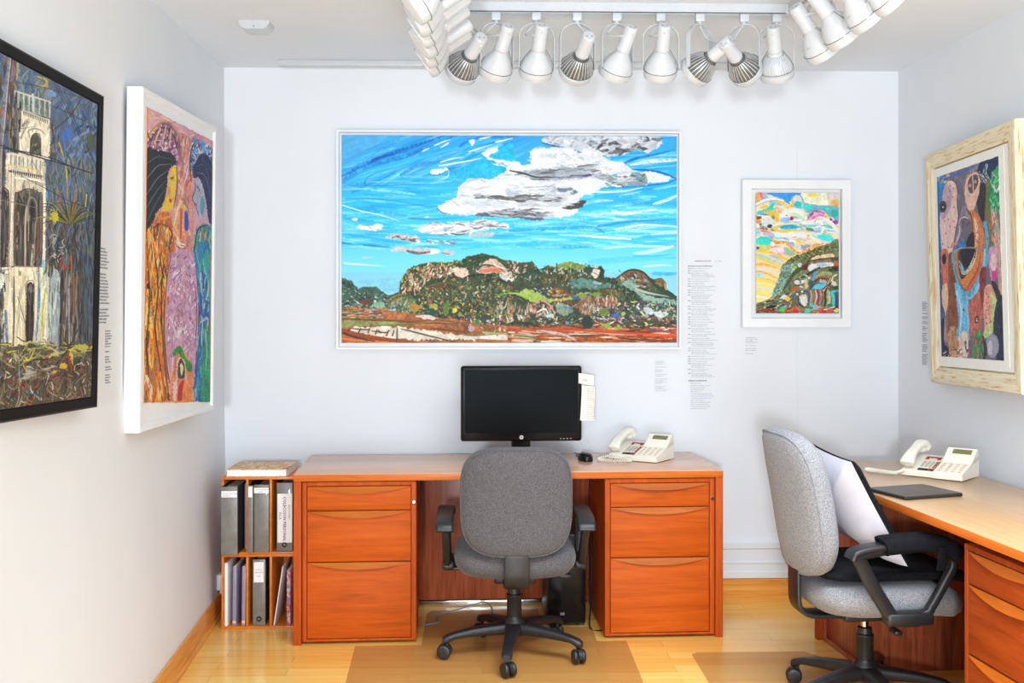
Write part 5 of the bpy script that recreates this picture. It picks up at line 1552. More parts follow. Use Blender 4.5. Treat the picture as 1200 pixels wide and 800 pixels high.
# ---- the small bright hillside on the back wall
def art_hillside():
    P = Painter([(886.5, 226.5), (983, 226.5), (983, 367), (886.5, 367)], 240, 350, 8)
    P.grad([(0, (236, 214, 160)), (0.3, (236, 232, 224)), (0.5, (240, 214, 150)), (1, (240, 226, 150))])
    P.view(880, 215, 9.41)
    P.dabs([(60, 110), (970, 110), (970, 780), (60, 780)], 120, [(240, 236, 232), (232, 190, 70), (90, 210, 206), (236, 150, 60), (200, 196, 214), (236, 226, 150), (120, 180, 230)], (80, 260), (18, 50), (-25, 25), 0.3)
    P.poly([(200, 110), (540, 108), (560, 160), (440, 200), (420, 235), (330, 170), (230, 140)], (62, 150, 226), 8)
    P.poly([(560, 115), (830, 112), (850, 220), (780, 260), (640, 240), (580, 180)], (238, 234, 206), 8); P.blob(680, 135, 60, 18, (236, 214, 70), 0, 10)
    P.poly([(840, 112), (970, 112), (970, 260), (900, 270), (850, 200)], (216, 206, 200), 8); P.blob(925, 225, 50, 50, (228, 190, 110), 0, 10); P.blob(935, 250, 20, 18, (236, 160, 60), 0, 4)
    P.poly([(60, 115), (150, 112), (140, 190), (60, 230)], (236, 170, 90), 8); P.line([(110, 115), (130, 180)], 28, (214, 80, 170), 16); P.blob(160, 155, 24, 34, (150, 186, 236), 10, 4)
    P.line([(62, 240), (160, 190), (280, 180), (360, 200)], 34, (240, 232, 236), 24); P.line([(60, 260), (180, 205), (300, 190)], 12, (190, 170, 190), 8); P.line([(250, 230), (320, 215), (420, 260)], 30, (236, 196, 90), 40)
    P.poly([(70, 320), (180, 280), (230, 230), (270, 225), (250, 275), (290, 310), (200, 300), (110, 335)], (40, 214, 190), 4)
    P.poly([(210, 320), (280, 310), (310, 380), (300, 430), (240, 400), (215, 360)], (240, 190, 40), 5); P.blob(250, 380, 16, 24, (110, 140, 130), 0, 3); P.line([(80, 340), (150, 345), (210, 345)], 30, (70, 150, 206), 20); P.line([(60, 380), (90, 440)], 50, (226, 120, 50), 40)
    P.line([(290, 290), (330, 320)], 60, (226, 176, 150), 40); P.blob(410, 340, 36, 40, (236, 230, 214), -10, 10)
    P.line([(330, 400), (380, 330), (470, 300), (560, 330), (610, 390)], 62, (238, 238, 238), 52, 0.06); P.line([(470, 350), (540, 360), (570, 400)], 20, (160, 226, 222), 10)
    P.blob(380, 405, 60, 30, (150, 190, 240), -10, 8); P.blob(450, 390, 20, 24, (176, 30, 36), 30, 4); P.blob(395, 360, 12, 6, (200, 70, 60), 0, 2)
    P.line([(440, 200), (470, 150), (530, 140), (570, 190), (590, 290)], 30, (130, 180, 200), 26); P.line([(460, 250), (470, 200)], 46, (214, 166, 80), 30); P.blob(510, 180, 46, 40, (226, 220, 214), 0, 4); P.blob(520, 235, 44, 36, (30, 206, 200), 0, 4)
    P.poly([(590, 230), (700, 240), (800, 250), (970, 270), (970, 420), (860, 360), (760, 300), (640, 330), (600, 300)], (110, 180, 190), 8); P.blob(630, 270, 40, 36, (60, 216, 214), 0, 5); P.blob(920, 330, 40, 40, (50, 176, 170), 0, 8); P.blob(840, 290, 30, 24, (80, 224, 214), 0, 5)
    P.line([(620, 420), (660, 350), (730, 310), (810, 340)], 34, (150, 70, 170), 30); P.line([(640, 420), (690, 370), (760, 345), (820, 370)], 44, (216, 90, 190), 36, col2=(226, 140, 200)); P.blob(930, 430, 34, 24, (180, 60, 170), 0, 8); P.blob(880, 400, 16, 16, (120, 70, 170), 0, 4)
    P.line([(560, 440), (680, 430), (780, 400), (880, 440), (940, 510)], 62, (240, 240, 240), 40, 0.06); P.line([(740, 420), (800, 470), (780, 540)], 60, (240, 242, 240), 40, 0.06); P.line([(770, 470), (850, 470), (900, 500)], 14, (130, 170, 160), 8); P.line([(700, 440), (720, 400), (800, 390)], 10, (120, 170, 150), 6)
    P.blob(190, 440, 90, 56, (216, 226, 220), 0, 4); P.line([(110, 430), (120, 480), (180, 500), (230, 470)], 30, (92, 98, 110), 36, 0.2); P.blob(210, 475, 26, 22, (60, 66, 84), 0, 3); P.blob(250, 515, 26, 18, (110, 110, 100), 0, 4); P.blob(95, 385, 26, 22, (90, 90, 90), 0, 6)
    P.poly([(320, 480), (400, 460), (480, 465), (530, 495), (430, 510), (340, 505)], (40, 180, 216), 4); P.line([(340, 480), (440, 470), (510, 490)], 12, (30, 130, 196), 6)
    P.line([(240, 500), (340, 530), (440, 520), (540, 530)], 34, (242, 196, 30), 26); P.line([(330, 455), (480, 445), (560, 470)], 18, (236, 226, 170), 10); P.line([(540, 450), (620, 490), (720, 530)], 28, (160, 180, 200), 20); P.blob(650, 510, 50, 18, (90, 150, 120), 10, 5)
    P.line([(280, 580), (420, 570), (540, 560), (680, 590), (760, 650)], 66, (234, 236, 228), 50, 0.05); P.blob(300, 560, 34, 22, (216, 240, 240), 0, 5); P.line([(600, 560), (680, 550), (760, 560)], 18, (236, 216, 226), 10)
    P.poly([(740, 570), (830, 570), (900, 600), (910, 640), (840, 640), (760, 610)], (70, 224, 220), 5); P.line([(670, 570), (720, 600), (760, 610)], 12, (90, 220, 210), 8); P.blob(632, 580, 16, 14, (240, 176, 40), 0, 2); P.line([(790, 545), (880, 575), (920, 620)], 12, (238, 216, 90), 8)
    P.line([(60, 520), (110, 530), (170, 520)], 40, (160, 190, 230), 26); P.line([(130, 525), (220, 550)], 28, (236, 120, 40), 16); P.blob(190, 560, 70, 16, (200, 176, 196), 0, 6)
    P.poly([(62, 670), (70, 610), (130, 585), (200, 600), (260, 660), (180, 685)], (60, 216, 200), 5); P.poly([(62, 740), (70, 690), (180, 690), (220, 720), (150, 760)], (206, 206, 110), 8); P.blob(240, 670, 26, 26, (240, 242, 240), 0, 5); P.blob(80, 715, 18, 16, (60, 70, 180), 0, 4)
    P.line([(220, 600), (280, 650), (400, 660), (450, 720), (500, 760), (550, 770)], 38, (240, 140, 40), 26, 0.1); P.blob(455, 670, 34, 22, (140, 180, 226), 40, 5); P.line([(460, 620), (560, 600), (650, 640)], 26, (228, 206, 226), 14); P.poly([(480, 620), (560, 630), (600, 660), (520, 660)], (226, 216, 110), 6); P.blob(600, 700, 60, 26, (160, 156, 180), -10, 12); P.blob(520, 690, 40, 24, (214, 210, 206), 30, 8)
    P.poly([(200, 740), (260, 710), (340, 700), (385, 740), (350, 775), (260, 770)], (238, 214, 232), 5); P.line([(300, 775), (360, 775), (390, 740)], 10, (226, 130, 50), 6); P.poly([(370, 700), (440, 730), (500, 790), (420, 800), (380, 770)], (150, 190, 160), 8)
    P.view(880, 290, 9.41)
    P.line([(66, 40), (200, 50), (340, 110), (430, 140)], 34, (242, 196, 50), 24); P.line([(70, 80), (160, 110), (260, 150), (340, 190)], 40, (160, 210, 220), 22); P.line([(70, 110), (180, 150), (330, 215)], 22, (240, 200, 50), 16); P.line([(220, 90), (300, 120), (370, 160)], 30, (150, 176, 236), 16); P.line([(330, 60), (400, 100)], 26, (236, 190, 220), 12)
    P.line([(66, 190), (160, 190), (330, 240)], 40, (240, 180, 90), 20); P.line([(66, 230), (180, 240), (320, 290)], 44, (236, 226, 232), 26); P.line([(66, 265), (160, 280), (310, 350)], 30, (236, 160, 80), 16); P.blob(100, 300, 50, 26, (180, 220, 226), 0, 8)
    P.line([(66, 340), (180, 360), (290, 390)], 50, (240, 200, 90), 26); P.line([(66, 400), (180, 415), (270, 440)], 60, (244, 228, 130), 40); P.line([(66, 450), (160, 455), (250, 480)], 34, (222, 214, 206), 14); P.line([(66, 490), (160, 495), (240, 510)], 40, (244, 226, 90), 24); P.line([(66, 540), (140, 550), (210, 560)], 50, (236, 222, 180), 20)
    # hill
    P.poly([(66, 620), (150, 590), (230, 540), (270, 440), (320, 310), (350, 200), (450, 120), (600, 60), (720, 0), (860, -40), (975, -40), (975, 735), (66, 735)], (110, 122, 84), 6, 0.2)
    P.dabs([(230, 540), (320, 310), (380, 160), (520, 130), (480, 260), (400, 400), (300, 520)], 170, [(110, 160, 160), (130, 170, 190), (90, 130, 100), (150, 190, 206), (120, 140, 70), (176, 196, 176)], (14, 40), (12, 22), (20, 110), 0.4)
    P.dabs([(350, 200), (450, 110), (640, 30), (975, -40), (975, 40), (700, 70), (480, 170)], 150, [(96, 104, 44), (60, 72, 40), (140, 130, 60), (90, 70, 40), (80, 130, 100), (200, 150, 70)], (14, 40), (10, 20), (-60, 80), 0.4)
    P.line([(360, 460), (420, 370), (480, 280), (600, 200), (650, 130)], 34, (62, 66, 36), 40, 0.2); P.blob(490, 220, 20, 16, (140, 200, 60), 0, 3); P.blob(600, 220, 36, 30, (96, 40, 34), -30, 6); P.blob(540, 190, 22, 24, (206, 206, 214), 0, 6)
    P.poly([(640, 150), (720, 95), (880, 65), (915, 85), (900, 110), (740, 125)], (228, 196, 160), 6); P.line([(640, 150), (760, 130), (900, 115)], 18, (104, 62, 50), 12, 0.2); P.line([(640, 120), (720, 85), (900, 60)], 8, (60, 46, 30), 6)
    P.poly([(630, 240), (650, 190), (760, 170), (900, 170), (910, 200), (780, 225), (660, 260)], (226, 222, 220), 5); P.line([(690, 180), (780, 165), (900, 160)], 16, (206, 130, 160), 10); P.blob(780, 195, 60, 16, (150, 196, 214), -4, 8); P.blob(940, 190, 30, 30, (196, 90, 70), 0, 6)
    P.line([(560, 330), (640, 290), (700, 250), (760, 220)], 30, (34, 56, 44), 26); P.line([(760, 270), (860, 235), (900, 220)], 18, (120, 130, 50), 10); P.line([(880, 240), (970, 230)], 50, (44, 44, 40), 60); P.line([(900, 130), (970, 120)], 40, (90, 60, 46), 40)
    P.line([(640, 400), (690, 340), (700, 290), (740, 270)], 30, (90, 150, 226), 22); P.line([(720, 330), (800, 280), (920, 300)], 46, (176, 176, 120), 30, 0.2); P.line([(740, 330), (850, 335)], 18, (206, 60, 50), 12); P.line([(680, 380), (760, 340), (860, 350)], 16, (120, 40, 40), 10)
    P.poly([(680, 450), (740, 400), (820, 400), (830, 440), (760, 460)], (90, 190, 216), 5); P.blob(790, 375, 40, 22, (170, 180, 176), 0, 6); P.line([(780, 480), (850, 420), (900, 320), (940, 300)], 36, (226, 200, 160), 34); P.line([(770, 520), (790, 460), (860, 400), (880, 350)], 18, (150, 50, 60), 12); P.blob(915, 400, 26, 36, (214, 206, 190), -20, 6); P.blob(930, 440, 40, 20, (60, 70, 60), 0, 6)
    P.dabs([(480, 330), (640, 300), (660, 420), (560, 450), (490, 410)], 60, [(40, 50, 44), (110, 150, 80), (220, 160, 170), (206, 214, 210), (60, 120, 100), (130, 80, 60)], (16, 50), (12, 22), (-60, 60), 0.4); P.blob(510, 385, 30, 24, (226, 206, 212), 0, 4); P.blob(580, 375, 22, 18, (214, 240, 236), 0, 4); P.blob(480, 455, 40, 20, (206, 90, 40), -20, 5); P.blob(610, 400, 20, 60, (226, 180, 130), 0, 5); P.blob(660, 400, 30, 40, (50, 96, 92), 0, 6)
    P.poly([(640, 480), (690, 460), (790, 470), (790, 560), (730, 620), (660, 620), (640, 560)], (150, 110, 96), 4, 0.2)
    for x, c in ((655, (176, 180, 140)), (685, (130, 110, 80)), (710, (196, 176, 160)), (735, (110, 60, 60)), (762, (186, 140, 130))):
        P.line([(x, 470), (x + 14, 540), (x - 8, 620)], 18, c, 14, 0.2)
    P.line([(640, 620), (640, 520), (610, 480), (520, 500), (460, 530)], 22, (50, 74, 150), 20); P.poly([(515, 560), (560, 520), (610, 520), (625, 580), (610, 640), (560, 640)], (214, 210, 200), 4); P.line([(640, 470), (700, 400), (740, 340)], 16, (40, 60, 120), 12); P.line([(520, 540), (540, 620), (590, 660)], 30, (40, 50, 90), 24); P.line([(450, 520), (480, 560), (460, 640)], 56, (96, 96, 100), 40, 0.25); P.line([(440, 570), (430, 640)], 30, (214, 196, 160), 26); P.line([(490, 590), (480, 650)], 26, (130, 80, 50), 20); P.blob(510, 510, 14, 12, (236, 210, 160), 0, 2); P.blob(565, 485, 14, 10, (230, 200, 180), 0, 2)
    P.line([(800, 690), (820, 600), (820, 480), (890, 380)], 20, (28, 24, 24), 16); P.line([(850, 640), (860, 540), (850, 470)], 40, (206, 186, 160), 30, 0.2); P.line([(905, 660), (910, 560), (890, 490), (970, 480)], 34, (40, 206, 206), 26); P.line([(950, 650), (945, 500)], 50, (60, 66, 110), 40, 0.2); P.blob(870, 650, 30, 30, (60, 110, 70), 0, 8); P.line([(720, 640), (780, 540), (800, 480)], 12, (170, 60, 70), 8)
    P.dabs([(66, 620), (230, 550), (440, 500), (460, 640), (300, 700), (66, 700)], 130, [(96, 100, 50), (60, 66, 44), (140, 120, 60), (210, 200, 180), (150, 60, 50), (60, 110, 90), (40, 40, 44)], (20, 60), (10, 20), (0, 50), 0.3)
    P.blob(370, 545, 36, 24, (206, 210, 220), 0, 6); P.blob(405, 565, 30, 26, (236, 186, 40), 0, 4); P.line([(150, 660), (300, 640), (400, 600)], 26, (220, 196, 170), 14); P.line([(300, 660), (380, 610), (440, 590)], 20, (60, 70, 130), 12); P.blob(230, 650, 60, 16, (40, 34, 32), -8, 6)
    P.dabs([(66, 680), (975, 640), (975, 735), (66, 735)], 110, [(206, 60, 50), (220, 90, 50), (60, 140, 90), (40, 180, 170), (150, 50, 44), (210, 200, 180), (60, 40, 60)], (24, 70), (14, 30), (-15, 15), 0.3)
    P.line([(66, 700), (200, 690), (330, 720)], 26, (150, 44, 40), 20); P.line([(360, 700), (470, 680), (540, 660)], 30, (214, 90, 40), 24); P.blob(350, 680, 40, 20, (70, 190, 90), -10, 5); P.blob(665, 630, 24, 20, (40, 200, 190), 0, 4); P.blob(710, 655, 30, 28, (176, 166, 190), 0, 4); P.blob(630, 690, 34, 22, (50, 206, 190), -10, 5); P.blob(495, 700, 34, 26, (206, 50, 60), 0, 5); P.blob(790, 710, 26, 18, (210, 50, 60), 0, 4); P.blob(860, 700, 40, 20, (206, 80, 60), 0, 6); P.blob(945, 690, 26, 24, (226, 200, 120), 0, 6)
    return P
# ---- the tall dreamlike figures on the right wall
def art_figures():
    P = Painter([(1096.9, 207.6), (1170.3, 184.5), (1174.1, 422.5), (1102.3, 417.8)], 190, 580, 5)
    P.fill((112, 108, 126), 0.1)
    P.ek = 0.35
    u = lambda: P.view(1080, 135, 4.85)
    v = lambda: P.view(1080, 295, 4.706)
    u()
    P.dabs([(80, 350), (440, 240), (440, 800), (80, 800)], 120, [(120, 112, 132), (96, 94, 116), (140, 128, 146), (150, 140, 150), (84, 84, 108)], (30, 120), (8, 22), (50, 120), 0.3)
    P.poly([(80, 380), (130, 360), (110, 500), (110, 700), (125, 800), (85, 800)], (36, 126, 186), 8, 0.14); P.line([(90, 400), (95, 600), (95, 790)], 14, (20, 96, 160), 10); P.line([(90, 370), (160, 350), (240, 320), (320, 290)], 22, (60, 96, 190), 12, 0.2); P.dabs([(84, 356), (160, 335), (150, 380), (90, 400)], 20, [(220, 200, 130), (110, 170, 206), (206, 210, 206)], (8, 24), (4, 8), (0, 60))
    P.poly([(330, 280), (440, 240), (440, 330), (400, 340), (380, 400), (330, 360)], (24, 44, 86), 8, 0.2); P.line([(370, 290), (360, 340), (390, 380)], 26, (190, 210, 224), 12, 0.2); P.line([(330, 330), (360, 380), (390, 400)], 18, (206, 222, 226), 10, 0.2)
    P.poly([(440, 300), (400, 370), (370, 480), (375, 560), (400, 590), (440, 560)], (30, 150, 90), 8, 0.2); P.dabs([(380, 340), (440, 310), (440, 560), (380, 570)], 40, [(40, 170, 110), (210, 232, 214), (20, 110, 80), (110, 200, 160)], (16, 60), (6, 14), (40, 130), 0.4)
    P.line([(400, 560), (420, 680), (440, 790)], 46, (214, 160, 146), 40, 0.2); P.dabs([(390, 540), (440, 540), (440, 800), (380, 800)], 40, [(216, 150, 136), (150, 120, 110), (110, 180, 160), (190, 80, 80)], (20, 70), (5, 10), (60, 110)); P.line([(380, 380), (365, 480), (385, 620), (380, 790)], 34, (112, 106, 46), 22, 0.2)
    P.poly([(330, 400), (365, 410), (360, 520), (350, 620), (320, 560), (310, 480)], (40, 36, 44), 8, 0.2); P.line([(355, 620), (370, 700), (365, 790)], 22, (90, 170, 206), 16, 0.2)
    P.poly([(150, 375), (185, 385), (200, 430), (198, 500), (205, 580), (190, 660), (180, 720), (165, 800), (120, 800), (105, 700), (100, 600), (112, 520), (120, 440), (135, 395)], (226, 196, 190), 4, 0.06)
    P.poly([(135, 400), (170, 440), (160, 540), (120, 600), (105, 560), (112, 480)], (176, 150, 170), 10, 0.1, 0.8); P.blob(118, 524, 22, 34, (70, 54, 70), 0, 6); P.blob(119, 528, 13, 20, (16, 12, 18), 0, 2); P.blob(119, 528, 5, 5, (230, 230, 230)); P.line([(130, 400), (150, 373), (185, 380), (202, 430), (200, 520), (208, 580), (192, 660), (180, 730)], 4, (80, 50, 56), 3)
    for x, y in ((160, 405), (180, 420), (158, 435), (175, 470), (150, 470), (180, 530), (130, 560), (150, 600), (180, 610), (128, 610), (160, 640), (135, 680), (185, 645), (115, 740), (150, 760)):
        P.blob(x, y, 3.6, 6, (206, 80, 90))
    P.poly([(250, 360), (280, 335), (310, 325), (330, 360), (328, 440), (305, 520), (300, 560), (330, 610), (350, 680), (352, 800), (300, 800), (290, 680), (280, 590), (255, 520), (240, 440)], (226, 186, 166), 4, 0.06)
    P.poly([(270, 560), (310, 560), (345, 650), (350, 800), (270, 800), (285, 680)], (206, 122, 70), 5, 0.12); P.line([(300, 600), (312, 680), (305, 800)], 16, (238, 220, 206), 18, 0.05); P.line([(250, 540), (280, 580), (285, 680), (275, 790)], 6, (70, 46, 40), 4)
    P.poly([(262, 390), (285, 350), (318, 350), (320, 400), (290, 450), (268, 440)], (90, 74, 80), 5, 0.2); P.blob(274, 406, 8, 11, (196, 150, 150)); P.blob(306, 386, 8, 11, (196, 150, 150)); P.line([(290, 350), (294, 440)], 5, (226, 186, 170)); P.line([(242, 440), (250, 370), (285, 335), (315, 325)], 4, (120, 50, 46), 3)
    for a in ([(300, 325), (330, 320), (345, 350)], [(320, 330), (355, 345), (360, 390)], [(325, 350), (350, 370), (340, 395)]): P.line(a, 5, (40, 26, 36), 3)
    P.line([(265, 595), (235, 588), (215, 610), (210, 680), (195, 730)], 10, (216, 190, 196), 12, 0.05); P.line([(262, 605), (240, 600), (226, 630)], 4, (110, 70, 80)); P.line([(225, 588), (212, 640), (205, 700)], 3, (96, 60, 70))
    P.poly([(270, 690), (295, 680), (290, 800), (230, 800), (250, 730)], (36, 34, 44), 6, 0.2); P.poly([(200, 740), (240, 720), (250, 800), (190, 800)], (50, 120, 176), 8, 0.2); P.line([(165, 760), (180, 740), (195, 740)], 22, (214, 130, 110), 26)
    v()
    P.poly([(95, 0), (110, 60), (110, 300), (125, 580), (105, 580), (92, 200)], (30, 84, 140), 6, 0.2); P.poly([(105, 0), (140, 0), (150, 100), (140, 200), (120, 240), (106, 160), (104, 60)], (206, 116, 96), 4, 0.1); P.blob(121, 48, 12, 30, (60, 30, 30), 0, 3); P.blob(121, 46, 5, 12, (14, 8, 10)); P.line([(108, 90), (112, 180), (130, 220)], 5, (150, 60, 50))
    P.poly([(145, 30), (175, 30), (185, 180), (195, 330), (190, 500), (160, 540), (140, 440), (145, 200)], (132, 76, 50), 6, 0.18); P.poly([(110, 200), (135, 190), (142, 280), (130, 350), (122, 340), (108, 280)], (226, 186, 160), 4, 0.06); P.line([(124, 340), (122, 420), (130, 490)], 12, (196, 150, 130), 22); P.blob(131, 480, 13, 24, (176, 130, 120), 0, 3); P.line([(108, 300), (120, 340), (118, 440), (112, 500)], 5, (20, 30, 70))
    P.poly([(104, 400), (120, 380), (118, 500), (150, 540), (150, 580), (104, 580)], (24, 34, 66), 6, 0.2); P.poly([(150, 420), (200, 440), (210, 560), (150, 570)], (176, 130, 96), 8, 0.2)
    P.poly([(175, 0), (360, 0), (345, 120), (310, 220), (260, 275), (215, 230), (180, 140)], (90, 170, 206), 5, 0.12); P.poly([(190, 0), (340, 0), (320, 110), (285, 190), (250, 230), (215, 190), (188, 100)], (206, 110, 80), 4, 0.1); P.poly([(195, 0), (325, 0), (300, 90), (260, 170), (235, 205), (205, 160), (188, 80)], (214, 132, 66), 4, 0.1); P.poly([(205, 0), (305, 0), (285, 70), (250, 130), (215, 160), (200, 90)], (60, 60, 76), 5, 0.2); P.poly([(215, 0), (300, 0), (280, 60), (240, 100), (220, 60)], (28, 26, 40), 5, 0.2); P.line([(205, 60), (225, 125), (255, 110), (290, 40), (300, 0)], 18, (232, 222, 206), 18, 0.05); P.line([(215, 80), (232, 125), (252, 118)], 16, (120, 190, 216), 8)
    P.line([(345, 0), (335, 120), (300, 215), (265, 262), (240, 250)], 15, (150, 206, 232), 12, 0.08); P.line([(322, 20), (305, 110), (262, 185), (238, 222), (205, 180), (180, 90)], 4, (110, 50, 40))
    P.poly([(180, 180), (225, 235), (250, 280), (262, 400), (255, 490), (215, 500), (190, 470), (200, 380)], (110, 186, 226), 5, 0.12); P.line([(190, 230), (215, 330), (205, 470)], 20, (170, 214, 236), 12); P.blob(226, 328, 4, 6, (30, 40, 60)); P.poly([(205, 470), (240, 440), (250, 570), (215, 570), (200, 520)], (222, 200, 186), 6, 0.1); P.line([(236, 500), (238, 540)], 12, (30, 26, 34), 6)
    P.poly([(255, 290), (320, 230), (330, 330), (320, 440), (300, 500), (262, 470), (258, 380)], (186, 104, 92), 5, 0.14); P.poly([(315, 130), (350, 100), (345, 250), (325, 320)], (136, 54, 62), 8, 0.2); P.blob(298, 380, 11, 20, (60, 40, 40), 8, 3); P.blob(299, 382, 5, 10, (230, 220, 210)); P.blob(300, 380, 2.6, 4, (10, 10, 10))
    P.poly([(365, 0), (410, 0), (412, 110), (400, 170), (375, 150)], (196, 150, 190), 6, 0.1); P.blob(398, 130, 16, 44, (206, 70, 150), 5, 8); P.blob(392, 70, 18, 46, (232, 196, 206), 0, 6); P.line([(420, 0), (425, 120), (430, 260)], 26, (196, 160, 146), 20, 0.2); P.poly([(380, 180), (400, 180), (430, 250), (440, 300), (410, 280)], (60, 50, 56), 6, 0.2)
    P.poly([(340, 215), (370, 190), (395, 230), (405, 300), (400, 380), (370, 450), (340, 440), (335, 330)], (216, 160, 140), 5, 0.1); P.poly([(375, 220), (400, 260), (415, 300), (405, 400), (375, 460), (340, 480), (335, 450), (370, 400), (380, 300)], (186, 204, 136), 5, 0.1)
    for x, y in ((350, 240), (365, 260), (352, 290), (368, 310), (350, 330), (364, 350), (350, 370), (372, 390), (352, 400), (270, 310), (290, 320), (275, 350), (310, 300), (280, 430)): P.blob(x, y, 3.4, 5, (196, 60, 66))
    P.poly([(405, 290), (440, 270), (440, 600), (400, 600), (410, 480), (385, 440)], (38, 46, 66), 6, 0.2); P.blob(380, 520, 36, 62, (150, 152, 172), 0, 5); P.blob(368, 530, 16, 40, (190, 190, 204), 0, 8); P.line([(330, 470), (345, 540), (335, 590)], 20, (34, 40, 56), 18)
    P.poly([(290, 450), (320, 440), (332, 540), (325, 595), (270, 590), (285, 520)], (40, 140, 76), 6, 0.2); P.dabs([(255, 440), (330, 440), (330, 590), (260, 590)], 40, [(150, 80, 76), (190, 120, 110), (60, 130, 80), (110, 60, 66)], (14, 50), (5, 10), (60, 110)); P.dabs([(110, 540), (250, 540), (250, 585), (110, 580)], 40, [(226, 206, 190), (40, 30, 40), (190, 150, 130), (236, 226, 216)], (8, 30), (4, 9), (0, 90))
    return P

# ---- two robed figures facing each other, left wall
def art_pair():
    P = Painter([(170.9, 121), (250, 167.5), (246.6, 471), (171.5, 472)], 200, 790, 6)
    P.fill((214, 160, 176), 0.08)
    a = lambda: P.view(140, 95, 3.725)
    b = lambda: P.view(140, 300, 3.808)
    a()
    P.dabs([(115, 100), (410, 270), (410, 330), (115, 330)], 60, [(226, 150, 176), (236, 176, 190), (206, 120, 150), (226, 190, 150)], (20, 80), (5, 12), (-70, 30), 0.3)
    P.poly([(235, 230), (310, 250), (325, 330), (320, 460), (315, 800), (230, 800), (240, 560), (250, 400)], (206, 136, 124), 6, 0.14)
    P.dabs([(250, 260), (310, 270), (315, 790), (240, 790)], 110, [(226, 150, 110), (190, 96, 80), (226, 186, 196), (216, 120, 70), (150, 80, 70), (232, 206, 190)], (14, 60), (3, 8), (60, 120), 0.3)
    P.poly([(118, 250), (150, 200), (190, 170), (230, 190), (260, 250), (268, 340), (250, 370), (200, 300), (118, 300)], (150, 96, 130), 5, 0.2); P.dabs([(118, 210), (190, 175), (250, 230), (262, 340), (118, 300)], 130, [(110, 50, 90), (226, 180, 206), (60, 40, 56), (216, 176, 90), (190, 110, 160), (236, 226, 226)], (8, 34), (3, 8), (0, 130), 0.6)
    P.line([(118, 240), (150, 195), (190, 168), (230, 185), (258, 240), (280, 310)], 6, (190, 150, 70), 5); P.line([(120, 270), (160, 215), (195, 195), (230, 230), (250, 300)], 5, (60, 36, 40)); P.line([(150, 270), (175, 200)], 5, (226, 200, 140)); P.line([(185, 265), (200, 185)], 5, (226, 200, 140)); P.line([(215, 280), (222, 205)], 5, (226, 200, 140))
    P.poly([(116, 310), (150, 300), (200, 305), (240, 335), (248, 372), (225, 375), (212, 410), (205, 470), (195, 530), (170, 580), (140, 650), (118, 700)], (34, 30, 32), 5, 0.3); 
    for q in ([(118, 360), (170, 330), (240, 350)], [(118, 430), (170, 370), (235, 365)], [(120, 500), (165, 430), (215, 385)], [(120, 560), (160, 490), (205, 430)], [(124, 620), (160, 540), (200, 470)]): P.line(q, 4, (110, 102, 96), 2, 0.3)
    P.poly([(246, 372), (244, 460), (238, 530), (226, 572), (196, 582), (184, 570), (204, 500), (212, 430), (228, 384)], (236, 196, 26), 3, 0.06); P.line([(246, 380), (250, 450), (246, 500), (236, 560)], 5, (70, 60, 30), 3); P.line([(222, 430), (232, 425)], 5, (40, 40, 40)); P.line([(222, 445), (232, 455), (226, 465)], 6, (190, 210, 206), 4); P.blob(221, 530, 6, 10, (206, 50, 60)); P.blob(214, 490, 9, 26, (226, 150, 90), 0, 4)
    P.poly([(118, 700), (150, 620), (180, 580), (222, 590), (235, 680), (232, 810), (118, 810)], (206, 110, 40), 5, 0.2)
    P.line([(160, 590), (190, 610), (225, 600)], 14, (232, 150, 60), 10); P.line([(140, 660), (180, 635), (222, 660), (232, 720)], 7, (60, 40, 30)); P.line([(130, 690), (175, 655), (215, 680), (226, 740)], 8, (226, 170, 60))
    P.dabs([(120, 660), (230, 640), (232, 810), (120, 810)], 90, [(236, 150, 40), (226, 190, 60), (70, 44, 30), (190, 80, 30), (150, 140, 90), (240, 206, 120)], (24, 90), (4, 8), (75, 105), 0.2)
    P.poly([(310, 260), (345, 255), (390, 290), (408, 320), (408, 380), (370, 330), (330, 350), (312, 400)], (110, 140, 190), 5, 0.2); P.dabs([(310, 255), (406, 300), (406, 370), (350, 320), (310, 420)], 90, [(40, 90, 170), (226, 232, 236), (110, 170, 206), (30, 50, 110), (190, 190, 206), (90, 60, 50)], (8, 30), (3, 8), (0, 130), 0.5); P.line([(312, 450), (306, 380), (312, 300), (340, 258)], 6, (60, 60, 66), 4)
    P.poly([(318, 400), (330, 350), (365, 328), (408, 380), (408, 640), (385, 600), (372, 520), (350, 440), (325, 430)], (32, 36, 72), 5, 0.3)
    for q in ([(335, 380), (370, 380), (404, 470)], [(340, 410), (375, 430), (404, 540)], [(360, 350), (395, 390), (408, 430)]): P.line(q, 4, (90, 110, 160), 2, 0.3)
    P.poly([(325, 440), (350, 440), (370, 500), (380, 560), (370, 625), (345, 600), (330, 560), (318, 520), (330, 480)], (176, 176, 196), 4, 0.1); P.line([(326, 440), (330, 480), (318, 522), (332, 560), (345, 600)], 4, (60, 56, 80)); P.line([(338, 470), (350, 490)], 5, (60, 60, 80)); P.blob(331, 552, 7, 9, (176, 90, 120)); P.blob(362, 560, 10, 40, (90, 150, 176), 0, 5)
    P.poly([(330, 690), (345, 650), (380, 640), (408, 670), (408, 810), (325, 810)], (50, 140, 150), 5, 0.2); P.dabs([(328, 670), (408, 660), (408, 810), (326, 810)], 70, [(40, 170, 170), (30, 90, 110), (150, 206, 206), (214, 130, 60), (60, 60, 80), (120, 190, 150)], (16, 70), (4, 8), (70, 110), 0.2); P.line([(330, 720), (345, 660), (385, 645)], 6, (40, 50, 56))
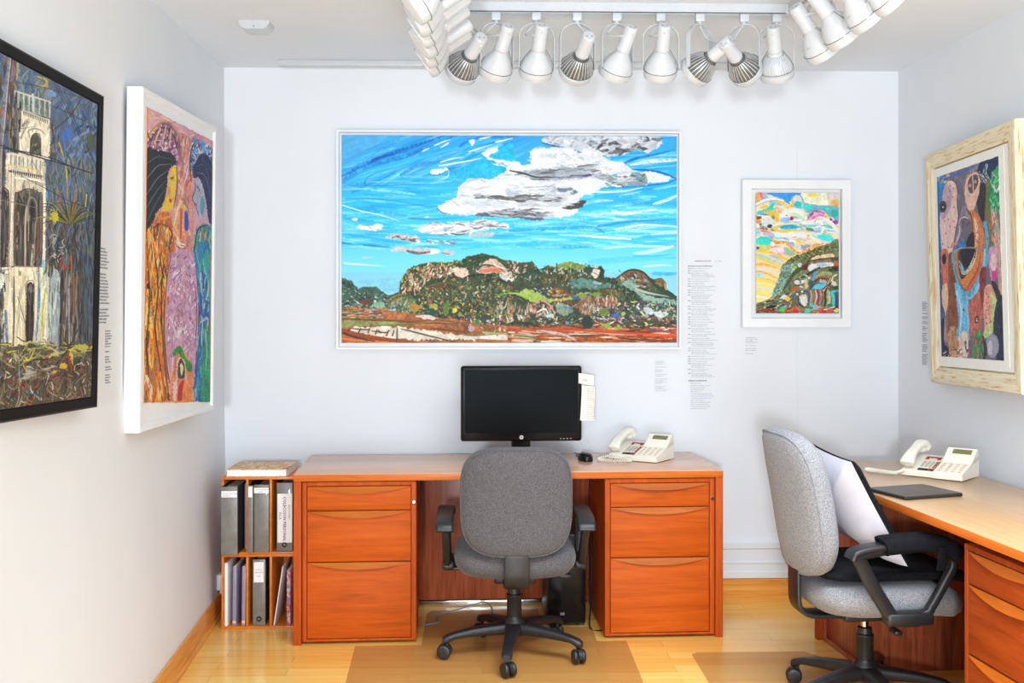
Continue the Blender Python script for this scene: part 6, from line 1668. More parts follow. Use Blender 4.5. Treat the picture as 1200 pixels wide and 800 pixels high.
    P.poly([(232, 620), (250, 545), (275, 530), (285, 600), (280, 680), (262, 730), (238, 680)], (226, 170, 120), 4, 0.12); P.line([(238, 640), (255, 560), (272, 540)], 5, (240, 226, 206)); P.line([(268, 570), (266, 700)], 12, (206, 66, 40), 9); P.line([(268, 545), (268, 570)], 8, (240, 190, 70), 4); P.poly([(283, 590), (292, 580), (300, 620), (298, 660), (284, 660)], (40, 70, 190), 2); P.line([(282, 545), (294, 560), (300, 590)], 10, (60, 160, 60), 6); P.line([(250, 690), (262, 720), (285, 730)], 7, (240, 220, 200)); P.line([(246, 710), (262, 735), (280, 740)], 6, (240, 226, 210))
    b()
    P.poly([(118, 0), (230, 0), (222, 140), (208, 300), (215, 480), (235, 655), (118, 655)], (206, 116, 36), 4, 0.2)
    P.dabs([(120, 0), (228, 0), (205, 300), (230, 650), (120, 650)], 170, [(236, 160, 40), (240, 190, 50), (226, 110, 30), (80, 50, 30), (190, 80, 26), (150, 130, 80), (236, 206, 130)], (40, 150), (4, 10), (76, 104), 0.15)
    P.line([(160, 0), (175, 160), (165, 330), (190, 520)], 5, (50, 34, 26)); P.line([(128, 0), (140, 200), (130, 420), (150, 640)], 5, (60, 40, 26)); P.line([(200, 20), (190, 200), (200, 420), (225, 640)], 5, (50, 36, 30)); P.line([(130, 540), (150, 600), (150, 650)], 18, (226, 214, 190), 10); P.blob(134, 146, 7, 14, (30, 24, 20))
    P.poly([(232, 0), (330, 0), (345, 120), (352, 280), (345, 440), (325, 655), (245, 655), (215, 500), (202, 320), (215, 140)], (198, 152, 182), 3, 0.1)
    P.dabs([(235, 0), (330, 0), (345, 250), (325, 460), (225, 460), (206, 250)], 160, [(222, 186, 206), (170, 120, 160), (236, 226, 236), (190, 140, 180), (150, 100, 140), (226, 170, 190)], (14, 50), (4, 9), (40, 130), 0.5)
    P.dabs([(235, 20), (325, 20), (335, 380), (240, 390)], 46, [(240, 236, 240), (120, 80, 116)], (14, 44), (2, 4), (30, 150), 0.8)
    P.line([(230, 0), (212, 140), (202, 320), (216, 500), (245, 650)], 5, (86, 60, 60)); P.line([(222, 60), (210, 200), (208, 330), (222, 470), (240, 560)], 4, (226, 150, 90)); P.line([(334, 0), (348, 130), (355, 280), (346, 440), (325, 650)], 6, (60, 56, 90)); P.line([(240, 320), (260, 370), (275, 300)], 6, (244, 240, 244), 3); P.line([(280, 20), (285, 200), (280, 380)], 4, (206, 170, 120), 2); P.blob(219, 205, 5, 14, (206, 80, 40)); P.line([(340, 170), (345, 300), (338, 420)], 4, (40, 40, 60), 3)
    P.poly([(336, 0), (410, 0), (408, 655), (328, 655), (346, 460), (358, 280), (350, 120)], (40, 120, 170), 4, 0.2)
    P.dabs([(340, 0), (408, 0), (406, 650), (332, 650), (356, 300)], 120, [(40, 150, 170), (30, 90, 170), (110, 190, 206), (40, 60, 150), (170, 206, 214), (60, 60, 90), (50, 160, 140)], (30, 110), (4, 9), (76, 104), 0.15)
    P.poly([(380, 330), (408, 320), (408, 650), (362, 650), (372, 460)], (30, 140, 106), 5, 0.2); P.blob(390, 40, 14, 50, (40, 170, 160), 0, 5); P.line([(360, 180), (368, 270), (380, 290)], 14, (40, 70, 180), 6); P.line([(362, 310), (395, 295), (385, 390)], 12, (176, 186, 196), 6); P.line([(382, 340), (390, 430), (384, 520)], 6, (170, 220, 206), 3)
    P.poly([(232, 640), (238, 520), (262, 430), (300, 450), (330, 520), (330, 600), (322, 655), (240, 655)], (214, 140, 90), 4, 0.14); P.line([(240, 520), (245, 455), (272, 430), (296, 470), (322, 500)], 8, (226, 190, 206), 6)
    P.poly([(240, 440), (262, 412), (280, 418), (296, 462), (322, 484), (328, 505), (318, 526), (296, 505), (276, 460), (262, 440), (245, 460)], (44, 140, 50), 3, 0.16)
    P.line([(256, 640), (258, 560), (265, 470), (290, 480), (300, 560), (318, 590)], 8, (236, 206, 200), 7); P.poly([(264, 545), (264, 490), (278, 465), (292, 500), (292, 545)], (60, 56, 60), 3, 0.2); P.blob(279, 510, 6, 26, (226, 214, 150), 0, 2); P.poly([(262, 648), (268, 580), (290, 556), (284, 600), (280, 648)], (190, 30, 50), 2, 0.08); P.poly([(252, 655), (258, 560), (244, 580), (244, 655)], (232, 196, 190), 3); P.poly([(292, 560), (320, 600), (310, 560), (325, 540), (318, 650), (290, 650)], (226, 130, 60), 3, 0.1)
    P.line([(118, 655), (260, 650), (408, 655)], 9, (206, 126, 50), 9, 0.3); P.line([(118, 0), (119, 655)], 5, (206, 126, 50), 5, 0.3); P.line([(408, 0), (407, 655)], 5, (206, 126, 60), 5, 0.3)
    a(); P.line([(116, 98), (260, 180), (410, 272)], 7, (196, 110, 50), 7, 0.3); P.line([(117, 98), (117, 810)], 5, (206, 126, 50), 5, 0.3); P.line([(409, 272), (408, 810)], 5, (206, 126, 60), 5, 0.3)
    return P

# ---- the old villa, left wall, cut by the edge of the view
def art_villa():
    P = Painter([(-45, 39.4), (115.8, 123.4), (111, 465.4), (-45, 488.8)], 330, 790, 4)
    P.fill((84, 98, 122), 0.14)
    a = lambda: P.view(0, 40, 5.336)
    b = lambda: P.view(0, 180, 5.0)
    c = lambda: P.view(0, 330, 4.704)
    up = (68, 112)
    a()
    P.dabs([(-240, 0), (620, 400), (620, 800), (-240, 800)], 300, [(82, 108, 160), (100, 128, 176), (70, 92, 134), (122, 144, 178), (96, 122, 150), (66, 80, 106), (130, 130, 120)], (30, 120), (10, 26), (30, 130), 0.3)
    P.dabs([(-240, -20), (110, 120), (130, 800), (-240, 800)], 170, [(110, 96, 80), (84, 74, 66), (140, 120, 90), (70, 64, 60), (150, 140, 120), (60, 50, 44)], (40, 160), (10, 24), up, 0.1)
    P.dabs([(60, 170), (350, 310), (340, 440), (110, 380)], 60, [(90, 120, 160), (120, 150, 160), (140, 140, 130), (70, 90, 120), (110, 120, 100)], (30, 90), (10, 22), (50, 120), 0.2)
    P.dabs([(440, 400), (620, 450), (620, 800), (400, 800)], 50, [(70, 110, 190), (40, 70, 120), (110, 150, 200), (90, 140, 150), (50, 60, 80)], (20, 80), (8, 22), (40, 120), 0.4)
    P.blob(430, 650, 30, 44, (66, 110, 190), 20, 8); P.blob(575, 690, 26, 60, (80, 90, 70), 0, 10); P.blob(335, 390, 30, 20, (120, 150, 200), 0, 8); P.blob(445, 450, 16, 26, (40, 90, 110), 0, 6)
    P.line([(250, 280), (300, 300), (295, 335), (255, 340)], 18, (200, 170, 50), 12, 0.2); P.line([(255, 380), (258, 560), (265, 790)], 9, (190, 170, 60), 5, 0.3); P.line([(125, 200), (122, 300)], 8, (210, 180, 50), 5); P.line([(25, 500), (15, 620)], 8, (200, 60, 40), 4); P.line([(95, 180), (100, 300), (80, 420)], 8, (160, 60, 40), 5); P.line([(60, 470), (65, 560)], 10, (200, 50, 40), 5)
    P.poly([(150, 480), (330, 550), (330, 810), (125, 810), (150, 640)], (232, 224, 200), 4, 0.06, smooth=False); P.dabs([(150, 500), (328, 560), (328, 800), (130, 800)], 60, [(242, 236, 214), (206, 200, 180), (226, 216, 186), (170, 160, 146), (240, 238, 226)], (30, 110), (6, 16), up)
    P.poly([(112, 378), (328, 436), (328, 545), (112, 480)], (130, 146, 140), 3, 0.2, smooth=False)
    for k in range(14): P.line([(118 + 16 * k, 385 + 4.4 * k), (118 + 16 * k, 478 + 4.6 * k)], 7, (206, 210, 200) if k % 2 else (84, 96, 96), 6, 0.2)
    P.line([(110, 376), (220, 408), (330, 440)], 11, (206, 206, 190), 10); P.line([(112, 482), (220, 520), (330, 548)], 9, (60, 56, 54), 8); P.line([(220, 395), (222, 500)], 14, (190, 206, 214), 12)
    for k in range(15): P.line([(166 + 10.4 * k, 506 + 3.6 * k), (168 + 10.4 * k, 528 + 3.6 * k)], 6, (52, 48, 46), 4)
    P.line([(160, 500), (320, 556)], 7, (226, 220, 206)); P.line([(160, 600), (200, 560), (150, 680)], 20, (150, 140, 130), 8, 0.2); P.line([(190, 640), (220, 615), (270, 622), (300, 650)], 10, (160, 156, 150), 7)
    P.poly([(213, 810), (213, 690), (228, 655), (250, 650), (268, 675), (272, 810)], (74, 72, 62), 3, 0.2); P.dabs([(218, 680), (266, 680), (268, 800), (218, 800)], 24, [(110, 110, 86), (50, 48, 44), (150, 140, 90), (90, 96, 90)], (14, 50), (5, 10), (40, 110)); P.line([(212, 800), (212, 690), (228, 652), (250, 645), (270, 670), (274, 800)], 6, (60, 48, 40))
    P.dabs([(330, 560), (380, 640), (380, 800), (330, 800)], 40, [(80, 76, 74), (130, 120, 110), (60, 60, 64), (150, 140, 140)], (20, 60), (5, 10), (50, 100)); P.line([(360, 660), (375, 740), (370, 800)], 10, (90, 96, 110), 8); P.line([(385, 700), (410, 780)], 12, (206, 180, 60), 6); P.line([(330, 560), (350, 660), (365, 800)], 6, (44, 40, 40))
    P.line([(78, 150), (62, 330), (46, 560), (30, 800)], 22, (136, 134, 142), 22, 0.1, col2=(180, 178, 180)); P.line([(92, 160), (76, 340), (60, 560)], 6, (60, 44, 44))
    P.dabs([(90, 430), (150, 480), (140, 800), (80, 800)], 40, [(60, 54, 50), (100, 90, 80), (40, 36, 36), (140, 130, 116)], (60, 200), (7, 14), (84, 96))
    for q, w in (([(346, 305), (430, 480), (530, 700)], 6), ([(362, 310), (450, 490), (548, 705)], 5), ([(548, 700), (592, 795)], 8), ([(520, 405), (450, 525), (330, 640)], 6), ([(325, 460), (440, 505), (612, 592)], 5), ([(110, 320), (300, 350), (620, 430)], 4), ([(460, 530), (540, 550), (600, 520)], 4), ([(0, 735), (110, 755), (215, 770), (330, 800)], 9), ([(0, 640), (130, 620), (240, 600)], 3), ([(-240, 690), (0, 738)], 9)): P.line(q, w, (44, 44, 52), w * 0.7, 0.1)
    b()
    P.dabs([(300, 60), (575, 60), (575, 420), (300, 420)], 210, [(90, 114, 156), (70, 88, 118), (112, 132, 160), (92, 118, 130), (126, 134, 112), (74, 80, 92), (140, 136, 90), (64, 60, 56)], (30, 120), (5, 14), (60, 115), 0.15)
    P.dabs([(-240, 0), (90, 0), (90, 800), (-240, 800)], 170, [(110, 96, 80), (84, 74, 66), (50, 46, 44), (150, 140, 120), (190, 180, 160), (60, 50, 44)], (60, 200), (8, 20), (82, 98), 0.1)
    P.dabs([(480, 340), (575, 340), (575, 800), (490, 800)], 120, [(58, 72, 82), (80, 104, 118), (44, 52, 60), (100, 118, 104), (70, 86, 106), (120, 116, 80), (54, 48, 44)], (40, 150), (6, 14), (82, 98), 0.1)
    P.poly([(60, 20), (275, 40), (292, 290), (292, 690), (60, 690)], (216, 206, 184), 4, 0.08, smooth=False)
    P.dabs([(80, 100), (290, 100), (290, 690), (80, 690)], 60, [(238, 230, 208), (190, 180, 160), (226, 216, 190), (160, 150, 140)], (50, 200), (7, 16), (86, 94))
    P.poly([(70, 28), (265, 62), (265, 120), (70, 90)], (206, 204, 190), 3, 0.1, smooth=False)
    for k in range(16): P.line([(76 + 12 * k, 36 + 2.0 * k), (76 + 12 * k, 92 + 1.9 * k)], 4.5, (120, 116, 108) if k % 2 else (238, 236, 224), 4)
    P.line([(66, 26), (160, 44), (268, 62)], 8, (236, 232, 216)); P.line([(70, 95), (170, 108), (265, 124)], 12, (226, 214, 150)); P.line([(80, 132), (180, 146), (270, 160)], 14, (52, 46, 44), 12)
    for k in range(15): P.line([(92 + 12 * k, 128 + 1.9 * k), (92 + 12 * k, 148 + 1.9 * k)], 7, (40, 36, 34), 3); P.line([(98 + 12 * k, 128 + 1.9 * k), (98 + 12 * k, 142 + 1.9 * k)], 4, (220, 214, 200), 3)
    P.line([(150, 165), (230, 190), (290, 220)], 4, (90, 80, 70)); P.line([(115, 170), (200, 175), (280, 190)], 16, (240, 236, 220), 10)
    P.poly([(122, 690), (118, 300), (135, 262), (190, 238), (245, 258), (266, 300), (266, 690)], (100, 90, 80), 3, 0.2); P.poly([(132, 690), (130, 310), (150, 275), (190, 260), (235, 280), (252, 320), (252, 690)], (70, 64, 58), 3, 0.25)
    P.dabs([(130, 290), (255, 290), (255, 685), (130, 685)], 90, [(50, 44, 40), (90, 82, 72), (120, 110, 96), (60, 80, 76), (150, 140, 120), (80, 56, 44), (40, 40, 42)], (60, 220), (7, 15), (86, 94), 0.05)
    P.line([(178, 690), (176, 400), (188, 320)], 12, (190, 180, 160), 8); P.line([(185, 420), (190, 310), (212, 285), (235, 320), (240, 420)], 9, (150, 140, 126), 7); P.blob(212, 350, 16, 46, (44, 40, 40), 0, 4); P.line([(244, 690), (246, 400)], 8, (140, 80, 60), 7); P.line([(218, 680), (220, 560)], 20, (206, 190, 170), 10); P.line([(116, 690), (114, 300), (136, 258), (190, 234), (248, 254), (270, 300), (270, 690)], 6, (60, 44, 40))
    P.line([(40, 230), (66, 240), (80, 300), (80, 690)], 8, (60, 44, 40)); P.poly([(36, 690), (36, 235), (60, 245), (74, 300), (74, 690)], (50, 46, 44), 3, 0.2); P.dabs([(38, 300), (74, 300), (74, 680), (38, 680)], 16, [(90, 80, 70), (40, 60, 60), (120, 110, 100)], (60, 160), (5, 9), (86, 94)); P.line([(100, 150), (98, 690)], 18, (236, 228, 206), 18, 0.06); P.line([(280, 220), (282, 690)], 16, (238, 232, 212), 16, 0.06); P.line([(92, 150), (88, 690)], 4, (110, 90, 80)); P.line([(266, 470), (300, 520)], 4, (190, 90, 50))
    P.poly([(40, 690), (290, 688), (290, 810), (40, 810)], (234, 228, 200), 4, 0.06, smooth=False); P.line([(120, 688), (290, 688)], 6, (170, 150, 150), 5); P.line([(40, 690), (110, 690)], 10, (90, 60, 54), 8); P.line([(150, 720), (150, 800)], 16, (130, 140, 130), 14); P.line([(252, 640), (256, 800)], 12, (80, 130, 170), 12); P.line([(280, 650), (284, 800)], 14, (130, 190, 214), 14); P.blob(210, 792, 18, 18, (40, 36, 36), 0, 2)
    P.line([(30, -10), (28, 300), (30, 810)], 24, (120, 112, 120), 24, 0.12, col2=(160, 154, 158)); P.line([(44, 0), (42, 400), (44, 800)], 6, (60, 44, 50)); P.line([(14, 0), (12, 400), (12, 800)], 6, (50, 40, 40)); P.line([(30, 440), (30, 560)], 8, (140, 90, 110))
    for k in range(7): P.line([(45, 700 + 14 * k), (100 - 10 * (k % 2), 690 + 14 * k)], 6, (150, 140, 130) if k % 2 else (236, 232, 220), 4)
    P.dabs([(290, 430), (500, 430), (500, 810), (300, 810)], 190, [(52, 42, 36), (80, 66, 52), (40, 34, 32), (120, 110, 96), (90, 60, 44), (70, 84, 60)], (30, 130), (6, 15), (60, 115), 0.3)
    for k in range(30):
        an = R(14 + k * 5.4); l = 150 + 70 * P.rs.rand(); col_ = [(56, 66, 44), (60, 50, 44), (120, 120, 50), (90, 96, 60), (150, 130, 50), (40, 40, 40)][k % 6]
        P.line([(425, 440), (425 + 0.6 * l * math.cos(an), 440 - 0.75 * l * math.sin(an)), (425 + l * math.cos(an), 440 - l * math.sin(an) + 26)], 9, col_, 3, 0.2)
    P.line([(400, 90), (408, 180), (410, 290)], 13, (204, 186, 50), 8, 0.2); P.blob(335, 390, 26, 40, (196, 180, 50), 0, 12); P.line([(470, 220), (445, 330), (430, 420)], 9, (190, 120, 40), 6); P.line([(385, 600), (388, 800)], 14, (170, 56, 40), 12, 0.2); P.line([(375, 680), (430, 690)], 10, (176, 56, 40), 8); P.line([(436, 620), (440, 800)], 9, (150, 100, 60), 8); P.line([(520, 260), (515, 330)], 10, (200, 190, 60), 6); P.line([(470, 170), (480, 260)], 12, (60, 120, 170), 6); P.line([(375, 0), (390, 60)], 12, (200, 180, 60), 6); P.line([(296, 250), (300, 300)], 10, (70, 160, 206), 6); P.line([(365, 240), (370, 330)], 7, (190, 70, 40), 5)
    P.poly([(325, 810), (330, 730), (350, 700), (372, 740), (372, 810)], (150, 164, 170), 5, 0.1); P.dabs([(330, 500), (420, 500), (420, 640), (330, 640)], 26, [(206, 206, 206), (44, 38, 36), (150, 170, 190)], (16, 50), (4, 8), (20, 160), 1.2)
    for q, w in (([(0, -30), (150, 20), (300, 60), (560, 132)], 9), ([(150, 160), (300, 235), (400, 290), (550, 350)], 5), ([(40, 300), (220, 340), (420, 380), (560, 390)], 3), ([(300, 40), (420, 90), (550, 135)], 9), ([(300, 340), (380, 310), (450, 330)], 4)): P.line(q, w, (44, 42, 46), w * 0.7, 0.1)
    P.line([(40, 304), (240, 345)], 3, (180, 180, 180), 2)
    c()
    P.poly([(56, -10), (292, -10), (290, 380), (56, 390)], (226, 218, 186), 4, 0.08, smooth=False)
    P.dabs([(60, 0), (290, 0), (290, 370), (60, 370)], 80, [(240, 234, 210), (206, 200, 176), (226, 220, 170), (190, 180, 166), (236, 230, 214)], (60, 200), (7, 16), (84, 96), 0.05)
    P.dabs([(-200, 0), (60, 0), (60, 400), (-200, 400)], 150, [(60, 56, 52), (100, 92, 80), (150, 146, 130), (44, 40, 40), (70, 100, 130), (190, 186, 170)], (60, 200), (7, 17), (82, 98), 0.05)
    P.line([(40, 100), (30, 220), (45, 360)], 30, (56, 50, 46), 16, 0.2); P.line([(70, 180), (78, 300), (85, 390)], 16, (60, 100, 150), 14); P.line([(110, 0), (114, 200), (112, 380)], 10, (90, 90, 84), 9); P.line([(130, 100), (160, 200), (175, 260)], 4, (110, 100, 90)); P.poly([(0, -10), (80, -10), (40, 60), (0, 140), (-40, 140)], (206, 214, 206), 6, 0.12)
    P.poly([(178, 345), (178, 60), (184, 34), (198, 24), (210, 36), (216, 60), (214, 345)], (46, 40, 40), 2, 0.25); P.line([(198, 90), (196, 340)], 6, (96, 84, 80), 5); P.blob(198, 62, 9, 22, (120, 110, 110), 0, 4); P.line([(174, 340), (174, 60), (196, 18), (218, 56), (218, 340)], 4, (110, 100, 80), 3)
    P.line([(240, -10), (242, 160), (232, 340)], 16, (60, 120, 176), 12, 0.2); P.line([(268, -10), (268, 40)], 16, (150, 206, 226), 12); P.line([(275, 60), (262, 180), (252, 340)], 14, (186, 196, 90), 10, 0.3); P.line([(290, 0), (290, 320)], 10, (196, 206, 200), 9)
    P.poly([(296, 0), (350, 0), (356, 370), (296, 370)], (170, 186, 186), 5, 0.12, smooth=False); P.dabs([(296, 0), (356, 0), (356, 360), (296, 360)], 50, [(206, 216, 216), (130, 146, 150), (150, 170, 180), (90, 100, 104)], (60, 160), (5, 11), (86, 94))
    P.dabs([(355, 0), (470, 0), (470, 370), (355, 380)], 150, [(60, 50, 44), (92, 82, 72), (44, 38, 36), (120, 114, 106), (100, 66, 50), (72, 76, 64), (150, 150, 144)], (50, 180), (6, 13), (84, 98), 0.05); P.line([(360, 0), (358, 300), (352, 640)], 13, (40, 30, 30), 10, 0.1); P.line([(425, 0), (428, 240)], 8, (150, 90, 60), 7); P.line([(400, 60), (404, 360)], 12, (160, 156, 160), 8)
    P.dabs([(465, 0), (528, 0), (528, 350), (465, 350)], 80, [(48, 56, 72), (64, 78, 98), (40, 42, 48), (88, 100, 110), (76, 84, 72), (60, 50, 44)], (50, 170), (6, 13), (84, 96), 0.05)
    P.poly([(-200, 400), (60, 385), (200, 350), (330, 370), (530, 345), (530, 690), (-200, 740)], (84, 76, 58), 8, 0.2, smooth=False)
    P.dabs([(-200, 380), (200, 345), (528, 345), (528, 440), (-200, 460)], 160, [(150, 150, 90), (110, 116, 70), (190, 190, 120), (60, 56, 44), (160, 160, 140), (206, 190, 60), (84, 80, 60)], (20, 80), (7, 17), (-40, 60), 0.5)
    P.dabs([(-200, 430), (528, 420), (528, 650), (-200, 720)], 420, [(60, 48, 40), (90, 74, 56), (40, 36, 34), (130, 110, 80), (110, 60, 46), (70, 80, 60), (150, 140, 120), (50, 44, 50)], (20, 90), (5, 13), (20, 160), 0.6)
    P.dabs([(-200, 430), (528, 400), (528, 650), (-200, 710)], 110, [(170, 60, 44), (206, 170, 50), (180, 186, 190), (190, 90, 50), (110, 130, 160), (220, 214, 190)], (12, 46), (4, 9), (20, 160), 0.6)
    P.line([(200, 440), (216, 410), (226, 380)], 14, (206, 190, 60), 7); P.blob(375, 475, 24, 14, (206, 166, 40), -25, 4); P.line([(410, 390), (416, 420), (424, 470)], 12, (210, 150, 50), 8); P.line([(400, 420), (420, 500)], 9, (180, 60, 40), 6); P.blob(330, 505, 14, 8, (206, 170, 40), -20); P.blob(10, 440, 22, 10, (206, 190, 50), -20, 4); P.blob(0, 520, 14, 44, (200, 60, 44), 10, 5); P.blob(470, 375, 40, 14, (176, 170, 80), 0, 8)
    for q, w in (([(70, 690), (150, 590), (240, 500)], 6), ([(200, 650), (280, 540)], 6), ([(320, 490), (400, 380), (462, 250)], 8), ([(130, 320), (170, 345), (205, 335)], 6), ([(210, 440), (280, 440), (330, 425)], 9)): P.line(q, w, (36, 30, 28), w * 0.7)
    P.line([(140, 390), (146, 500), (150, 620)], 6, (190, 190, 190), 4, 0.3); P.dabs([(180, 480), (330, 470), (330, 540), (180, 560)], 26, [(170, 170, 160), (130, 120, 110), (190, 180, 160)], (20, 60), (6, 12), (-10, 30))
    for vw in (a, b, c):
        vw()
        P.dabs([(-240, 0), (600, 100), (600, 800), (-240, 800)], 260, [(40, 36, 34), (60, 54, 50), (150, 146, 136), (110, 104, 96), (84, 90, 100), (196, 190, 174)], (30, 170), (1.5, 4), (70, 112), 0.25, 0.55)
    return P

# ------------------------------------------------------------------ frames on the walls
def hang(P0, d, W, Hh, thick, tilt=0.0, roll=0.0):
    """matrix of a picture standing on its lower left corner at the wall side; P0 = lower left corner of its front"""
    rz = math.atan2(d[1], d[0])
    u = Vector((math.cos(rz), math.sin(rz), 0))
    c = Vector(P0) + u * (W / 2) + Vector((0, 0, Hh / 2))
    return Matrix.Translation(c) @ Matrix.Rotation(rz, 4, 'Z') @ Matrix.Rotation(tilt, 4, 'X') @ Matrix.Rotation(roll, 4, 'Y') @ Matrix.Translation((-W / 2, thick, -Hh / 2))

def frame_mesh(W, Hh, prof, mat, parent, name='frame', grain=False):
    bm = NB()
    lay = bm.faces.layers.int.new('side')
    for f, i in frame_ring(bm, W, Hh, prof + [prof[0]]): f[lay] = i
    me_o = obj(name, bm, mat, parent, 25)
    if grain:
        me = me_o.data
        at = me.attributes.new('grain', 'FLOAT_VECTOR', 'CORNER')
        sd = me.attributes['side']
        for p in me.polygons:
            i = sd.data[p.index].value
            for li in p.loop_indices:
                co = me.vertices[me.loops[li].vertex_index].co
                at.data[li].vector = (co.x, co.y, co.z + 3 * i) if i in (0, 2) else (co.z, co.y, co.x + 7 * i)
    return me_o

u_ = lambda P0, d, s: tuple(Vector(P0) + Vector((d[0], d[1], 0)).normalized() * s)

# large landscape in a white floater frame
BW, BH = 1.708, 1.083
F1 = thing('framed_painting', 'large wide landscape painting of blue sky over green hills in a white frame', 'painting', mtx=hang((-0.718, 5.40, 1.249), (1, 0), BW, BH, 0.049))
frame_mesh(BW, BH, [(0, 0), (0, 0.048), (0.001, 0.049), (0.010, 0.049), (0.011, 0.048), (0.011, 0.012), (0.06, 0.012), (0.06, 0)], M['frame_white'], F1)
bm = NB(); backing(bm, BW, BH, 0.0105, 0.004, 0.0125); obj('backing', bm, M['frame_white'], F1)
P = art_landscape(); P.canvas('canvas', 1.66, 1.024, 0.03, 0.0012, F1, Matrix.Translation((0.026, -0.0125, 0.0325)))

# small hillside in a white box frame
SW, SH = 0.547, 0.737
F2 = thing('framed_painting', 'small bright hillside painting with swirling clouds in a wide white box frame', 'painting', mtx=hang((1.2955, 5.40, 1.356), (1, 0), SW, SH, 0.049))
frame_mesh(SW, SH, [(0, 0), (0, 0.047), (0.002, 0.049), (0.044, 0.049), (0.046, 0.047), (0.046, 0.012), (0.06, 0.012), (0.06, 0)], M['frame_white'], F2)
bm = NB(); backing(bm, SW, SH, 0.0455, 0.004, 0.0125); obj('backing', bm, M['frame_white'], F2)
P = art_hillside(); P.canvas('canvas', 0.416, 0.602, 0.008, 0.001, F2, Matrix.Translation((0.073, -0.022, 0.071)), 0.0012)
bm = NB(); box2(bm, (0.1, -0.0225, 0.1), (0.46, -0.011, 0.64)); obj('spacer', bm, M['frame_white'], F2)

# pair of robed figures, white frame on the left wall
dW = (0.047, 1)
F3 = thing('framed_painting', 'tall painting of two robed figures facing each other in a deep white frame', 'painting', mtx=hang(u_((-1.213, 3.9, 1.009), dW, 0.022), dW, 0.904, 1.234, 0.058, R(0.6)))
frame_mesh(0.904, 1.234, [(0, 0), (0, 0.056), (0.002, 0.058), (0.017, 0.058), (0.019, 0.056), (0.024, 0.047), (0.06, 0.047), (0.06, 0)], M['frame_white'], F3)
bm = NB(); backing(bm, 0.904, 1.234, 0.05, 0.03, 0.0475); obj('mount_board', bm, M['frame_white'], F3)
P = art_pair(); cv = P.canvas('canvas', 0.812, 1.133, 0.003, 0.001, F3, Matrix.Translation((0.056, -0.048, 0.038)), 0.004)
for vt in cv.data.vertices:
    vt.co.z += 0.065 * (1 - vt.co.x / 0.812) * (1 - vt.co.z / 1.133)

# old villa, black frame on the left wall
dB = (0.043, 1)
F4 = thing('framed_painting', 'dark painting of an old villa with balconies and palms in a black frame', 'painting', mtx=hang(u_((-1.212, 3.42, 1.153), dB, -0.845), dB, 0.923, 0.987, 0.036, R(0.7), R(1.4)))
frame_mesh(0.923, 0.987, [(0, 0), (0, 0.034), (0.001, 0.036), (0.005, 0.036)], M['frame_brown'], F4, 'frame_edge')
frame_mesh(0.923, 0.987, [(0.005, 0.001), (0.005, 0.0355), (0.03, 0.0335), (0.034, 0.028), (0.06, 0.028), (0.06, 0.001)], M['frame_black'], F4)
bm = NB(); backing(bm, 0.923, 0.987, 0.05, 0.006, 0.0285); obj('liner', bm, M['liner'], F4)
P = art_villa(); P.canvas('canvas', 0.838, 0.917, 0.002, 0.0008, F4, Matrix.Translation((0.045, -0.029, 0.035)))

# dreamlike figures, distressed cream frame on the right wall
dR = (-0.03, -1)
F5 = thing('framed_painting', 'tall painting of abstract eyed figures in a distressed cream frame', 'painting', mtx=hang(u_((2.054, 5.03, 1.1185), dR, 0.048), dR, 0.903, 1.0475, 0.045, R(1.2), R(-0.92)))
frame_mesh(0.903, 1.0475, [(0, 0), (0, 0.036), (0.004, 0.043), (0.012, 0.045), (0.03, 0.045), (0.036, 0.042), (0.046, 0.0385), (0.058, 0.039), (0.064, 0.036), (0.07, 0.037), (0.073, 0.034), (0.073, 0.02), (0.09, 0.02), (0.09, 0)], M['gilt'], F5, grain=True)
bm = NB(); backing(bm, 0.903, 1.0475, 0.08, 0.02, 0.034); obj('mat_board', bm, M['matboard'], F5)
bm = NB(); box2(bm, (0.095, -0.0352, 0.098), (0.79, -0.0338, 0.955)); obj('inner_mat', bm, M['matboard'], F5)
P = art_figures(); P.canvas('canvas', 0.627, 0.805, 0.001, 0.0006, F5, Matrix.Translation((0.118, -0.0353, 0.124)), 0.002)

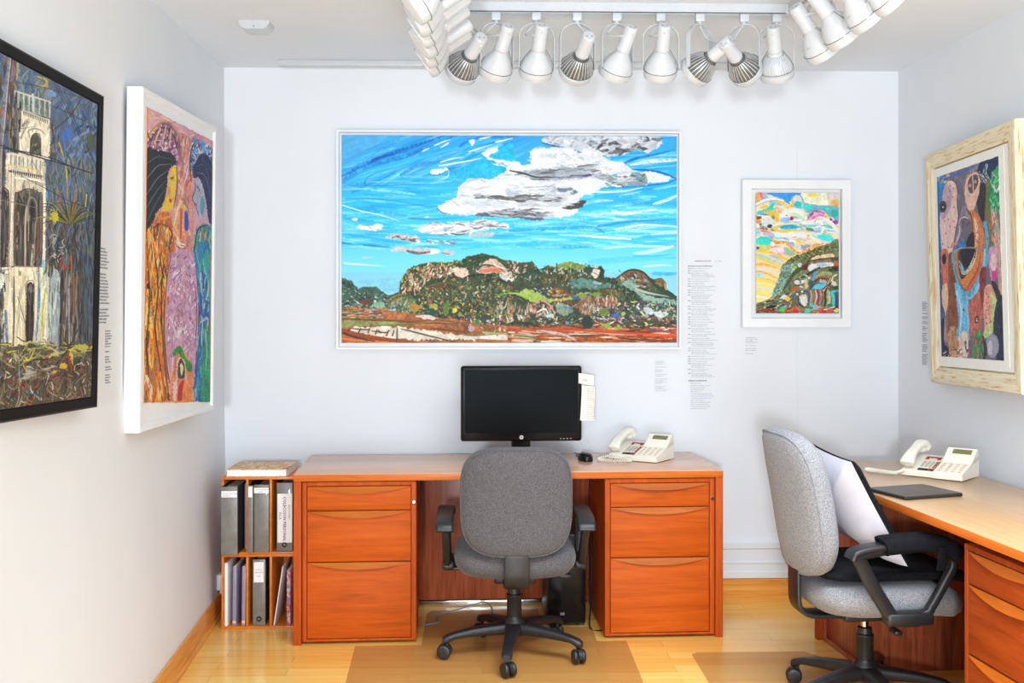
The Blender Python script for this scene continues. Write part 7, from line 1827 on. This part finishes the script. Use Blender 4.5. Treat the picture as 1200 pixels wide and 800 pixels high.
# ------------------------------------------------------------------ vinyl lettering on the walls
words = 'galeria arte museo exhibition paintings recent works gallery city collection drawings new center of the fine arts and selected biennial salon national modern fair house'.split()
wr = random.Random(4)
def run(n):
    s = ''
    while len(s) < n:
        s += wr.choice(words) + ('. ' if wr.random() < 0.12 else ', ' if wr.random() < 0.15 else ' ')
    s = s.strip()[:n]
    return s[0].upper() + s[1:]
def lettering(label, lines, mtx):
    o = text_mesh(lines, M['textgrey'], 'wall_lettering')
    o.matrix_world = mtx
    return tag(o, label, 'lettering')
PX = 1 / 235.0
ln = [('EXHIBITION HISTORY', 0.035, -0.006, 0.0085, 0.0003), ('(b. 1963)', 0.138, -0.006, 0.0085, 0), ('SELECTION OF SOLO EXHIBITIONS', 0.0, -0.031, 0.0078, 0.0004)]
z = -0.042
yr = 2014
while z > -0.585:
    k = wr.choice((1, 1, 2, 2, 3))
    ln.append((str(yr), 0.0, z, 0.0072, 0.0003)); yr -= 1
    for i in range(k):
        ln.append((run(wr.randint(24, 46)), 0.018 if i == 0 else 0.018, z, 0.0068, 0.0)); z -= 0.0085
    z -= 0.0035
z -= 0.008
ln.append(('MUSEUM COLLECTIONS', 0.003, z, 0.0085, 0.0005)); z -= 0.0125
for k in range(13):
    ln.append(('- ' + run(wr.randint(18, 42)), 0.011, z, 0.0066, 0)); z -= 0.0105
lettering('tall column of small grey lettering between the large landscape and the small hillside painting', ln, Tm((1.031, YB - 0.0008, 1.692)))
def para(n, w0, w1, pitch, h, gaps=()):
    out = []; z = -h
    for k in range(n):
        if k in gaps: z -= pitch
        out.append((run(wr.randint(w0, w1)), 0.0, z, h, 0.0)); z -= pitch
    return out
lettering('faint caption lettering just below the right end of the large landscape', para(16, 12, 26, 0.0074, 0.0062, (3, 4, 6, 8, 12)), Tm((0.866, YB - 0.0008, 1.192)))
lettering('short caption lettering below the small hillside painting', para(8, 10, 30, 0.008, 0.0068, (4, 5, 7)), Tm((1.322, YB - 0.0008, 1.31)))
def wall_mtx_left(y, z): return Tm((left_x(y, z) + 0.0012, y, z), 0, 0, R(90))
lettering('block of small grey lettering on the left wall between the black and white frames', [(t, x, zz, h, o) for t, x, zz, h, o in para(22, 66, 72, 0.0108, 0.0095, (7, 17))], wall_mtx_left(3.505, 1.662))
lettering('small caption lettering below the text block on the left wall', para(17, 10, 22, 0.0088, 0.0075, (7, 8, 11, 13)), wall_mtx_left(3.738, 1.382))
lettering('narrow caption lettering on the right wall at the far side of the cream frame', para(32, 16, 26, 0.0078, 0.0066, (6, 7, 9, 11, 14, 20, 25)), Tm((right_x(5.17) - 0.0014, 5.17, 1.487), 0, 0, R(-91.9)))
